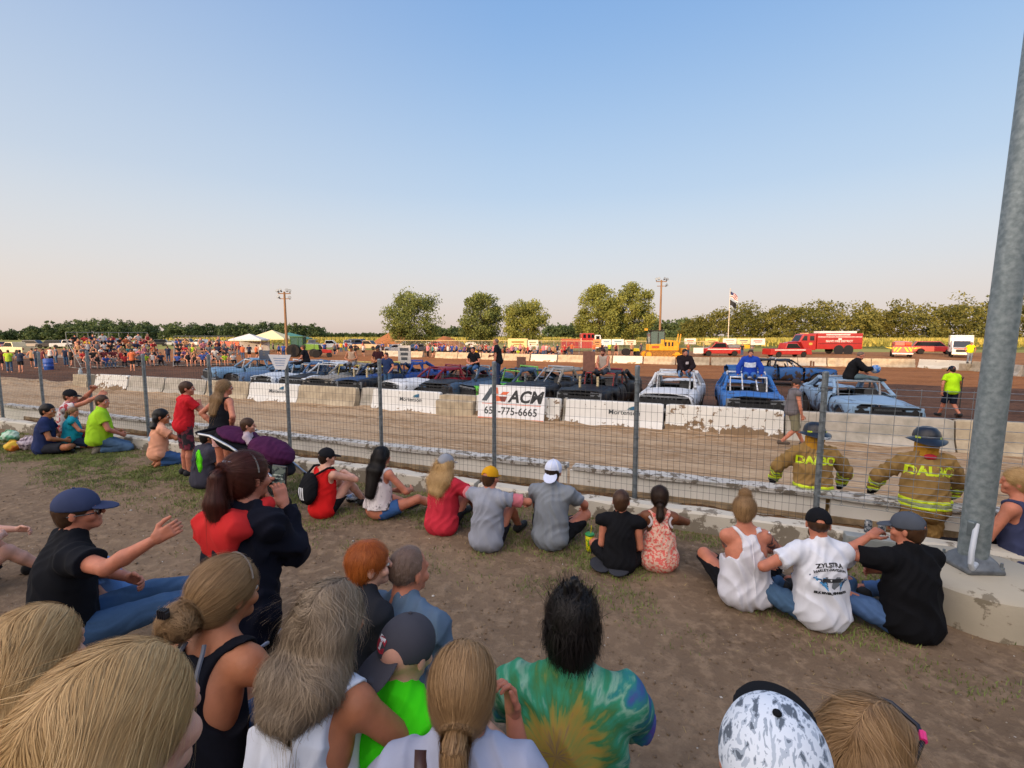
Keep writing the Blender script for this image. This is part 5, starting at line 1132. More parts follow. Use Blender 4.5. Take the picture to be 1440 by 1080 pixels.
# ---------------------------------------------------------------- fire vehicles
redm=carpaint('fire','#a32a26'); red2=carpaint('fire2','#8f1a22'); whitep=carpaint('wht','#ddd8d2'); yel=M('hivis_yellow',C('#d8e21c'),.5,var=.05); yelc=M('cat_yellow',C('#d79a1e'),.5,var=.2,scale=3); goldm=M('gold',C('#c9a04a'),.5)
def place(u,v,z=TR-.05): return G(u,v,z)
def sidetext(parent,txt,size,mat,x,y,z,side=-1,name='lettering',**k):   # on the side of a vehicle whose nose is at -y; side -1 is its left seen from in front...
    return sign_text(name,txt,size,mat,parent,(x,y,z),(0,1 if x>0 else -1,0),**k)
def tanker():
    p=place(1153,497.5); t=thing('fire_tanker','big red fire tanker with white hose bed and lettering along its side','fire truck',p,0)
    # nose towards -x in the picture: build along x
    R=None; b=MB(); W=2.5
    b=MB(); b.prism([(-5.2,.6),(-5.25,1.5),(-5.0,1.75),(-3.9,1.95),(-3.35,2.95),(-3.1,3.05),(-1.35,3.05),(-1.35,.6)],-W/2+.1,W/2-.1); b.build('cab',redm,t,bevel=.08)
    b=MB(); b.prism([(-1.25,.75),(-1.25,3.15),(5.5,3.15),(5.5,.75)],-W/2,W/2); b.build('tank_body',redm,t,bevel=.04)
    b=MB(); b.box((.9+1.2,0,3.32),(5.6,1.5,.32)); b.build('hose_tray',whitep,t,bevel=.03)
    b=MB(); b.box((1.8,-W/2-.012,2.93),(3.6,.03,.16)); b.build('ladder_rack',whitep,t)
    for z,h in ((2.72,.10),): MB().box((2.1,-W/2-.012,z-.12),(6.6,.02,h)).build('white_stripe',whitep,t)
    MB().box((2.1,-W/2-.014,1.62),(6.6,.02,.05)).build('dark_stripe',blackm,t)
    sign_text('lettering','ISANTI FIRE DISTRICT',.42,whitep,t,(2.0,-W/2-.03,1.95),(1,0,0),bold=.01)
    MB().box((2.1,-W/2-.014,2.28),(.5,.02,.28)).build('badge_plate',whitep,t)
    MB().prism([(-3.55,2.05),(-3.2,2.78),(-2.75,2.78),(-2.75,2.05)],-W/2+.085,-W/2+.09).build('cab_window',glassm,t)
    MB().prism([(-2.35,2.05),(-2.35,2.75),(-1.7,2.75),(-1.7,2.05)],-W/2+.085,-W/2+.09).build('rear_cab_window',glassm,t)
    b=MB(); b.add([(-3.92,-.95,1.98),(-3.92,.95,1.98),(-3.40,.85,2.88),(-3.40,-.85,2.88)],[(0,1,2,3)]); b.build('windscreen',glassm,t)
    MB().box((-2.2,-W/2+.085,1.55),(.5,.01,.35)).build('door_badge',goldm,t)
    MB().box((-5.25,0,.75),(.25,2.4,.35)).build('bumper',chrome,t,bevel=.04); MB().box((-5.22,0,1.3),(.06,1.3,.6)).build('grille',chrome,t)
    MB().box((-2.6,0,3.14),(.45,1.6,.16)).build('light_bar',M('light_bar_amber',C('#d8a070'),.3),t,bevel=.03)
    MB().lathe([(.12,3.5),(.22,3.62),(.12,3.75)],(5.1,-.7,0),10).build('work_lamp',greyp,t,True)
    for x in (-3.9,2.0,3.45):
        for s in (-1,1):
            e=wheel(t,0,0,0,.58,.34,chrome); e.location=(x,s*(W/2-.2),.58); e.rotation_euler=(0,0,H2)
    for x in (2.0,3.45): MB().lathe([(.74,0),(.76,.02),(.0,.02)],(x,-W/2-.005,.62),22,RX(H2)).build('wheel_arch',blackm,t)
    MB().box((5.55,0,1.4),(.08,2.3,1.2)).build('rear_panel',yelc,t)
    return t
T1=tanker(); T1.rotation_euler=(0,0,-.02)
def engine():
    p=place(816,494.5); t=thing('fire_engine','old red fire engine with tall square cab behind the far crowd','fire truck',p,0); W=2.3
    MB().prism([(-3.4,.6),(-3.4,2.25),(-.0,2.25),(-.0,.6)],-W/2,W/2).build('pump_body',redm,t,bevel=.05)
    MB().prism([(0,.6),(0,3.15),(.1,3.2),(2.2,3.2),(2.25,2.9),(2.3,.6)],-W/2+.05,W/2-.05).build('crew_cab',redm,t,bevel=.06)
    MB().prism([(2.3,.6),(2.3,2.85),(2.5,2.95),(3.3,2.9),(3.55,1.95),(4.4,1.75),(4.55,1.5),(4.6,.7)],-W/2+.12,W/2-.12).build('hood_and_cab',whitep,t,bevel=.06)
    for x in (.55,1.35,1.95): MB().box((x,-W/2+.04,2.7),(.45,.03,.62)).build('cab_window',glassm,t)
    MB().box((2.85,-W/2+.10,2.45),(.6,.04,.55)).build('front_window',glassm,t)
    for z in (.95,1.55,2.15): MB().box((-1.7,-W/2-.01,z),(3.3,.02,.05)).build('trim_line',goldm,t)
    for x in (-2.9,-1.8,-.7): MB().box((x,-W/2-.012,1.4),(.9,.02,.9)).build('locker_door',red2,t)
    MB().box((-.05,-W/2-.02,1.5),(.09,.05,1.7)).build('grab_rail',whitep,t)
    MB().box((4.0,0,.75),(1.2,2.2,.35)).build('dark_front',M('navy_paint',C('#1f2a48'),.4),t)
    for x in (-2.0,3.5):
        for s in (-1,1):
            e=wheel(t,0,0,0,.5,.3,chrome); e.location=(x,s*(W/2-.15),.5); e.rotation_euler=(0,0,H2)
    return t
engine()
def ambulance():
    p=place(1350,502); t=thing('ambulance','white box ambulance facing the infield with a row of roof lights','ambulance',p,-.70); W=2.3
    MB().box((0,1.4,1.75),(W,3.6,2.2)).build('box_body',whitep,t,bevel=.08)
    MB().prism([(-3.0,.5),(-3.0,1.15),(-1.9,1.3),(-1.25,2.15),(-.4,2.2),(-.4,.5)],-.98,.98,R=RZ(H2)).build('cab',whitep,t,bevel=.06)
    b=MB(); b.add([(-.85,-1.93,1.33),(.85,-1.93,1.33),(.78,-1.31,2.1),(-.78,-1.31,2.1)],[(0,1,2,3)]); b.build('windscreen',glassm,t)
    for k in range(7): MB().box((-1.0+k*.333,-.42,2.66),(.22,.04,.14)).build('roof_light',M('clear_lamp',C('#a9b0b5'),.2) if k!=3 else chrome,t,bevel=.01)
    MB().box((0,-3.02,.88),(1.2,.05,.34)).build('grille',blackm,t); MB().box((0,-3.08,.5),(2.0,.14,.22)).build('bumper',chrome,t,bevel=.03)
    for s in (-1,1): MB().box((s*.8,-3.01,.9),(.3,.06,.24)).build('headlight',lampm,t); MB().box((s*1.15,-1.3,1.45),(.12,.1,.3)).build('mirror',blackm,t)
    MB().box((0,-3.04,1.17),(1.6,.04,.07)).build('red_stripe',redm,t)
    for y in (-2.1,2.0):
        for s in (-1,1): wheel(t,s*.92,y,.38,.38,.26)
ambulance()
def brush_truck():
    p=place(1268,502.5); t=thing('brush_truck','red brush fire truck seen from behind with yellow and red chevron tailgate','fire truck',p,-.62); W=2.1
    # rear faces -y
    MB().box((0,.6,1.0),(W,2.6,.9)).build('bed_body',redm,t,bevel=.06); MB().prism([(1.9,.5),(1.9,1.85),(2.1,1.95),(3.4,1.95),(3.9,1.25),(4.6,1.1),(4.7,.5)],-.95,.95,R=RZ(H2)).build('cab',redm,t,bevel=.06)
    cz=1.02; MB().box((0,-.72,cz),(1.9,.05,.62)).build('tailgate',redm,t)
    for k in range(5):
        for s in (-1,1):
            x=s*(.10+.19*k*2); MB().add([(x,-.752,cz+.30-.0),(x+s*.19,-.752,cz+.30),(x+s*.55 if abs(x+s*.55)<.95 else s*.95,-.752,cz-.30 if abs(x+s*.55)<.95 else cz+.0),(x+s*.36 if abs(x+s*.36)<.95 else s*.95,-.752,cz-.30 if abs(x+s*.36)<.95 else cz+.1)],[(0,1,2,3)]).build('chevron_stripe',M('chev_yellow',C('#e3c21e'),.5,var=.05),t)
    MB().box((0,-.85,.5),(2.1,.3,.18)).build('rear_bumper',whitep,t,bevel=.03)
    MB().box((-.3,.3,1.75),(1.1,1.2,.6)).build('pump',redm,t,bevel=.08); MB().lathe([(.32,-.3),(.32,.3)],(.55,.1,1.7),14,RY(H2)).build('hose_reel',M('hose_orange',C('#c4512c'),.6),t,True)
    MB().box((0,2.6,2.02),(1.4,.3,.14)).build('light_bar',tailm,t,bevel=.02); MB().tube([(-.9,-.4,1.4),(-.9,-.4,2.0),(.9,-.4,2.0),(.9,-.4,1.4)],.03,6).build('rear_rail',chrome,t,True)
    for y in (.4,3.9):
        for s in (-1,1): wheel(t,s*.9,y,.40,.40,.26)
    for s in (-1,1): MB().box((s*.98,-.76,1.0),(.12,.05,.3)).build('tail_light',tailm,t)
brush_truck()
def firepickup(u,v,rz,label,hoodup=False):
    t=car('pickup',redm,label,place(u,v),rz,'red fire department pickups','fire_pickup',cat='pickup')
    for s in (-1,1): MB().box((s*.985,.2,.95),(.012,4.2,.12)).build('side_stripe',whitep,t)
    MB().box((0,-.6,1.93),(1.2,.3,.13)).build('light_bar',tailm,t,bevel=.02)
    if hoodup:
        MB().box((0,-1.6,1.55),(1.6,1.1,.05),RX(math.radians(58))).build('raised_hood',redm,t,bevel=.01); MB().box((0,-2.0,1.05),(1.4,.8,.12)).build('engine_bay',blackm,t)
    else:
        MB().box((0,1.7,1.35),(1.7,1.6,.4)).build('skid_unit',greyp,t,bevel=.05)
    return t
firepickup(1012,500.5,-H2-.12,'small red fire pickup right of the bulldozer with a grey skid unit in its bed')
firepickup(1106,502,H2+.08,'red fire pickup with its hood raised in front of the fire tanker',True)
# ---------------------------------------------------------------- bulldozer, tractor
def dozer():
    p=place(927,503.5); t=thing('bulldozer','yellow crawler bulldozer with glass cab parked behind the far barriers','bulldozer',p,0); 
    MB().prism([(-1.5,.95),(-1.5,1.75),(-.1,1.8),(-.1,2.35),(1.9,2.15),(2.15,1.9),(2.15,.95)],-.8,.8).build('engine_hood',yelc,t,bevel=.06)
    MB().prism([(-1.3,1.7),(-1.4,3.05),(-1.1,3.35),(.25,3.35),(.45,3.0),(.35,1.7)],-.75,.75).build('cab_glass',M('cab_glass',C('#5c6f6c'),.1,spec=.8),t,bevel=.03)
    b=MB()
    for x in (-1.36,-.45,.36):
        for y in (-.77,.77): b.tube([(x,y,1.7),(x-(.05 if x<-1 else 0),y,3.2)],.055,6)
    b.box((-.5,0,3.4),(1.75,1.62,.12)); b.build('cab_frame',blackm,t)
    for k in range(3): MB().box((.5+k*.42,-.81,1.75),(.22,.02,.5)).build('hood_louvre',blackm,t)
    MB().box((-.75,-.81,1.4),(.9,.03,.3)).build('side_plate',M('dozer_plate',C('#b0542a'),.5),t); MB().box((-1.75,0,3.55),(.3,.5,.25)).build('work_lamp',yelc,t)
    for s in (-1,1):
        poly=[(-2.1,.45),(-1.95,.15),(-1.7,.02),(1.8,.02),(2.05,.15),(2.2,.45),(2.05,.78),(1.8,.92),(-1.7,.92),(-1.95,.78)]
        MB().prism(poly,s*1.05-.28,s*1.05+.28).build('track_shoe_belt',M('muddy_track',C('#9a6a2e'),.9,var=.5,scale=6,bump=.5),t)
        b=MB()
        for x in (-1.7,1.8): b.lathe([(.34,-.3),(.34,.3)],(x,s*1.05,.47),16,RX(H2))
        for k in range(6): b.lathe([(.11,-.295),(.11,.295)],(-1.1+k*.5,s*1.05,.22),10,RX(H2))
        b.build('track_rollers',yelc,t)
    MB().prism([(2.75,.05),(2.62,.6),(2.7,1.25),(2.85,1.25),(2.80,.6),(2.9,.05)],-1.7,1.7).build('blade',yelc,t)
    for s in (-1,1): MB().tube([(1.2,s*1.4,.5),(2.7,s*1.3,.5)],.09,8).build('push_arm',yelc,t); MB().tube([(2.3,s*.45,1.7),(2.45,s*.45,3.0)],.07,8).build('lift_cylinder',yelc,t,True)
dozer()
def tractor():
    p=place(427,502); t=thing('farm_tractor','green farm tractor with yellow wheels and cab at the left of the far infield','tractor',p,.12); gm_=carpaint('tgreen','#34602c'); ym=M('wheel_yellow',C('#d8b42c'),.5,var=.1)
    MB().prism([(.1,.9),(.1,1.75),(2.0,1.65),(2.1,.95)],-.38,.38).build('hood',carpaint('tgreen2','#6a9436'),t,bevel=.05); MB().box((2.12,0,1.3),(.05,.6,.55)).build('grille',blackm,t)
    MB().box((-.6,0,1.1),(1.5,1.0,.5)).build('chassis',gm_,t); MB().prism([(-1.3,1.3),(-1.35,2.55),(.1,2.55),(.2,1.3)],-.72,.72).build('cab_glass',M('tractor_glass',C('#46645c'),.1),t)
    MB().box((-.6,0,2.65),(1.7,1.6,.18)).build('cab_roof',gm_,t,bevel=.05)
    b=MB()
    for x in (-1.32,-.4,.15):
        for y in (-.73,.73): b.tube([(x,y,1.2),(x,y,2.6)],.04,6)
    b.build('cab_posts',gm_,t)
    for x,r,w_ in ((-.95,.85,.45),(1.55,.55,.32)):
        for s in (-1,1): e=wheel(t,0,0,0,r,w_,ym); e.location=(x,s*.95,r); e.rotation_euler=(0,0,H2)
tractor()
def small_tractor(u,v,label,col,rz):
    p=place(u,v); t=thing('compact_tractor',label,'tractor',p,rz); m_=carpaint('ct'+col,col)
    MB().prism([(.1,.6),(.1,1.1),(1.2,1.0),(1.3,.6)],-.3,.3).build('hood',m_,t,bevel=.04); MB().box((-.4,0,.6),(1.0,.6,.3)).build('chassis',blackm,t); MB().box((-.5,0,.95),(.45,.5,.12)).build('seat',blackm,t,bevel=.03)
    MB().tube([(-.8,-.4,.6),(-.8,-.4,1.9),(-.8,.4,1.9),(-.8,.4,.6)],.03,6).build('roll_hoop',blackm,t); MB().lathe([(.16,-.01),(.18,-.01),(.18,.01),(.16,.01)],(0,0,1.2),12,RY(.9)).build('steering_wheel',blackm,t)
    for x,r in ((-.6,.5),(.95,.33)):
        for s in (-1,1): e=wheel(t,0,0,0,r,.25,greyp); e.location=(x,s*.55,r); e.rotation_euler=(0,0,H2)
small_tractor(452,503,'small red and black compact tractor right of the green tractor','#a8302a',.4)
small_tractor(886,500,'low yellow and green utility machine left of the bulldozer','#b8b02e',.0)
# ---------------------------------------------------------------- far fence with banners, tents, trailer, mound
fm=M('far_fence_steel',C('#a09a90'),.6,var=.2)
b=MB(); ff=thing('far_fence','long low wire fence with a pale top rail beyond the far lot','fence',(0,0,0))
A=G(556,492,TR);Bp=G(1090,497,TR)
A=atD(556,80,TR);Bp=atD(1010,66,TR)
b.tube([A+Vector((0,0,1.95)),Bp+Vector((0,0,1.95))],.05,6); b.build('top_rail',M('rail_yellow',C('#c9b684'),.7),ff)
n=26
for i in range(n+1): q=A+(Bp-A)*i/n; MB().tube([q,q+Vector((0,0,1.98))],.035,5).build('post',fm,ff)
b=MB()
for z in np.arange(.15,1.9,.15): b.tube([A+Vector((0,0,z)),Bp+Vector((0,0,z))],.008,3,False)
for i in range(220): q=A+(Bp-A)*i/220; b.tube([q+Vector((0,0,.1)),q+Vector((0,0,1.9))],.008,3,False)
b.build('wire_mesh',fm,ff)
def banner(u0,u1,v0,v1,D,col,label,extra=None):
    a=atD(u0,D,0);c=atD(u1,D,0); z1=zat(v0,D);z0=zat(v1,D); p=(a+c)/2; w_=(c-a).length; t=thing('fence_banner',label,'banner',(p.x,p.y,z0),math.atan2(c.y-a.y,c.x-a.x),'advertising banners on the far fence')
    MB().box((0,0,(z1-z0)/2),(w_,.03,z1-z0)).build('panel',M('ban'+col,C(col),.7,var=.06),t)
    if extra:
        H_=z1-z0; b=MB(); b.box((0,-.018,H_*.62),(w_*.62,.004,H_*.16)); b.box((w_*.03,-.018,H_*.34),(w_*.46,.004,H_*.09)); b.build('printed_lines',M('banx'+extra,C(extra),.7,var=.05),t)
    return t
for a in ((714,742,476,489,70,'#d8c88c','#8a6a2c','cream banner left of the red fire engine on the far fence'),(741,757,478,487,70,'#d9d4bc','#7c7a4a','small pale banner just left of the red fire engine'),(834,845,477,488,69,'#c7905c','#5c3a2c','orange brown banner right of the red fire engine'),(846,859,477,485,69,'#dfe0da','#5a7c96','pale banner, first right of the fire engine cab'),(860,877,477,485,69,'#dde4e0','#3f7d8a','white banner with teal print left of the bulldozer'),(878,894,478,485,69,'#d9cfb8','#b0602c','cream banner directly left of the bulldozer cab'),
   (962,978,476,484,68,'#e3ddd0','#a3543c','white banner right of the bulldozer hood'),(991,1009,476,485,67,'#d9c878','#6a6a2a','yellowish banner above the small red pickup'),(1016,1035,476,484,66,'#e2ddd0','#a09a8c','blank white banner above the small red pickup bed'),(1036,1054,476,484,65,'#d8cf9a','#5a5a6a','pale yellow banner above a yellow one'),(1055,1075,476,485,64,'#e4d8d0','#a83432','white banner with red print left of the fire tanker'),(1036,1054,485,490,65,'#d9b02c',None,'plain yellow banner low on the far fence'),(975,989,489,497,64,'#e3e0d8',None,'white block at the foot of the far fence')):
    banner(a[0],a[1],a[2],a[3],a[4],a[5],a[7],a[6])
def canopy(u,v,w_,h_,col,label,rz=0,peak=.8,sides=None):
    p=G(u,v,TR-.05); t=thing('canopy_tent',label,'tent',p,rz); m_=M('canopy'+col,C(col),.7,var=.1)
    a=w_/2; MB().add([(-a,-a,h_),(a,-a,h_),(a,a,h_),(-a,a,h_),(0,0,h_+peak),(-a,-a,h_-.2),(a,-a,h_-.2),(a,a,h_-.2),(-a,a,h_-.2)],[(0,1,4),(1,2,4),(2,3,4),(3,0,4),(0,5,6,1),(1,6,7,2),(2,7,8,3),(3,8,5,0)]).build('roof',m_,t)
    for x in (-a,a):
        for y in (-a,a): MB().tube([(x*.98,y*.98,0),(x*.98,y*.98,h_)],.03,6).build('leg',greyp,t)
    if sides: MB().box((0,a*.97,h_*.45),(w_*.96,.03,h_*.8)).build('side_panel',M('canopy'+sides,C(sides),.7),t)
canopy(352,497,4.6,2.2,'#dcd8d0','white canopy tent behind the right bleacher crowd',.2,.9,'#b9bcc0')
canopy(384,494,6.2,2.3,'#e0d2a2','cream canopy tent left of the wooden light pole',.1,1.5)
canopy(408,492.5,7.5,2.3,'#3f7a70','teal green canopy tent behind the green tractor',.3,1.1)
canopy(148,490,3.4,1.9,'#2d5c9c','small blue canopy above the left bleacher crowd',.3,.5)
p=G(332,490.5,TR); t=thing('orange_trailer','bright orange open boat shaped trailer behind the right bleacher crowd','trailer',p,.1)
MB().prism([(-2.6,.5),(-3.0,1.55),(3.0,1.4),(2.5,.5)],-1,1).build('hull',M('trailer_orange',C('#d8562c'),.5,var=.1),t,bevel=.05)
for s in (-1,1): e=wheel(t,0,0,0,.35,.2); e.location=(.5,s*1.0,.35); e.rotation_euler=(0,0,H2)
# dirt mounds
def mound(u,v,w_,h_,seed,label):
    p=G(u,v,TR-.1); n=48; g=np.linspace(-1,1,n); X,Y=np.meshgrid(g,g,indexing='ij'); r=np.sqrt(X*X+Y*Y); Z=np.clip(1-r,0,1)**.85*h_*(.7+.6*fbm(X*2+seed,Y*2,4,seed))
    Z=np.where(r>=1,-.3,Z); V=np.stack([X*w_/2,Y*w_/2,Z],-1).reshape(-1,3)+np.array(p); i=(np.arange(n-1)[:,None]*n+np.arange(n-1)[None]).reshape(-1)
    o=mesh_np('dirt_mound',V,np.stack([i,i+n,i+n+1,i+1],-1),M('mound_dirt',C('#9c6234'),.95,var=.3,scale=.8,bump=.5,bscale=4),None,True); tag(o,label,'dirt mound')
mound(558,487,15,4.4,3,'tall heap of orange brown dirt left of the round tree')
mound(625,487,12,2.9,8,'low heap of dirt right of the round tree')
p=G(69,520,TR); t=thing('blue_barrel','upright blue plastic barrel among the standing people at the left','barrel',(p.x,p.y,TR))
MB().lathe([(.29,0),(.31,.03),(.31,.28),(.325,.30),(.31,.32),(.31,.58),(.325,.60),(.31,.62),(.31,.86),(.28,.9),(.0,.9)],n=20).build('drum',M('barrel_blue',C('#1f4fa8'),.45,var=.1),t,True); MB().lathe([(.04,.9),(.04,.93),(0,.93)],(.12,0,0),10).build('bung',blackm,t)
b=0
# ---------------------------------------------------------------- bleachers with their crowds, far crowd
objc=M('crowd_shirt',(.8,.8,.8),.9,var=.2,objcol=True)
def crowd_proto(nm,**kw):
    K=person('p '+nm,(0,0,0),0,h=.034,hands=False,wr=.004,shoes=None,hairh=.024,hairw=False,**kw); root=K['root']; V=[];F=[];mi=[];mats=[];n=0
    for ch in list(root.children):
        me=ch.data; v=np.zeros(len(me.vertices)*3,np.float32); me.vertices.foreach_get('co',v); v=v.reshape(-1,3); f=[tuple(i+n for i in p.vertices) for p in me.polygons]
        m_=me.materials[0]
        if ch.name.startswith(('shirt','jacket')): m_=objc
        V.append(v);F+=f;n+=len(v)
        if m_ not in mats: mats.append(m_)
        mi+=[mats.index(m_)]*len(f)
        for g in list(ch.children): bpy.data.objects.remove(g)
        bpy.data.objects.remove(ch)
    bpy.data.objects.remove(root); V=np.concatenate(V)
    me=bpy.data.meshes.new('person'); me.from_pydata([tuple(x) for x in V],[],F); 
    for m_ in mats: me.materials.append(m_)
    me.polygons.foreach_set('material_index',mi); me.polygons.foreach_set('use_smooth',[True]*len(F)); return me
SIT=[crowd_proto('s1',legs='bench',pz=.45,lean=.35,arms='lap' if 0 else [(-.12,.42,.62),(.12,.42,.62)],pants='jeans',hair='brown'),
 crowd_proto('s2',legs='bench',pz=.45,lean=.15,arms=[(-.16,.36,.55),(.16,.36,.55)],pants='shorts',female=True,style='long',hair='dirty',top='tank'),
 crowd_proto('s3',legs='bench',pz=.45,lean=.25,arms=[(-.12,.42,.62),(.22,.30,.70)],pants='shorts',hair='dark',cap='#2a2a30'),
 crowd_proto('s4',legs='bench',pz=.45,lean=.2,arms=[(-.2,.3,.6),(.12,.42,.62)],pants='pants',hair='black',skin='tan')]
STD=[crowd_proto('t1',legs='stand',pz=.93,lean=.04,arms=[(-.25,.08,.85),(.25,.08,.85)],pants='jeans',hair='brown'),
 crowd_proto('t2',legs='stand',pz=.93,lean=.02,arms=[(-.12,.25,1.12),(.12,.25,1.12)],pants='shorts',hair='dark',cap='#333338'),
 crowd_proto('t3',legs='stand',pz=.93,lean=.06,arms=[(-.22,.05,1.0),(.25,.1,.85)],pants='pants',female=True,style='long',hair='blonde'),
 crowd_proto('t4',legs='walk',pz=.92,lean=.08,arms=[(-.25,.2,.95),(.25,-.1,.9)],pants='shorts',hair='brown',top='tank')]
CN={'orange':'#b8623a','red':'#a82a2c','blue':'#2c4a94','navy':'#1f2a44','white':'#cfcac4','black':'#1c1c1f','grey':'#6f7174','pink':'#c07a86','lime green':'#a8c92c','teal':'#2c7f80','purple':'#5a3c70','yellow':'#d8b02c','tan':'#b08a64','maroon':'#5c2028'}
names=list(CN)
def far_person(me,loc,rz,col,label,group,s=1.0):
    o=bpy.data.objects.new('person',me); COL.objects.link(o); o.location=loc; o.rotation_euler=(0,0,rz); o.scale=(s,s,s); o.color=(*C(CN[col]),1); tag(o,label,'person',group); return o
rc_=random.Random(12)
def bleacher(uL,uR,vL,vR,rows,label,crowd_label,group,fill=.9,weights=None):
    A=G(uL,vL,TR);B_=G(uR,vR,TR); d=(B_-A); ln=d.length; rz=math.atan2(d.y,d.x); p=(A+B_)/2; t=thing('bleacher',label,'bleacher',p,rz); al=M('bleacher_alu',C('#9a9a98'),.45,metal=.5)
    for r in range(rows):
        MB().box((0,r*.68,.45+r*.34),(ln,.26,.04)).build('seat_plank',al,t); MB().box((0,r*.68-.36,.12+r*.34),(ln,.26,.035)).build('foot_plank',al,t)
    for k in range(5):
        x=-ln/2+ln*k/4; b=MB(); b.tube([(x,-.4,0),(x,rows*.68,.4+rows*.34)],.03,5); b.tube([(x,rows*.68-.3,0),(x,rows*.68-.3,.3+rows*.34)],.03,5); b.tube([(x,-.4,.02),(x,rows*.68,.02)],.03,5); b.tube([(x,rows*.3,0),(x,rows*.3,.2+rows*.17)],.03,5); b.build('support_frame',al,t)
    b=MB(); z=.2+rows*.34
    b.tube([(-ln/2,rows*.68,z+.8),(ln/2,rows*.68,z+.8)],.018,5)
    for k in range(9): b.tube([(-ln/2+ln*k/8,rows*.68,z-.3),(-ln/2+ln*k/8,rows*.68,z+.8)],.02,5)
    b.build('guard_rail',al,t)
    R=RZ(rz)
    for r in range(rows):
        x=-ln/2+.4
        while x<ln/2-.2:
            if rc_.random()<fill:
                col=rc_.choices(names,weights or [3,4,3,6,7,9,6,3,1,1,2,1,4,3])[0]; q=R@Vector((x+rc_.uniform(-.08,.08),r*.68-.02,r*.34+.02)); row_='front' if r==0 else 'top' if r==rows-1 else 'middle'
                far_person(rc_.choice(SIT),p+q,rz+math.pi+rc_.uniform(-.4,.4),col,f'spectator in {col} seated in the {row_} rows of the {crowd_label}',group,rc_.uniform(.86,1.06))
            x+=rc_.uniform(.5,.72)
    return p,R,ln
bleacher(114,232,519,514,6,'long low aluminium bleacher packed with people at the left turn','left bleacher','spectators on the left packed bleacher')
bleacher(244,333,515.5,513,5,'second aluminium bleacher packed with people, right of the gap','right bleacher','spectators on the right packed bleacher')
for u,v,col,k,l in ((2,521,'maroon',1,'person in a dark red top standing at the left edge beyond the track'),(14,524,'lime green',0,'person in a lime green top and dark trousers standing at the left beyond the track'),(30,524,'navy',1,'person with arms folded and white shoes between the lime green top and the barrel group'),(47,517,'tan',3,'person in a tan top walking at the left of the barrel group'),(52,518,'grey',0,'person in grey standing left of the blue barrel'),(62,519,'maroon',0,'person in a maroon shirt and jeans just left of the blue barrel'),(72,513,'white',3,'person in white standing behind the blue barrel'),(80,512,'grey',0,'person in a grey shirt right behind the blue barrel'),
    (187,522,'orange',1,'person in an orange vest standing in front of the left bleacher'),(237,510,'navy',0,'dark dressed person standing in the gap between the two bleachers'),(342,506,'orange',0,'person in firefighter orange standing right of the bleachers'),(351,505,'navy',1,'dark dressed person right of the orange firefighter'),(361,505,'orange',3,'second person in orange left of the dark number board'),(399,503,'blue',0,'person in a blue shirt at the foot of the wooden light pole'),
    (475,497,'navy',3,'person in navy walking in the dirt lot left of the yellow shirt'),(480,496,'yellow',0,'person in a yellow shirt standing in the dirt lot'),(487,495,'red',0,'person in a red shirt standing in the dirt lot'),(493,503,'lime green',3,'person in a lime top walking in front of the dirt lot'),(511,502,'white',3,'person in white bending in front of the dirt lot'),(538,497,'blue',2,'person in blue beside the tan pickup'),
    (602,503,'pink',2,'person in pink standing in the gap of the far barriers'),(609,503,'teal',3,'small person in teal standing in the gap of the far barriers'),
    (804,499,'orange',0,'person in orange seen above the bearded driver'),(835,500,'orange',0,'person in orange standing right of the red fire engine'),(846,499,'black',1,'person in black standing right of the orange one by the fire engine'),(857,499,'lime green',1,'person in lime with arms raised left of the yellow machine'),(866,500,'maroon',3,'person in maroon walking left of the yellow machine'),(888,500,'tan',1,'shirtless looking person in tan by the yellow machine'),(901,499,'navy',2,'person in navy and white left of the bulldozer track'),(967,501,'orange',0,'person in orange standing right of the bulldozer blade'),
    (1043,501,'black',0,'person in black left of the two standing behind the small pickup'),(1057,501,'grey',1,'taller person in dark grey standing between the two red pickups')):
    q=G(u,v,TR-.03); far_person(STD[k],q,rc_.uniform(-3.1,3.1) if u<480 else math.pi+rc_.uniform(-.8,.8),col,l,None)
gaps=[('between the left bleacher and the barrel',92,104),('in front of the orange trailer',322,338),('between the white tent and the card sign',366,396),('right of the green tractor',456,472),('in the middle of the dirt lot',498,534),('beside the dirt mound',536,600)]
for gi,(txt,a_,b_) in enumerate(gaps):
    for k in range(4 if gi else 2):
        col=rc_.choice(['navy','black','grey','white','tan','maroon','blue','red']); q=G(rc_.uniform(a_,b_),rc_.uniform(494,501) if gi else 515,TR-.03)
        far_person(rc_.choice(STD),q,rc_.uniform(-3.1,3.1),col,f'far person in {col} standing {txt}','people standing about the dirt lot',rc_.uniform(.9,1.05))
grp='crowd standing behind the far barriers'
for i in range(64):
    u=610+i*2.95+rc_.uniform(-1,1)
    if u>800: break
    col=rc_.choices(names,[2,5,3,4,7,6,5,4,1,1,2,1,5,3])[0]; q=G(u,rc_.uniform(499.5,502.5),TR-.05)
    far_person(rc_.choice(STD+SIT[:2]),q,math.pi+rc_.uniform(-.5,.5),col,f'spectator in {col} in the far crowd, {"left" if u<700 else "right"} of the standing man in black',grp,rc_.uniform(.82,1.02))
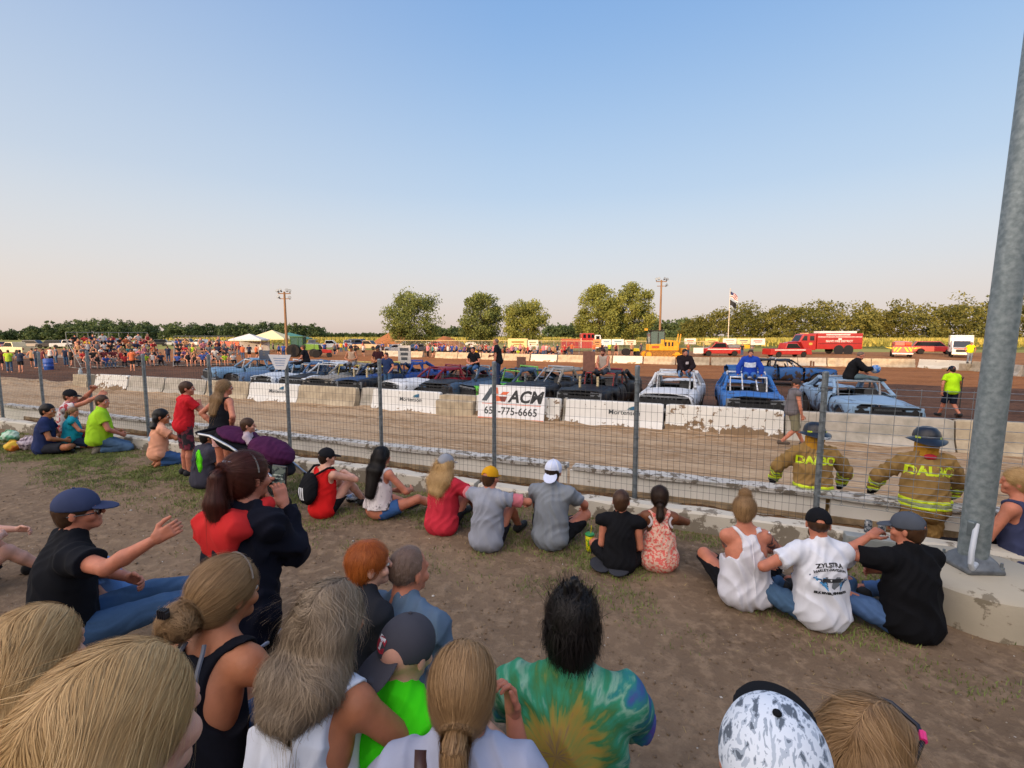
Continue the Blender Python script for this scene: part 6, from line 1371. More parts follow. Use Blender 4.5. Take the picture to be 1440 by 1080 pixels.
# ---------------------------------------------------------------- bleacher under the nearest spectators
def nearbl():
    t=thing('bleacher','aluminium plank bleacher carrying the nearest spectators at the bottom of the picture','bleacher',(0,0,0)); al=M('bleacher_alu2',C('#a2a3a3'),.4,metal=.6)
    for s0,s1,nd,z in ((-2.0,-.6,1.62,.36),(-2.2,1.7,.98,.55),(-2.2,1.7,.34,.86)):
        c=L((s0+s1)/2,nd,z-.02); b=MB(); b.box(c,(s1-s0,.26,.04),RZ(AZT)); b.build('seat_plank',al,t,bevel=.01)
        for s in (s0+.2,(s0+s1)/2,s1-.2): MB().tube([L(s,nd-.1,-.02),L(s,nd,z-.04)],.025,8).build('leg',al,t)
nearbl()
# ---------------------------------------------------------------- placing
SITTOP=.875
def align(K,u,v=None):       # slide the person so that the crown of the head stands where the photo shows it
    r=K['root']; W=np.array(RZ(r.rotation_euler.z))@(K['hd'](0,-.01,.12+(.012 if K['cap'] else 0))*K['s'])+np.array(r.location); D=W[1]*CP+(HC-W[2])*SP
    r.location.x+=(u-720)/FPX*D-W[0]
    if v is not None:    # outline of the whole head, not just its crown
        th,ph=np.meshgrid(np.linspace(0,math.pi*.6,9),np.linspace(0,6.28,25)); th=th.ravel();ph=ph.ravel(); e=.012 if K['cap'] or K['style']!='none' else 0
        Q=np.array([K['hd']((.076+e)*math.sin(a)*math.cos(b),-.012+(.096+e)*math.sin(a)*math.sin(b),.027+(.092+e)*math.cos(a)) for a,b in zip(th,ph)])*K['s']
        for _ in range(5):
            Wp=Q@np.array(RZ(r.rotation_euler.z)).T+np.array(r.location); Dp=Wp[:,1]*CP+(HC-Wp[:,2])*SP
            uu=720+FPX*Wp[:,0]/Dp; vv=540+FPX*((HC-Wp[:,2])*CP-Wp[:,1]*SP)/Dp
            r.location.z+=(vv.min()-v)/FPX*D; r.location.x+=(u-(uu.min()+uu.max())/2)/FPX*D
    return K
def ground_person(label,u,vt,vb,yaw,**k):
    leg=k.get('legs','cross'); top={'stand':1.73,'walk':1.72,'kneel':1.03}.get(leg if isinstance(leg,str) else 'cross',SITTOP)+(.02 if k.get('cap') else 0)-max(0,k.get('lean',.12)-.12)*.18
    if leg=='kneel': k.setdefault('pz',.25)
    if leg in('stand','walk'): k.setdefault('pz',.93)
    back=0 if leg in('stand','walk') else .13
    g=G(u,vb,0); p=g+Vector((-math.sin(yaw),math.cos(yaw),0))*back*.8
    D=p.y*CP; 
    for _ in range(4): z=zat(vt,D); D=p.y*CP+(HC-z)*SP
    s=k.pop('s',None) or z/top; du=(u-720)/FPX*D; p.x=du if leg in('stand','walk') else p.x
    K=person(label,(p.x,p.y,k.pop('z0',0)),yaw,s,**k); return align(K,u)
def head_person(label,u,vt,D,yaw,**k):     # someone on the bleacher: head top seen at (u,vt), depth D
    s=k.pop('s',1.0); z=zat(vt,D); p=atD(u,D,z); top=.55+.785+(.02 if k.get('cap') else 0)-max(0,k.get('lean',.2)-.12)*.2
    k.setdefault('legs','bench'); k.setdefault('pz',.55); k.setdefault('lean',.2); ln=k['lean']
    fw=Vector((-math.sin(yaw),math.cos(yaw),0)); off=math.sin(ln)*.5*s; p=p-fw*off
    K=person(label,(p.x,p.y,z-top*s),yaw,s,**k); return align(K,u,vt)
def part_fn(K,fn,lo,hi,h,name,mat,parent=None):
    V,Q=nets(fn,h,lo,hi); return mesh_np(name,V*K['s'],Q,mat,parent or K['root'])
def band(K,S,p,n,half,mat,name,ex=.004,h=.007,near=None):
    p=np.array(p);n=unit(n)
    def f(P):
        d=np.maximum(S(P)-ex,np.abs((P-p)@n)-half)
        if near is not None: d=np.maximum(d,np.sqrt(((P-near[0])**2).sum(1))-near[1])
        return d
    lo,hi=(S.lo,S.hi) if near is None else (near[0]-near[1]-.01,near[0]+near[1]+.01)
    return part_fn(K,f,lo,hi,h,name,mat)
def art(K,fn,V2,F,c,right,up,inw,mat,name,off=.003,parent=None):
    V2=np.array(V2,float); c=np.array(c,float); P=(c+V2[:,:1]*unit(right)+V2[:,1:2]*unit(up)-unit(inw)*.12).astype(np.float32)
    for _ in range(50): P=P+unit(inw)*np.clip(fn(P)-off,-.02,.03)[:,None]*.8
    return mesh_np(name,P*K['s'],F,mat,parent or K['root'],False)
def capart(K,txt,size,cx,cy,mat,name='cap_emblem',ang=0,yawn=0,bold=.002,thing_=None):
    hd,Rh=K['hd'],K['Rh']; S=SD(); Rc=Rh@np.array(Matrix.Rotation(K['capyaw'],3,'Z')); S.ell(K['H']+Rc@(np.array([0,0 if K['capyaw'] else -.010,.032])*K['hs']),np.array((.090,.108,.100))*K['hs'],Rc,.01)
    R=np.array(Matrix.Rotation(yawn,3,'Z')); rt=Rh@R@np.array([math.cos(ang),0,math.sin(ang)]); up=Rh@R@np.array([-math.sin(ang),0,math.cos(ang)]); inw=Rh@R@np.array([0,1.,0])
    V,F=text_mesh(txt,size,bold); return art(K,S,V,F,K['H']+Rh@R@np.array([cx,0,cy]),rt,up,inw,mat,name,.0035)
def sunglasses(K,label_,y0,mat,z=.0,up=.10,parent=None,tilt=0):   # glasses worn on the head
    hd=K['hd']; b=MB(); s=K['s']
    for q in (-1,1):
        b.tube([Vector(hd(q*.083,-.03,z+.0)*s),Vector(hd(q*.083,.06,z+up*.6)*s),Vector(hd(q*.070,.085,z+up*.7)*s)],.0035*s,6)
        b.tube([Vector(hd(q*(.035)+.028*math.cos(a),.098,z+up*.7+.02*math.sin(a))*s) for a in np.linspace(0,6.28,12)],.004*s,5)
        b.add([hd(q*.035+.026*math.cos(a),.099,z+up*.7+.019*math.sin(a))*s for a in np.linspace(0,6.28,13)[:-1]],[tuple(range(12))])
    return b.build('sunglasses',mat,K['root'],True)
inkb=M('ink_black',C('#26282c'),.8)
# ---------------------------------------------------------------- the row along the kerb, left to right
K=ground_person('dark haired boy in a navy T-shirt sitting by the kerb, leftmost of the kneeling family',66,570,638,-1.0,cap=None,hair='black',tcol='#28335a',pants='shorts',pcol='#2a2c34',skin='tan',h=.014,hy=-.4,eyes=True,wr=.005,hs=1.1)
K=ground_person('person in a red and white printed T-shirt and black cap raising both arms to point',98,547,628,-1.1,legs='kneel',cap='#1e1f24',arms=[((.05,.42,1.02),(-.3,-.2,-1)),((.20,.55,.92),(.5,0,-1))],tmat=M('floral_red',C('#c9c2c0'),.9,col2=C('#a83a40'),thr=.47,scale=14,bump=.3,bscale=9),pants='shorts',pcol='#8c2434',hy=-.35,h=.013,skin='red',hair='brown',eyes=True)
K=ground_person('woman in a turquoise tank top kneeling in white socks beside the man in lime',104,573,632,-.95,legs='kneel',female=True,w=1.2,belly=1.35,top='sleeveless',tcol='#1f93a8',pants='shorts',pcol='#26344e',style='pony',hair='dirty',hy=-.5,hp=.2,h=.013,skin='red',socks='#c8cacc',shoes='#3a3a38',arms=[(-.1,.35,.4),(.12,.4,.4)],wr=.006,pyh=-.02)
K=ground_person('big man in a bright lime T-shirt and blue jeans kneeling at the kerb',143,556,638,-.85,legs='kneel',w=1.2,belly=1.3,tcol='#9fcf2c',pants='jeans',pcol='#55708c',style='short',hair='brown',hy=-.7,hp=.05,h=.012,skin='red',shoes='#6a6458',arms=[(-.1,.28,.34),(.12,.30,.32)],wr=.006,eyes=True,hem=-.10)
K=ground_person('small black haired girl in a peach T-shirt squatting behind the boy in red',226,579,657,-.75,legs='kneel',female=True,hs=1.25,tcol='#e0a283',pants='jeans',pcol='#3f5f8c',style='long',hl=.16,hair='black',hy=-.4,h=.011,skin='tan',shoes=None,hem=-.22,eyes=True,arms=[(-.05,.36,.5),(.1,.4,.6)],wr=.006)
q,F=text_mesh('',.1) if 0 else quad(-.05,-.04,.05,.05,4,4); back_print(K,q,F,0,.0,M('tee_print_blue',C('#9fb4c9'),.9,var=.4,scale=30),'print')
K=ground_person('boy in a plain red T-shirt and dark red patterned shorts standing and eating',262,537,668,-.65,legs='stand',hs=1.13,tcol='#c3232c',pmat=M('shorts_pattern',C('#6c2434'),.9,col2=C('#1f1a22'),thr=.5,scale=14),pants='shorts',short=.98,hy=-.5,hair='brown',h=.011,skin='red',shoes='#1c1c1f',arms=[((-.20,.12,.85),(-1,-.4,-.4)),((.06,.26,1.32),(1,-.1,-.8))],eyes=True,wr=.006,hem=-.16,curl=[.6,1.5])
K=ground_person('woman in a black tank top, long brown hair, hands on hips, standing behind the stroller',315,533,692,-.45,legs='stand',female=True,top='tank',tcol='#1b1c22',pants='shorts',pcol='#d8a8a4',short=.5,hair='dirty',style='long',hl=.36,hwid=.8,hy=-.6,h=.011,skin='red',arms=[((-.20,.02,1.02),(-1,-.55,.1)),((.20,.03,1.02),(1,-.5,.1))],eyes=True,strand=2500,swid=.004,hem=-.05,shoes='#8c8884')
ground_person('heavy man in a dark grey T-shirt sitting on the grass with his back to us',291,607,686,-.55,w=1.22,belly=1.35,tcol='#3c3c48',hair='black',hy=-.2,pants='shorts',pcol='#23232a',skin='tan',h=.012,wr=.006,legs='cross',hem=-.16)
K=ground_person('young man in a red tank top and black cap sitting with a black backpack on',459,631,728,-.55,cap='#1f2024',legs='knees',arms=[((.02,.40,.42),(-1,-.4,-.2)),((.06,.34,.50),(1,.2,-.3))],top='tank',tcol='#cf1f20',pants='shorts',pcol='#17171b',hy=-.45,hair='dark',skin='pale',h=.010,wr=.005,eyes=True,shoes='#1d1d20')
def gear(K,lbl,cat,nm): t=thing(nm,lbl,cat,K['root'].location.copy(),K['root'].rotation_euler.z); return t
t=gear(K,'black backpack with three white stripes on the back of the man in red','backpack','backpack'); s=K['s']; bc_=K['mid']if'mid' in K else (K['pel']+K['N'])/2
up=K['up2'];Fw=K['Fw'];Rv=K['Rv']; ctr=(K['pel']*.45+K['N']*.55)-Fw*.20-up*.02-Rv*.05
S=SD(); S.ell(ctr,(.155,.085,.21),K['Rb'],.02); S.ell(ctr-up*.05-Fw*.03,(.13,.07,.13),K['Rb'],.03); S.wr=(.005,30,1,.6); V,Q=nets(S,.009); mesh_np('bag',V*s,Q,cloth('backpack_cloth',C('#16171b'),bump=.5),t)
S0=S
for i in range(3):
    q,F=quad(-.011,-.075,.011,.075,1,5); q[:,0]+=q[:,1]*-.25+(i-1)*.034; art(K,S0,q,F,ctr-up*.06-Rv*.01,Rv,up,Fw,M('stripe_white',C('#cfd2d6'),.7),'stripe',.003,t)
for i in (0,1):
    b=MB(); sh=K['sh'][i]; b.tube([Vector(v*s) for v in (ctr+up*.17+Rv*(.07 if i else -.07),sh*.75+K['N']*.25+up*.075-Fw*.07,sh*.8+K['N']*.2+up*.078,sh*.85+K['N']*.15+Fw*.09-up*.02)],.016*s,6); b.build('strap',MATS['backpack_cloth'],t,True)
K=ground_person('girl with very long black hair in a white top and denim shorts sitting cross legged',537,631,731,-.55,female=True,w=.93,top='tank',tmat=M('white_black_print',C('#cdc6c6'),.9,col2=C('#26262a'),thr=.40,scale=9,bump=.2),pants='shorts',pmat=cloth('denim',C('#3a5f94')),short=.45,hair='black',style='long',hl=.44,hwid=.75,hy=-.1,h=.010,skin='red',legs=[((-.26,.33,.10),(.05,.45,.06)),((.40,.30,.22),(.52,.62,.05))],arms=[(-.05,.32,.25),(.20,.38,.28)],strand=5000,swid=.003,sstep=.02,ssteps=16,hem=.03,wave=.35,shoes='#3a3a40')
for i in (0,1):
    pass
t=thing('snack_tray','crumpled pale blue food wrapper between the red tank top and the long haired girl','wrapper',G(497,704,.03)); S=SD(); S.ell((0,0,.05),(.11,.08,.035)); S.wr=(.010,40,1,1); V,Q=nets(S,.008); mesh_np('paper',V,Q,M('paper_blue',C('#b8c4d2'),.8,col2=C('#6f8fb4'),thr=.42,scale=9),t); S=SD();S.ell((.05,-.02,.095),(.06,.05,.02)); V,Q=nets(S,.006); mesh_np('napkin',V,Q,M('paper_white',C('#d0d4d8'),.8),t)
K=ground_person('woman in a red T-shirt with long wavy blonde hair under a grey cap',627,640,751,-.55,female=True,w=1.12,belly=1.2,tcol='#bf3040',cap='#8c9098',snap=False,pants='shorts',pcol='#1f1f24',hair='blonde',style='long',hl=.26,hwid=1.15,hy=.05,h=.010,skin='red',strand=6000,swid=.003,sstep=.016,ssteps=13,wave=.7,slift=.009,arms=[(-.12,.4,.3),((.22,.42,.36),(1,-.3,-.2))],wr=.006,hem=-.18,legs='knees')
K=ground_person('boy in a yellow cap and grey shirt with pink sleeves, arms round his knees',690,658,775,-.45,cap='#d39a1c',tcol='#8d929e',pants='shorts',pcol='#1b1c22',hair='brown',hy=-.15,hp=.12,h=.009,skin='red',legs='knees',arms=[((-.30,.44,.40),(-1,-.4,.3)),((.30,.44,.40),(1,-.4,.3))],wr=.0065,hem=-.20,sleeve=.30,w=1.04,belly=1.05,brim=.03)
for i in (0,1):
    S=SD(.021); sh,el=K['sh'][i],K['el'][i]; S.cone(sh*.9+K['N']*.1,sh*.28+el*.72,.050,.052,.02,cut=True); S.wr=(.004,40,1,1); V,Q=nets(S,.009); mesh_np('pink_sleeve',V*K['s'],Q,cloth('sleeve_pink',C('#c8737c')),K['root'])
S=None
K=ground_person('man in a grey T-shirt and white and blue mesh cap worn backwards',778,649,772,-.35,cap='#c4cbe0',capyaw=math.pi,capmat=M('mesh_cap',C('#c9d2ea'),.8,var=.1),tcol='#7d848c',pants='shorts',pcol='#191a1f',hair='dark',h=.009,skin='red',legs=[((-.22,.36,.28),(.0,.5,.06)),((.30,.36,.24),(.12,.52,.06))],arms=[(-.05,.4,.3),((.26,.46,.26),(1,-.3,0))],wr=.0065,hem=-.2,w=1.06,belly=1.08)
b=MB(); hd=K['hd']
for a in (-.9,0,.9): b.tube([Vector(hd(.090*math.sin(a)*math.cos(e),-.0-.109*math.cos(a)*math.cos(e),.032+.101*math.sin(e))*K['s']*1.0) for e in np.linspace(.0,1.45,7)],.005,5)
b.build('cap_seam',M('seam_white',C('#e2e6ee'),.8),K['root'],True)
p=G(829,774,0); t=thing('souvenir_cup','tall yellow and green plastic cup with green lid and straw on the grass','cup',p)
MB().lathe([(.032,0),(.036,.005),(.046,.165),(.044,.168)],n=24).build('cup_wall',M('cup_print',C('#d8cf1c'),.4,col2=C('#3a8c2c'),thr=.44,scale=40),t,True); MB().lathe([(.047,.163),(.049,.168),(.049,.178),(.04,.186),(.0,.186)],n=24).build('lid',M('cup_green',C('#2f9a4c'),.4),t,True); MB().tube([(.01,0,.18),(.016,0,.27)],.0045,8).build('straw',M('straw_yellow',C('#d8c81c'),.4),t)
K=ground_person('boy in a black sleeveless shirt with short brown hair beside the cup',874,696,808,-.25,hs=1.12,top='sleeveless',tcol='#141519',pants='shorts',pcol='#16171b',hair='brown',h=.009,skin='red',w=.9,hy=-.1,hp=.12,arms=[((-.10,.24,.16),(-.4,-.6,-.6)),((.12,.24,.16),(.4,-.6,-.6))],wr=.005,hem=-.18)
t=thing('seat_cushion','dark grey folded foam cushion on the grass under the boy in black','cushion',G(857,803,.0),-.3)
for i,(x,y,r) in enumerate(((-.09,.05,.25),(.09,-.0,-.1))):
    S=SD(); S.ell((0,0,0),(.10,.16,.022)); V,Q=nets(S,.009); R=np.array(RZ(r)); mesh_np('pad',V@R.T+np.array([x,y,.03+.01*i]),Q,cloth('pad_grey',C('#34363c')),t)
K=ground_person('girl in a coral and white patterned racerback tank top beside the boy in black',928,689,805,-.15,female=True,w=.97,hs=1.05,top='racer',tmat=M('coral_pattern',C('#d9655c'),.85,col2=C('#dcb8a4'),thr=.52,scale=45,bump=.2,bscale=12),pants='shorts',pcol='#252a38',hair='dark',style='pony',pdir=(0,0),pyh=-.05,pl=.05,h=.009,skin='brown',hy=-.1,arms=[((-.08,.36,.36),(-1,-.3,.1)),((.12,.38,.38),(1,-.3,.1))],wr=.005,hem=-.20,strand=2500,legs='knees')
b=MB(); T=K['T']
for i in (-1,1):
    P=[]
    for a in np.linspace(-1,1,9): v=(K['sh'][0 if i<0 else 1]*.45+K['N']*.55)*(1)+K['up2']*(-.02-.11*(a+1)/2)-K['Fw']*.1+K['Rv']*i*(.02+.03*a*a); P.append(v)
    P=np.array(P,np.float32)
    for _ in range(30): P=P+K['Fw']*np.clip(K['B'](P)-.008,-.03,.03)[:,None]*.8
    b.tube([Vector(v*K['s']) for v in P],.012,6)
b.build('white_strap',M('strap_white',C('#d6d0d2'),.8),K['root'],True)
K=ground_person('woman in a white halter top with a hair bun and tattooed shoulders',1048,706,856,-.05,female=True,w=1.2,belly=1.22,top='halter',tcol='#cfd0d8',pants='pants',pcol='#131418',hair='dirty',style='bun',bz=.148,by=-.02,bs=.95,h=.009,hy=-.45,hp=.3,skin='red',arms=[((.12,.42,.32),(-1,-.3,-.3)),((.24,.40,.30),(1,-.4,-.2))],wr=.008,hem=-.22,strand=2500,legs=[((-.20,.36,.22),(-.05,.45,.07)),((.36,.30,.16),(.15,.50,.06))],shoes='#b8b0a4')
for i in (0,1):     # tattoos on both shoulders
    sh=K['sh'][i]; el=K['el'][i]; c=sh*.72+el*.28; S=SD(); 
    def f(P,sh=sh,el=el,c=c): 
        d=K['B'](P)-.0022; x,y,z=P[:,0]*90,P[:,1]*90,P[:,2]*90; pat=np.sin(x+2*np.sin(z*.7))+np.sin(z+2*np.sin(y*.8))+np.sin(y*1.1+x*.6)
        return np.maximum(np.maximum(d,-(K['B'](P)+.006)),np.maximum(np.sqrt(((P-c)**2).sum(1))-.105,-(pat-.05)*.006))
    part_fn(K,f,c-.12,c+.12,.006,'tattoo',M('tattoo_ink',C('#6f5550'),.7))
b=MB(); P=np.array([K['pel']*(1-a)+K['N']*a-K['Fw']*.3 for a in np.linspace(.05,.88,16)],np.float32)
for _ in range(40): P=P+K['Fw']*np.clip(K['T'](P)-.002,-.03,.05)[:,None]*.8
b.tube([Vector(v*K['s']) for v in P],.004,6); b.build('seam',M('seam_w2',C('#e4e4ea'),.8),K['root'],True)
K=ground_person('man in a white T-shirt with a blue winged emblem, black cap and jeans',1152,720,887,.02,w=1.12,belly=1.12,tcol='#d9dde6',cap='#16171b',pants='jeans',pcol='#466280',hair='buzz' if 0 else 'brown',style='buzz',hy=-.45,hp=.1,h=.009,skin='red',legs=[((-.36,.26,.16),(-.02,.48,.07)),((.38,.26,.16),(.05,.52,.07))],arms=[((-.30,.22,.36),(-1,-.3,-.2)),((.22,.40,.24),(1,-.3,-.2))],wr=.007,hem=-.22,eyes=True,beard=True)
print_text(K,'ZYLSTRA',.042,-.01,.135,inkb,0,1.6,.0015,1.15); print_text(K,'HARLEY-DAVIDSON',.025,-.01,.102,inkb,0,1.6,.001,1.05)
bl1=M('wing_blue',C('#3f8cc0'),.8,col2=C('#27405f'),thr=.5,scale=30)
for sgn in (-1,1):
    for k in range(6):
        y0=.065-.016*k; x0,x1=.045,.150-.018*k; V=[(sgn*x0,y0-.03),(sgn*x0,y0-.018),(sgn*x1,y0+.008),(sgn*(x1+.005),y0-.002)]; back_print(K,[(a,b_) for a,b_ in V],[(0,1,2,3)],0,-.01,bl1,'emblem_wing')
V=[(-.055,.028),(.055,.028),(.06,-.02),(0,-.062),(-.06,-.02)]; back_print(K,V,[(0,1,2,3,4)],0,.02,M('emblem_grey',C('#62686f'),.8),'emblem_shield')
q,F=quad(-.075,-.012,.075,.016,4,1); back_print(K,q,F,0,.022,inkb,'emblem_bar',off=.006); print_text(K,'HARLEY-DAVIDSON',.018,0,.024,M('ink_white',C('#d4d8dc'),.8),0,0,.001,1); K['root'].children[-1].location.y=-.003
print_text(K,'ELK RIVER, MINNESOTA',.022,-.01,-.068,inkb,0,0,.002,1.02)
K=ground_person('man in a black T-shirt and grey cap, rightmost of the row by the kerb',1278,726,904,.12,w=1.14,belly=1.12,tcol='#101115',cap='#4c525c',pants='jeans',pcol='#4a6690',hair='brown',style='short',hy=.55,hp=.05,h=.009,skin='red',legs=[((-.36,.26,.18),(-.10,.52,.07)),((.36,.24,.16),(.05,.50,.07))],arms=[((-.10,.30,.62),(-1,-.1,-.6)),((.10,.36,.30),(1,-.3,-.2))],wr=.007,hem=-.22,eyes=True,snap=True)
K=ground_person('blonde woman in a navy grey tank top half hidden behind the steel pole',1433,664,812,.35,female=True,top='tank',tcol='#3c4260',pants='pants',hair='blonde',style='pony',pyh=-.02,pl=.16,hy=.5,h=.010,skin='red',strand=3000,wr=.006)
# ---------------------------------------------------------------- stroller, bags
def stroller():
    p=atD(360,6.35,0); t=thing('stroller','black and purple stroller with its canopy folded back','stroller',(p.x,p.y,0),AZT*.4); pur=cloth('purple_cloth',C('#4a1f42'),bump=.4); bk=cloth('stroller_black',C('#1a1a20')); al=M('stroller_alu',C('#b9bcc0'),.3,metal=.8)
    for y in (-.26,.26):
        MB().tube([(-.56,y,.95),(-.40,y,.93),(-.12,y,.80),(.25,y,.58),(.62,y,.30)],.017,8).build('frame_tube',al,t,True); MB().tube([(.02,y,.70),(-.02,y,.42),(.02,y,.14)],.015,8).build('rear_leg',al,t,True)
    MB().tube([(-.56,-.26,.95),(-.62,-.22,.955),(-.62,.22,.955),(-.56,.26,.95)],.022,8).build('handle',bk,t,True)
    S=SD(); S.cone((-.48,0,.88),(-.05,0,.76),.06,.13,.05); S.ell((-.22,0,.80),(.30,.25,.10),np.array(RY(.35)),.05); S.wr=(.006,30,1,1); V,Q=nets(S,.013); mesh_np('basket_cover',V,Q,bk,t)
    S=SD(); S.ell((-.20,0,.90),(.27,.24,.055),np.array(RY(.35)),.03); S.wr=(.006,34,2,1); V,Q=nets(S,.012); mesh_np('rear_canopy',V,Q,pur,t)
    S=SD(); S.ell((.27,0,.70),(.31,.25,.145),np.array(RY(.42)),.03); S.plane((.2,0,.60),(-.35,0,-1)); S.wr=(.007,30,1,1); V,Q=nets(S,.012); mesh_np('canopy',V,Q,pur,t)
    S=SD(); S.ell((.30,0,.55),(.30,.21,.10),np.array(RY(.5)),.04); V,Q=nets(S,.014); mesh_np('seat',V,Q,bk,t)
    for x,y in ((.02,-.28),(.02,.28),(.58,-.24),(.58,.24)):
        r=.13 if x<.3 else .10; wheel(t,0,0,0,r,.045,greyp); e=t.children[-1]; e.location=(x,y,r); e.rotation_euler=(0,0,H2)
        MB().tube([(x,y*.93,r),(x+(.0),y*.93,.36)],.016,8).build('fork',bk,t,True)
    MB().box((.50,-.2,.42),(.07,.07,.18)).build('cup_holder',bk,t,bevel=.01)
    return p
p=stroller()
K=person('small brown haired child sitting in the stroller, seen from behind',(p.x-.07,p.y+.02,.46),-1.2,.62,dict(hs=1.35,legs='bench',pz=.22,h=.012,tcol='#b9a8b0',pants='pants',hair='brown',style='short',arms=[(-.1,.3,.5),(.1,.3,.5)],lean=.0))
def bag(u,v,label,r,mat,cat='bag',nm='bag',seed=1,nh=True):
    p=G(u,v,0); t=thing(nm,label,cat,p,.3*seed); S=SD(); S.ell((0,0,r[2]*.9),r); S.ell((r[0]*.3,0,r[2]*1.2),(r[0]*.6,r[1]*.6,r[2]*.6),None,.05); S.wr=(.012,24,seed,1); V,Q=nets(S,.012); mesh_np('bag_cloth',V,Q,mat,t)
    if nh: MB().tube([(-r[0]*.5,0,r[2]*1.6),(-r[0]*.2,-.02,r[2]*2.15),(r[0]*.3,-.02,r[2]*2.1),(r[0]*.5,0,r[2]*1.5)],.007,6).build('handle',mat,t,True)
bag(14,620,'green and white plastic bag by the kerb at the left edge',(.15,.12,.11),M('bag_green',C('#6fb48c'),.6,col2=C('#b8d0b8'),thr=.5,scale=9),seed=1)
bag(19,634,'orange and yellow bag on the grass at the left edge',(.13,.12,.10),M('bag_orange',C('#d87a2c'),.7,col2=C('#d8b02c'),thr=.5,scale=6),seed=2)
bag(41,632,'white flower patterned bag beside the boy in navy',(.16,.14,.13),M('bag_white',C('#b8aab0'),.8,col2=C('#6c5c68'),thr=.46,scale=22),seed=3)
t=thing('drawstring_bag','neon green drawstring bag with black cords hanging between the boy in red and the fence','bag',G(281,662,.52),-.7); S=SD(); S.ell((0,0,.12),(.075,.025,.15)); S.wr=(.006,30,1,1); V,Q=nets(S,.010); mesh_np('bag_cloth',V,Q,cloth('neon_green',C('#63e01c')),t)
b=MB(); b.tube([(-.07,-.035,.0),(0,-.04,.12),(.07,-.035,.24)],.004,5); b.tube([(.07,-.035,.0),(0,-.04,.12),(-.07,-.035,.24)],.004,5); b.build('cord',blackm,t)
# ---------------------------------------------------------------- people in the middle of the bank
K=head_person('man in a navy cap and black T-shirt stretching one arm out, sitting at the left',105,686,2.95,-.75,pz=.10,lean=.16,s=1.12,cap='#3a4360',tcol='#14161c',pants='jeans',pcol='#3d5878',hair='brown',h=.008,hh=.004,hy=-.35,hp=-.02,skin='red',w=1.12,legs=[((-.14,.42,.10),(-.05,.85,.0)),((.16,.42,.12),(.12,.84,.0))],arms=[((-.1,.32,.25),(-1,-.3,-.4)),((.56,.36,.68),(.4,-.5,-.5))],wr=.0045,hem=-.2,eyes=True,socks=None,shoes='#2a2a2c')
capart(K,'Ghm',.030,.0,.035,M('emblem_pale',C('#bfe0d4'),.7),'cap_emblem',.45,-1.25)
sunglasses(K,'',0,M('shades',(.012,.012,.015),.2),z=-.005,up=.0)
K2=person('small child lying across the lap of the man in the navy cap, one sneaker showing',K['root'].location+Vector((-.02,.45,-.05)),-1.3,.62,dict(hs=1.2,pz=.16,legs='out',lean=-.5,tcol='#6f94c4',pants='shorts',pcol='#5a5f6a',skin='fair',hair='blonde',style='short',h=.012,shoes='#4a4c50',arms=[(-.12,.2,.3),(.12,.2,.3)]))
t=thing('jacket_pile','black jacket dropped on the dirt beyond the man in jeans','jacket',G(205,838,0),.2); S=SD(); S.ell((0,0,.04),(.20,.12,.05)); S.ell((.12,.05,.06),(.12,.08,.05)); S.wr=(.014,22,1,1); V,Q=nets(S,.012); mesh_np('cloth',V,Q,cloth('dropped_black',C('#17181c')),t)
K=ground_person('bare armed person cut by the left edge of the photo, arm resting on a knee',-70,705,850,-.35,hair='brown',tcol='#5a5f6c',top='tank',pants='shorts',skin='pale',h=.010,legs=[((.10,.40,.46),(.10,.55,.05)),((.34,.38,.42),(.30,.56,.05))],arms=[((.1,.46,.46),(-1,-.3,0)),((.26,.28,.50),(1,-.6,.1))])
# woman taking a picture
K=ground_person('woman in a navy jacket with a red hood photographing the cars with her phone',345,638,1112,-.35,legs='stand',female=True,w=1.0,belly=1.12,top='jacket',joff=.024,tcol='#141622',pants='shorts',pcol='#101114',short=.45,hair='auburn',style='pony',pyh=.03,pl=.26,pdir=(.25,0),h=.009,hh=.0045,hy=-.1,hp=.05,skin='red',strand=9000,swid=.0015,ssteps=16,sstep=.017,
  arms=[((-.11,.26,1.42),(-.5,-.4,-1.5)),((.045,.26,1.40),(.7,-.4,-1.5))],hands=True,palm=[np.array([.7,.35,.0]),np.array([-.8,.35,.0])],curl=[.7,.7],wr=.010,hem=-.10,fly=.05,sjit=.15)
s=K['s']; up=K['up2'];Fw=K['Fw'];Rv=K['Rv']
S=SD(.006); c=K['N']-up*.06-Fw*.11; S.ell(c,(.13,.055,.075),K['Rb'],.05); S.ell(c-up*.06,(.10,.05,.09),K['Rb'],.05)
for q in (-1,1): S.cone(c+Rv*q*.09,K['N']+Rv*q*.10+Fw*.05+up*.025,.038,.032,.06)
S.wr=(.010,34,2,.7); V,Q=nets(S,.009); mesh_np('hood',V*s,Q,cloth('hood_red',C('#c02c2c'),bump=.5),K['root'])
band(K,K['T'],K['pel']-K['up1']*.085,K['up1'],.013,M('hem_band',C('#b9bfd0'),.8),'hem_band',.004,.008)
b=MB(); b.box((0,0,0),(.055,.022,.028)); 
for i,v in enumerate(b.v): b.v[i]=tuple(Vector(K['hd'](0,-.095,.085)*s)+Vector(v))
b.build('hair_clip',M('clip_blue',C('#a9c3dc'),.5),K['root'],bevel=.006)
MB().tube([Vector(K['hd'](.098*math.sin(a),-.01+.0*math.cos(a),.03+.098*math.cos(a))*s) for a in np.linspace(-1.5,1.5,14)],.004,6).build('headband',M('hb_grey',C('#74706c'),.4),K['root'],True)
ph=K['root'].matrix_basis@Vector(((K['ha'][0]+K['ha'][1])/2+np.array([.0,.05,.085]))*s)
t=thing('phone','black smartphone held up in both hands, its screen showing the derby cars','phone',ph,K['root'].rotation_euler.z); t.rotation_euler=(-.12,0,K['root'].rotation_euler.z); t.scale=(1.25,1,1.15)
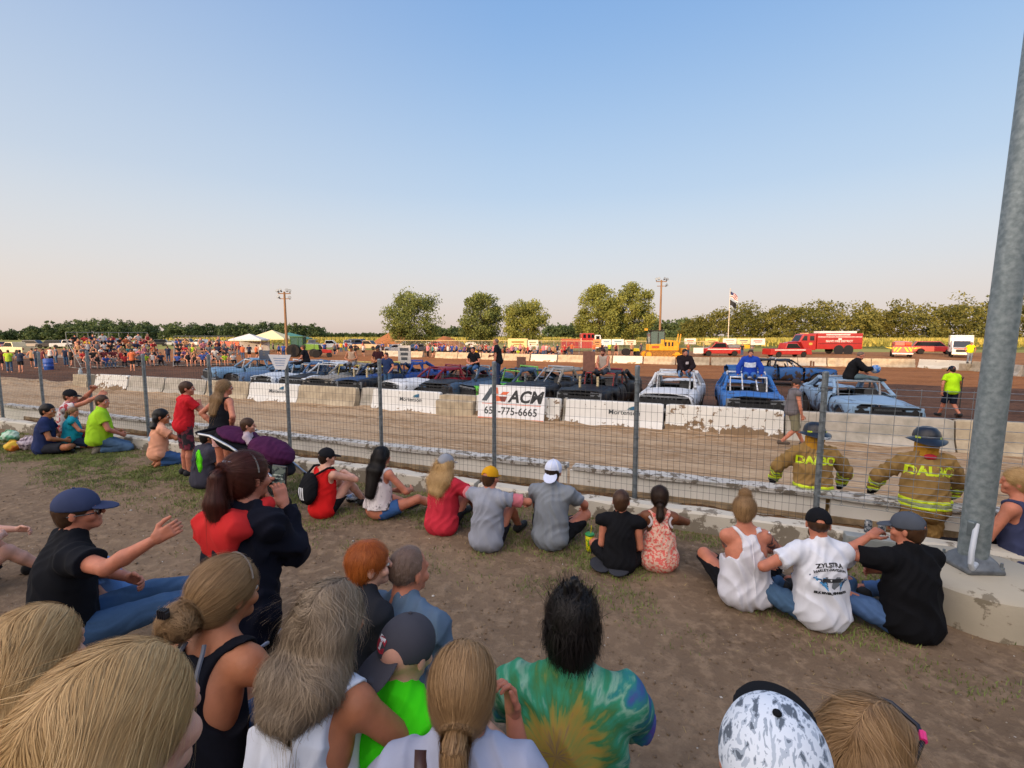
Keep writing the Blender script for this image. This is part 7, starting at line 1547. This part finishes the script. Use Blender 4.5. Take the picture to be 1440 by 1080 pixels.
MB().box((0,0,0),(.078,.010,.158)).build('phone_case',M('phone_black',(.01,.01,.012),.25),t,bevel=.006)
b=MB(); b.box((0,-.0055,0),(.070,.002,.146)); b.build('screen',M('phone_screen',C('#5c6660'),.2,col2=C('#2c3338'),thr=.5,scale=45,emit=.25),t)
b=MB()
for z,ww,c in ((.035,.05,1),(.02,.055,1),(.0,.06,1)): b.box((0,-.0072,z),(ww,.001,.006))
b.build('screen_image',M('screen_img',C('#9aa39c'),.3,col2=C('#50605c'),thr=.5,scale=90,emit=.3),t)
a=K['ha'][1]; MB().tube([Vector((a+np.array([.028*math.cos(x),.0,-.012])+np.array([0,.028*math.sin(x),0]))*s) for x in np.linspace(0,6.28,14)],.0035,6).build('bracelet',M('bracelet',C('#c9c9cc'),.3,metal=.5),K['root'],True)
# father and red haired boy
K=head_person('red haired boy looking right, pressed against the man in the slate blue T-shirt',516,757,2.12,-.75,s=.80,hs=1.12,tcol='#26282e',hair='red',style='short',hy=-.35,h=.006,skin='pale',strand=5000,swid=.0018,sjit=.5,slift=.003,ssteps=5,sstep=.01,eyes=True,pants='shorts')
K=head_person('balding man with cropped hair in a slate blue T-shirt behind the red haired boy',572,764,2.2,-.55,s=1.0,tcol='#5d7288',hair='bald',style='buzz',hy=-.1,hp=.12,h=.007,skin='red',lean=.25,wr=.008,strand=2500,swid=.0012,ssteps=3,sstep=.004,slift=.0015,side=-.08,w=1.05)
# ---------------------------------------------------------------- the nearest row
K=head_person('tanned woman with a twisted blonde bun and a black strappy top',314,779,1.58,-.22,s=.98,female=True,top='racer',tcol='#17181f',pants='jeans',hair='dirty',style='bun',bz=-.05,by=-.155,bs=1.35,hy=-.28,hp=.15,h=.006,hh=.0045,skin='tan',strand=14000,swid=.0013,ssteps=12,sstep=.011,fly=.04,sjit=.12,eyes=True,arms=[((-.12,.42,.62),(-1,-.3,-.4)),((.24,.44,.66),(1,-.3,-.4))],lean=.32,wr=.005)
s=K['s']; b=MB(); 
for k in range(4): b.box((-.012+.008*k,0,0),(.005,.02,.03))
b.box((0,0,0),(.035,.016,.014))
for i,v in enumerate(b.v): b.v[i]=tuple(Vector(K['hd'](.02,-.213,.005)*s)+Vector(v))
b.build('claw_clip',M('claw',(.02,.018,.02),.3),K['root'],bevel=.002)
MB().tube([Vector(K['hd'](.096*math.sin(a),.03,.035+.094*math.cos(a))*s) for a in np.linspace(-1.3,1.3,12)],.0035,6).build('sunglasses_frame',M('shades2',C('#6c6258'),.3),K['root'],True)
for q in (-1,1):
    P=np.array([K['N']*(1-a)+(K['sh'][0 if q<0 else 1]*.5+K['pel']*.5)*a-K['Fw']*.12 for a in np.linspace(.0,.75,10)],np.float32)+K['Rv'].astype(np.float32)*q*.035
    for _ in range(30): P=P+K['Fw']*np.clip(K['B'](P)-.024,-.03,.03)[:,None]*.7
    MB().tube([Vector(v*s) for v in P],.007,6).build('strap',M('strap_grey',C('#6a6e78'),.7),K['root'],True)
K=head_person('woman with long wavy grey hair in a white tank top',463,813,1.46,-.35,s=.98,female=True,w=1.12,belly=1.1,top='tank',tcol='#d4dae4',pants='jeans',hair='grey',style='long',hl=.21,hwid=.92,hy=.0,hp=.10,h=.006,hh=.0045,skin='tan',strand=22000,swid=.0014,ssteps=17,sstep=.013,wave=.55,slift=.005,fly=.02,sjit=.07,curlw=1.15,sweep=.4,hvol=1.12,arms=[((-.15,.42,.62),(-1,-.3,-.4)),((.16,.44,.64),(1,-.3,-.4))],lean=.30,wr=.006,hs=1.02)
K=head_person('boy in a charcoal cap worn backwards and a neon green T-shirt',568,862,1.56,-.30,s=.86,hs=1.12,cap='#45454c',capyaw=math.pi*.93,tcol='#43e01a',pants='shorts',hair='blonde',style='none',hy=-.2,hp=.22,h=.006,skin='pale',wr=.008,lean=.3,arms=[((-.15,.42,.62),(-1,-.3,-.4)),((.24,.40,.80),(1,-.3,-.2))],brim=.10,snap=False)
K['capyaw']=math.pi*.93
capart(K,'C',.066,-.035,.055,M('emblem_red',C('#a31f34'),.7),'cap_emblem',-.15,0,.006); capart(K,'T',.054,-.035,.060,M('emblem_white',C('#dcdce0'),.7),'cap_emblem',-.15,0,.004)
K=head_person('woman with a brown blonde low ponytail in a light grey T-shirt, hand at her cheek',650,898,1.26,-.05,s=.98,female=True,w=1.05,tcol='#a9afc4',pants='jeans',hair='dirty',style='pony',pyh=-.065,pl=.22,hy=0,hp=.12,h=.006,hh=.0035,skin='red',strand=15000,swid=.0016,ssteps=18,sstep=.012,fly=.05,sjit=.16,slift=.003,arms=[((-.2,.42,.62),(-1,-.3,-.4)),((.135,.30,1.00),(.1,.3,-1))],lean=.22,wr=.007,sleeve=.5,palm=[np.array([1,0,-.3]),np.array([-.7,-.5,0])],curl=[.8,1.1])
s=K['s']; P=np.array([K['sh'][0]*.75+K['N']*.25+K['up2']*(.06-.5*a)-K['Fw']*(.02+.2*min(1,a*4))+K['Rv']*(.02+.10*a) for a in np.linspace(0,1,14)],np.float32)
for _ in range(30): P=P+K['Fw']*np.clip(K['T'](P)-.006,-.04,.03)[:,None]*.7
b=MB(); V=[];F=[]
for i,v in enumerate(P):
    for q in (-1,1): V.append((v+K['Rv']*q*.017)*s)
for i in range(len(P)-1): F.append((2*i,2*i+1,2*i+3,2*i+2))
t=thing('handbag_strap','wide brown leather bag strap over the shoulder of the ponytailed woman in grey','bag strap',K['root'].location.copy(),K['root'].rotation_euler.z); o=mesh_np('strap',V,F,M('strap_brown',C('#4a2f28'),.5,var=.2),t,True); m_=o.modifiers.new('s','SOLIDIFY'); m_.thickness=.004
def tiedye():
    m=bpy.data.materials.new('tie_dye'); m.use_nodes=True; t=m.node_tree; l=t.links.new; p=t.nodes['Principled BSDF']; p.inputs['Roughness'].default_value=.9; p.inputs['Specular IOR Level'].default_value=.15
    tc=nd_(t,'ShaderNodeTexCoord'); mp=nd_(t,'ShaderNodeMapping'); mp.inputs['Location'].default_value=(.03,0,-.97); l(tc.outputs['Object'],mp.inputs[0])
    sx=nd_(t,'ShaderNodeSeparateXYZ'); l(mp.outputs[0],sx.inputs[0]); cx=nd_(t,'ShaderNodeCombineXYZ'); l(sx.outputs[0],cx.inputs[0]); l(sx.outputs[2],cx.inputs[1])
    ln=nd_(t,'ShaderNodeVectorMath',operation='LENGTH'); l(cx.outputs[0],ln.inputs[0])
    at=nd_(t,'ShaderNodeMath',operation='ARCTAN2'); l(sx.outputs[2],at.inputs[0]); l(sx.outputs[0],at.inputs[1])
    c2=nd_(t,'ShaderNodeCombineXYZ'); l(at.outputs[0],c2.inputs[0]); l(ln.outputs[1],c2.inputs[1])
    mp2=nd_(t,'ShaderNodeMapping'); mp2.inputs['Scale'].default_value=(5,9,1); l(c2.outputs[0],mp2.inputs[0]); n=nd_(t,'ShaderNodeTexNoise'); n.inputs['Scale'].default_value=1.3; n.inputs['Detail'].default_value=6; l(mp2.outputs[0],n.inputs[0])
    n3=nd_(t,'ShaderNodeTexNoise'); n3.inputs['Scale'].default_value=7; n3.inputs['Detail'].default_value=4; l(tc.outputs['Object'],n3.inputs[0])
    a=nd_(t,'ShaderNodeMath',operation='MULTIPLY_ADD'); l(n.outputs[0],a.inputs[0]); a.inputs[1].default_value=.36; l(ln.outputs[1],a.inputs[2]); a2=nd_(t,'ShaderNodeMath',operation='MULTIPLY_ADD'); l(n3.outputs[0],a2.inputs[0]); a2.inputs[1].default_value=.20; l(a.outputs[0],a2.inputs[2])
    r=nd_(t,'ShaderNodeValToRGB'); l(a2.outputs[0],r.inputs[0]); cr=r.color_ramp
    st=[(.16,'#4f4560'),(.26,'#6c5f55'),(.33,'#957c3a'),(.39,'#7f7f40'),(.43,'#3f7448'),(.49,'#34886a'),(.535,'#7aa590'),(.56,'#2f7f76'),(.61,'#34608c'),(.66,'#54488c'),(.74,'#3f5698')]
    for i,(x,c) in enumerate(st):
        e=cr.elements[i] if i<2 else cr.elements.new(x); e.position=x; e.color=(*C(c),1)
    l(r.outputs[0],p.inputs['Base Color']); nb=nd_(t,'ShaderNodeTexNoise'); nb.inputs['Scale'].default_value=9; l(tc.outputs['Object'],nb.inputs[0]); bp=nd_(t,'ShaderNodeBump'); bp.inputs['Strength'].default_value=.35; bp.inputs['Distance'].default_value=.02; l(nb.outputs[0],bp.inputs['Height']); l(bp.outputs[0],p.inputs['Normal'])
    return m
K=head_person('man with spiky black hair in a green, gold and purple tie dye T-shirt',805,828,1.68,-.20,s=1.06,w=1.15,belly=1.1,tmat=tiedye(),pants='jeans',hair='black',style='spiky',hy=.05,hp=.0,h=.006,skin='red',strand=9000,swid=.0022,ssteps=8,sstep=.010,slift=.006,sjit=.5,wr=.008,sleeve=.75,arms=[((-.15,.42,.62),(-1,-.3,-.4)),((.18,.44,.62),(1,-.3,-.4))],spikes=True,lean=.18,hs=1.0)
def camo():
    m=bpy.data.materials.new('camo'); m.use_nodes=True; t=m.node_tree; l=t.links.new; p=t.nodes['Principled BSDF']; p.inputs['Roughness'].default_value=.85
    tc=nd_(t,'ShaderNodeTexCoord'); mp=nd_(t,'ShaderNodeMapping'); mp.inputs['Scale'].default_value=(2.2,1,1); l(tc.outputs['Object'],mp.inputs[0]); n=nd_(t,'ShaderNodeTexNoise'); n.inputs['Scale'].default_value=34; n.inputs['Detail'].default_value=3.5; n.inputs['Distortion'].default_value=.4; l(mp.outputs[0],n.inputs[0])
    r=nd_(t,'ShaderNodeValToRGB'); l(n.outputs[0],r.inputs[0]); cr=r.color_ramp; cr.interpolation='CONSTANT'
    for i,(x,c) in enumerate(((0,'#5a6470'),(.40,'#9aa6b4'),(.46,'#d3dce6'),(.60,'#aab6c4'),(.68,'#6a7684'))):
        e=cr.elements[i] if i<2 else cr.elements.new(x); e.position=x; e.color=(*C(c),1)
    l(r.outputs[0],p.inputs['Base Color']); return m
K=head_person('person in a white and grey camouflage cap with a black brim at the bottom edge',1092,974,.80,-.50,s=1.0,cap='#c9d2dc',capmat=camo(),brimmat=cloth('brim_black',C('#16171a')),snap=False,tcol='#4a4c50',pants='jeans',hair='brown',style='short',h=.006,hy=.0,hp=-.16,skin='red',brim=.10)
K=head_person('blonde head with black and pink sunglasses pushed up at the bottom right',1222,972,1.10,-.30,s=.98,female=True,tcol='#8c5c6c',pants='jeans',hair='dirty',style='long',hl=.2,h=.006,hy=-.8,hp=.25,skin='red',strand=18000,swid=.0011,ssteps=15,sstep=.012,sjit=.08,slift=.003,wave=.12,fly=.02,sweep=.5,curlw=.35)
s=K['s']; hd=K['hd']
MB().tube([Vector(hd(x,y,z)*s) for x,y,z in ((.088,-.05,.00),(.090,.0,.04),(.082,.048,.078),(.06,.070,.094),(.0,.075,.108),(-.06,.07,.094))],.0055,8).build('sunglasses_frame',M('sg_black',(.015,.015,.02),.25),K['root'],True)
MB().tube([Vector(hd(x,y,z)*s) for x,y,z in ((.088,-.075,-.01),(.091,-.05,.004),(.092,-.02,.022))],.009,8).build('temple_tip',M('sg_pink',C('#e0307c'),.4),K['root'],True); MB().tube([Vector(hd(x,y,z)*s) for x,y,z in ((.085,.043,.078),(.073,.062,.088))],.008,8).build('hinge',MATS['sg_pink'],K['root'],True)
K=head_person('blonde person cut by the left edge, behind the biggest blonde head',38,846,1.18,-.30,s=.98,female=True,tcol='#6a5c70',pants='jeans',hair='blonde',style='long',hl=.25,h=.006,hy=.1,hp=.1,skin='pale',strand=16000,swid=.0012,ssteps=14,sstep=.014,sjit=.09,slift=.003,wave=.12,fly=.03,curlw=.4)
K=head_person('biggest and nearest blonde head at the bottom left corner, looking right',135,893,.60,-.35,s=.98,female=True,tcol='#5c5f70',pants='jeans',hair='blonde',style='long',hl=.25,h=.005,hy=-.02,hp=.08,skin='pale',strand=44000,swid=.0007,ssteps=15,sstep=.013,sjit=.05,slift=.002,wave=.08,fly=.012,curlw=.45,sweep=.7)
# ---------------------------------------------------------------- on the track and the infield
K=person('man in a grey tank top and khaki shorts and dark cap walking on the track',tuple(G(1112,630,TR)[:2])+(TR,),AZT-1.35,1.0,dict(legs='walk',pz=.92,lean=.04,top='sleeveless',tcol='#6c686c',pants='shorts',pcol='#7c7862',short=1.05,cap='#3a3436',hair='brown',w=1.15,belly=1.25,skin='red',hy=-.9,hp=.2,h=.013,arms=[(-.28,.02,.86),(.28,.1,.84)],shoes='#5a4c40',hem=-.12,eyes=True))
tanc=cloth('turnout_tan',C('#97794a'),bump=.6); hv=M('reflective_lime',C('#cfe61c'),.5,var=.05,emit=0); slv=M('reflective_silver',C('#8c9468'),.4); blk2=cloth('glove_black',C('#15161a')); helm=M('helmet_navy',C('#121824'),.4,var=.3,scale=6,coat=.1); goldc=cloth('hood_gold',C('#b9862c'))
def firefighter(u,vt,D,yaw,label,hy,arms,name_txt,red=False):
    z=zat(vt,D); p=atD(u,D,z); s=(z-TR)/1.83
    K=person(label,(p.x,p.y,TR),yaw,s,dict(legs='stand',pz=.93,lean=.10,top='jacket',tmat=tanc,pants='pants',pmat=tanc,hair='brown',w=1.08,belly=1.15,joff=.030,skin='red',hy=hy,hp=.08,h=.009,arms=arms,shoes='#1c1c1e',wr=.010,hem=-.16,hands=False))
    T=K['T']; up=K['up1']; c=K['pel']+up*.02; sc=K['s']
    for k,(dz,mm,hf) in enumerate(((.030,hv,.011),(.0,slv,.012),(-.030,hv,.011))): band(K,T,c+up*(dz+.03),up,hf+.006,mm,'reflective_band',.005+.001*(k==1),.009)
    for i in (0,1):
        e,a=K['el'][i],K['ha'][i]; ax=unit(a-e); m=e*.62+a*.38
        for k,(dz,mm,hf) in enumerate(((.028,hv,.010),(.0,slv,.011),(-.028,hv,.010))): band(K,T,m+ax*dz,ax,hf+.005,mm,'sleeve_band',.005+.001*(k==1),.008,near=(m+ax*dz,.085))
        S=SD(.0); S.cone(a-ax*.07,a+ax*.03,.052,.050,.02); S.cone(a+ax*.03,a+ax*.13,.045,.034,.03); S.wr=(.004,40,1,1); V,Q=nets(S,.009); mesh_np('glove',V*sc,Q,blk2,K['root'])
    print_text(K,name_txt,.125,.0,.115,hv,0,0,.006,1.0)
    S=SD(); S.cone(K['hd'](0,-.02,-.06),K['N']+K['up2']*.01,.095,.10,.03); S.ell(K['hd'](0,-.02,-.04),(.095,.10,.07),K['Rh'],.03); S.wr=(.004,40,1,1); V,Q=nets(S,.010); mesh_np('hood_liner',V*sc,Q,goldc,K['root'])
    # helmet: ribbed dome, brim sweeping down at the back
    hd=K['hd']; Rh=K['Rh']; V=[];F=[]; n=36; prof=[(.0,.150),(.04,.147),(.08,.128),(.105,.095),(.116,.055),(.118,.03),(.128,.026),(.165,.016),(.170,.010),(.120,.018)]
    for r,z_ in prof:
        for k in range(n):
            a=2*math.pi*k/n; ex=1.0+(.42 if math.sin(a)<0 else .12)*abs(math.sin(a))**2*(1 if r>.125 else .0)+.10*abs(math.sin(a))*(r<.125); rib=1+.025*math.cos(a*8)**8*(r<.118)*(r>.03); dz=-(.045 if math.sin(a)<0 else .01)*abs(math.sin(a))**2*(1 if r>.125 and z_<.02 or r>.16 else 0)
            V.append(hd(r*rib*math.cos(a)*1.0,-.005+r*rib*ex*math.sin(a),z_+.012+dz)*sc)
    for i in range(len(prof)-1):
        for k in range(n): k2=(k+1)%n; F.append((i*n+k,(i+1)*n+k,(i+1)*n+k2,i*n+k2))
    o=mesh_np('helmet',V,F,helm,K['root'],True)
    for a,zz in ((-.9,.045),(.9,.045),(0,.022) if 0 else (2.2,.045)):
        b=MB(); q=[]
        for da,dz in ((-.22,-.012),(.22,-.012),(.22,.014),(-.22,.014)): g=a+da-H2; q.append(hd(.123*math.cos(g),-.005+.136*math.sin(g),zz+dz)*sc)
        b.add(q,[(0,1,2,3)]); b.build('reflective_patch',hv,o)
    V2,F2=text_mesh(K['ht'] if 'ht' in K else ('STRENTZ' if not red else 'SCHUMANN' if 0 else 'FIRE'),.034,.002); W=[]
    for x,y,_ in V2: g=x/.165-H2; W.append(hd((.172)*math.cos(g)*1.0,-.005+.172*1.36*math.sin(g),.012-.018+y*.9)*sc+np.array([0,-.006,0]))
    if not red: mesh_np('helmet_lettering',W,F2,M('ink_w3',C('#c4ccd4'),.7),o,False)
    if red:
        S=SD(); c2=K['N']-K['Fw']*.10+K['up2']*.005; S.ell(c2,(.055,.03,.03),K['Rb']); V,Q=nets(S,.007); mesh_np('red_tab',V*sc,Q,cloth('tab_red',C('#b8303c')),K['root'])
    return K
firefighter(1149,586,5.55,AZT+.06,'firefighter in a tan coat behind the wall, left one, nearer the fence post',.25,[((-.36,.30,.98),(-1,-.4,-.1)),((.38,.30,1.0),(1,-.4,-.1))],'DALBO')
firefighter(1310,591,4.95,AZT+.02,'firefighter in a tan coat behind the wall, right one, with a red collar tab',-.05,[((-.34,.34,1.0),(-1,-.2,-.2)),((.34,.34,1.0),(1,-.2,-.2))],'DALBO',True)
HV='#b4e81e'
K=person('man in a lime T-shirt and dark shorts walking with a shovel on the infield',tuple(G(1335,588,TR)[:2])+(TR,),AZT+.3,1.02,dict(legs='walk',pz=.92,lean=.1,tcol=HV,pants='shorts',pcol='#1c2230',short=1.0,cap='#1d2738',hair='dark',w=1.12,belly=1.1,skin='red',h=.015,hp=.3,arms=[(-.28,.02,.86),(.28,.16,.90)],hem=-.14))
t=thing('shovel','long handled shovel held by the man in the lime T-shirt','shovel',K['root'].location+Vector((.10,-.22,.1)),.2)
MB().tube([(0,0,0),(.04,.02,1.2)],.016,8).build('shaft',M('shaft_dark',C('#2c2a28'),.6),t,True); MB().tube([(.04,.02,1.2),(.0,.02,1.30),(.09,.02,1.30),(.04,.02,1.2)],.013,6).build('grip',blackm,t,True); MB().box((-.01,0,-.05),(.22,.03,.26)).build('blade',rust,t)
q=fpos(1370); K=person('man in a hi-vis yellow shirt standing behind the far barrier in front of the ambulance',(q.x,q.y+.5,TR+.55),math.pi-.2,1.0,dict(legs='stand',pz=.93,tcol='#d6e81c',pants='jeans',pcol='#8c9094',hair='brown',cap='#8c8478',w=1.2,belly=1.3,skin='red',h=.03,hands=False,arms=[(-.30,.05,.95),(.30,.05,.95)],wr=.006))
t=thing('step_block','low concrete block the man in hi-vis yellow stands on','block',(q.x,q.y+.5,TR-.05),0); MB().box((0,0,.3),(1.0,.6,.6)).build('block',bc,t,bevel=.03)
# drivers
def driver(i,xo,dy,label,**k):      # sitting on the front edge of car i's roof, feet through the windscreen opening
    car_=DCARS[i]; Lc=DC[i][3].get('Lc',5.0); rz=car_.rotation_euler.z; p=car_.location+RZ(rz)@Vector((xo,-Lc/2+1.55+.78,k.pop('z',1.36))); yaw=rz+math.pi+dy
    c=dict(legs=[((-.14,.40,.0),(-.13,.52,-.38)),((.14,.40,.0),(.13,.52,-.38))],pz=.10,lean=.2,h=.016,hands=True,hh=.010,w=1.08); c.update(k); return person(label,tuple(p),yaw,1.04,c)
AV=AZT+math.pi
driver(2,.1,-1.0,'driver in black and orange sitting sideways on the white and blue derby car',tcol='#1b1b20',pants='pants',hair='brown',skin='red')
driver(4,.0,.3,'bare shouldered driver in a beige shirt sitting on the grey derby car',top='tank',tcol='#b99c84',pants='jeans',pcol='#8c8f94',cap='#2c2c34',skin='tan',w=1.2)
driver(5,-.1,.1,'driver in a dark maroon shirt and helmet sitting behind two tan stacks',tcol='#3c2026',pants='pants',cap='#2c343c',skin='tan')
K=person('driver in a navy T-shirt and jeans standing behind the white fronted derby car',tuple(atD(546,19.8,0)[:2])+(TR+.35,),AV+.1,1.0,dict(legs='stand',pz=.93,tcol='#26365a',pants='jeans',hair='brown',skin='red',h=.016,hands=False,w=1.12,arms=[(-.22,.22,.95),(.22,.22,.95)]))
driver(8,.25,.1,'driver in a black T-shirt with a white print sitting on the blue grey car',tcol='#191a1e',pants='jeans',pcol='#4a6a94',hair='dark',skin='red',style='short')
K=person('man in a black T-shirt and dark jeans standing on the charcoal derby car',tuple(atD(701,16.9,0)[:2])+(TR+.93,),AV-1.3,1.0,dict(legs='stand',pz=.93,tcol='#1a1b20',pants='jeans',pcol='#2c3a56',hair='bald',style='buzz',skin='red',h=.015,w=1.12,arms=[(-.24,.1,.85),(.2,.3,1.1)],eyes=True))
driver(11,.1,-.1,'bearded driver in a grey tank top sitting on the black derby car',top='tank',tcol='#a89c92',pants='jeans',pcol='#3c424c',hair='auburn',beard=True,skin='red',arms=[(-.05,.36,.14),(.08,.36,.14)],eyes=True,lean=.25,hp=.3,w=1.15)
K=driver(12,.30,.2,'driver in a black jacket with white sleeve stripes on the white derby car',top='jacket',tcol='#231c20',pants='jeans',pcol='#6c8cb4',hair='dark',skin='red',arms=[(-.16,.34,.16),(.06,.38,.12)],eyes=True,hy=.5,w=1.18)
b=MB()
for i in (0,1):
    for a_,c_ in ((K['sh'][i],K['el'][i]),(K['el'][i],K['ha'][i])): o_=K['Rv']*(.072 if i else -.072)+K['up2']*.02; MB().tube([Vector(a_+o_),Vector(c_*.95+a_*.05+o_)],.018,6).build('white_stripe',M('stripe_w',C('#cfd0d4'),.8),K['root'],True)
q,F=quad(-.05,-.04,.05,.04,2,2); V=(K['mid'] if 'mid' in K else (K['N']+K['pel'])/2)
art(K,K['T'],q,F,K['N']-K['up2']*.17-K['Rv']*.08+K['Fw']*.3,-K['Rv'],K['up2'],-K['Fw'],M('patch_w',C('#c4b8b8'),.8),'chest_patch')
K=driver(13,.05,-.05,'driver in a blue and white racing shirt sitting on the bright blue car',top='jacket',tcol='#2346a8',pants='jeans',pcol='#3c68a8',hair='brown',skin='red',arms=[((-.34,.1,.05),(-1,-.3,0)),((.34,.1,.05),(1,-.3,0))],eyes=True,w=1.12)
q,F=quad(-.17,-.08,.17,.07,8,4); art(K,K['T'],q,F,K['N']-K['up2']*.19+K['Fw']*.3,-K['Rv'],K['up2'],-K['Fw'],M('chest_white',C('#cdd3e0'),.8),'chest_panel')
for i in (0,1): o_=K['Rv']*(.075 if i else -.075)+K['up2']*.03; MB().tube([Vector(K['sh'][i]+o_),Vector(K['el'][i]+o_)],.018,6).build('white_stripe',MATS['stripe_w'],K['root'],True)
K=driver(14,-.15,1.45,'driver in a black hooded top holding a blue helmet on the pale blue car',top='jacket',tcol='#17171a',pants='jeans',pcol='#5c7078',hair='bald',style='buzz',skin='red',arms=[((-.02,.50,.34),(-1,-.2,-.6)),((.12,.50,.36),(1,-.2,-.6))],hp=.5,lean=.35,legs=[((-.14,.38,.16),(-.13,.62,-.24)),((.14,.40,.12),(.13,.68,-.24))],w=1.15,eyes=True)
hp_=K['root'].matrix_basis@Vector((K['ha'][0]+K['ha'][1])/2+np.array([0,.13,.0])); t=thing('racing_helmet','blue and silver racing helmet held out by the driver in black','helmet',hp_,K['root'].rotation_euler.z+.5)
S=SD(); S.ell((0,0,0),(.125,.15,.13)); S.ell((0,.1,-.02),(.09,.1,.05),None,.01,sub=True); V,Q=nets(S,.010); mesh_np('shell',V,Q,M('helmet_paint',C('#2f6cb4'),.25,col2=C('#98a4b0'),thr=.5,scale=9,coat=.5),t); S=SD(); S.ell((0,.015,-.01),(.115,.12,.05)); V,Q=nets(S,.010); mesh_np('visor',V,Q,M('visor',(.01,.01,.012),.15),t)
# ---------------------------------------------------------------- end
bpy.context.view_layer.update()
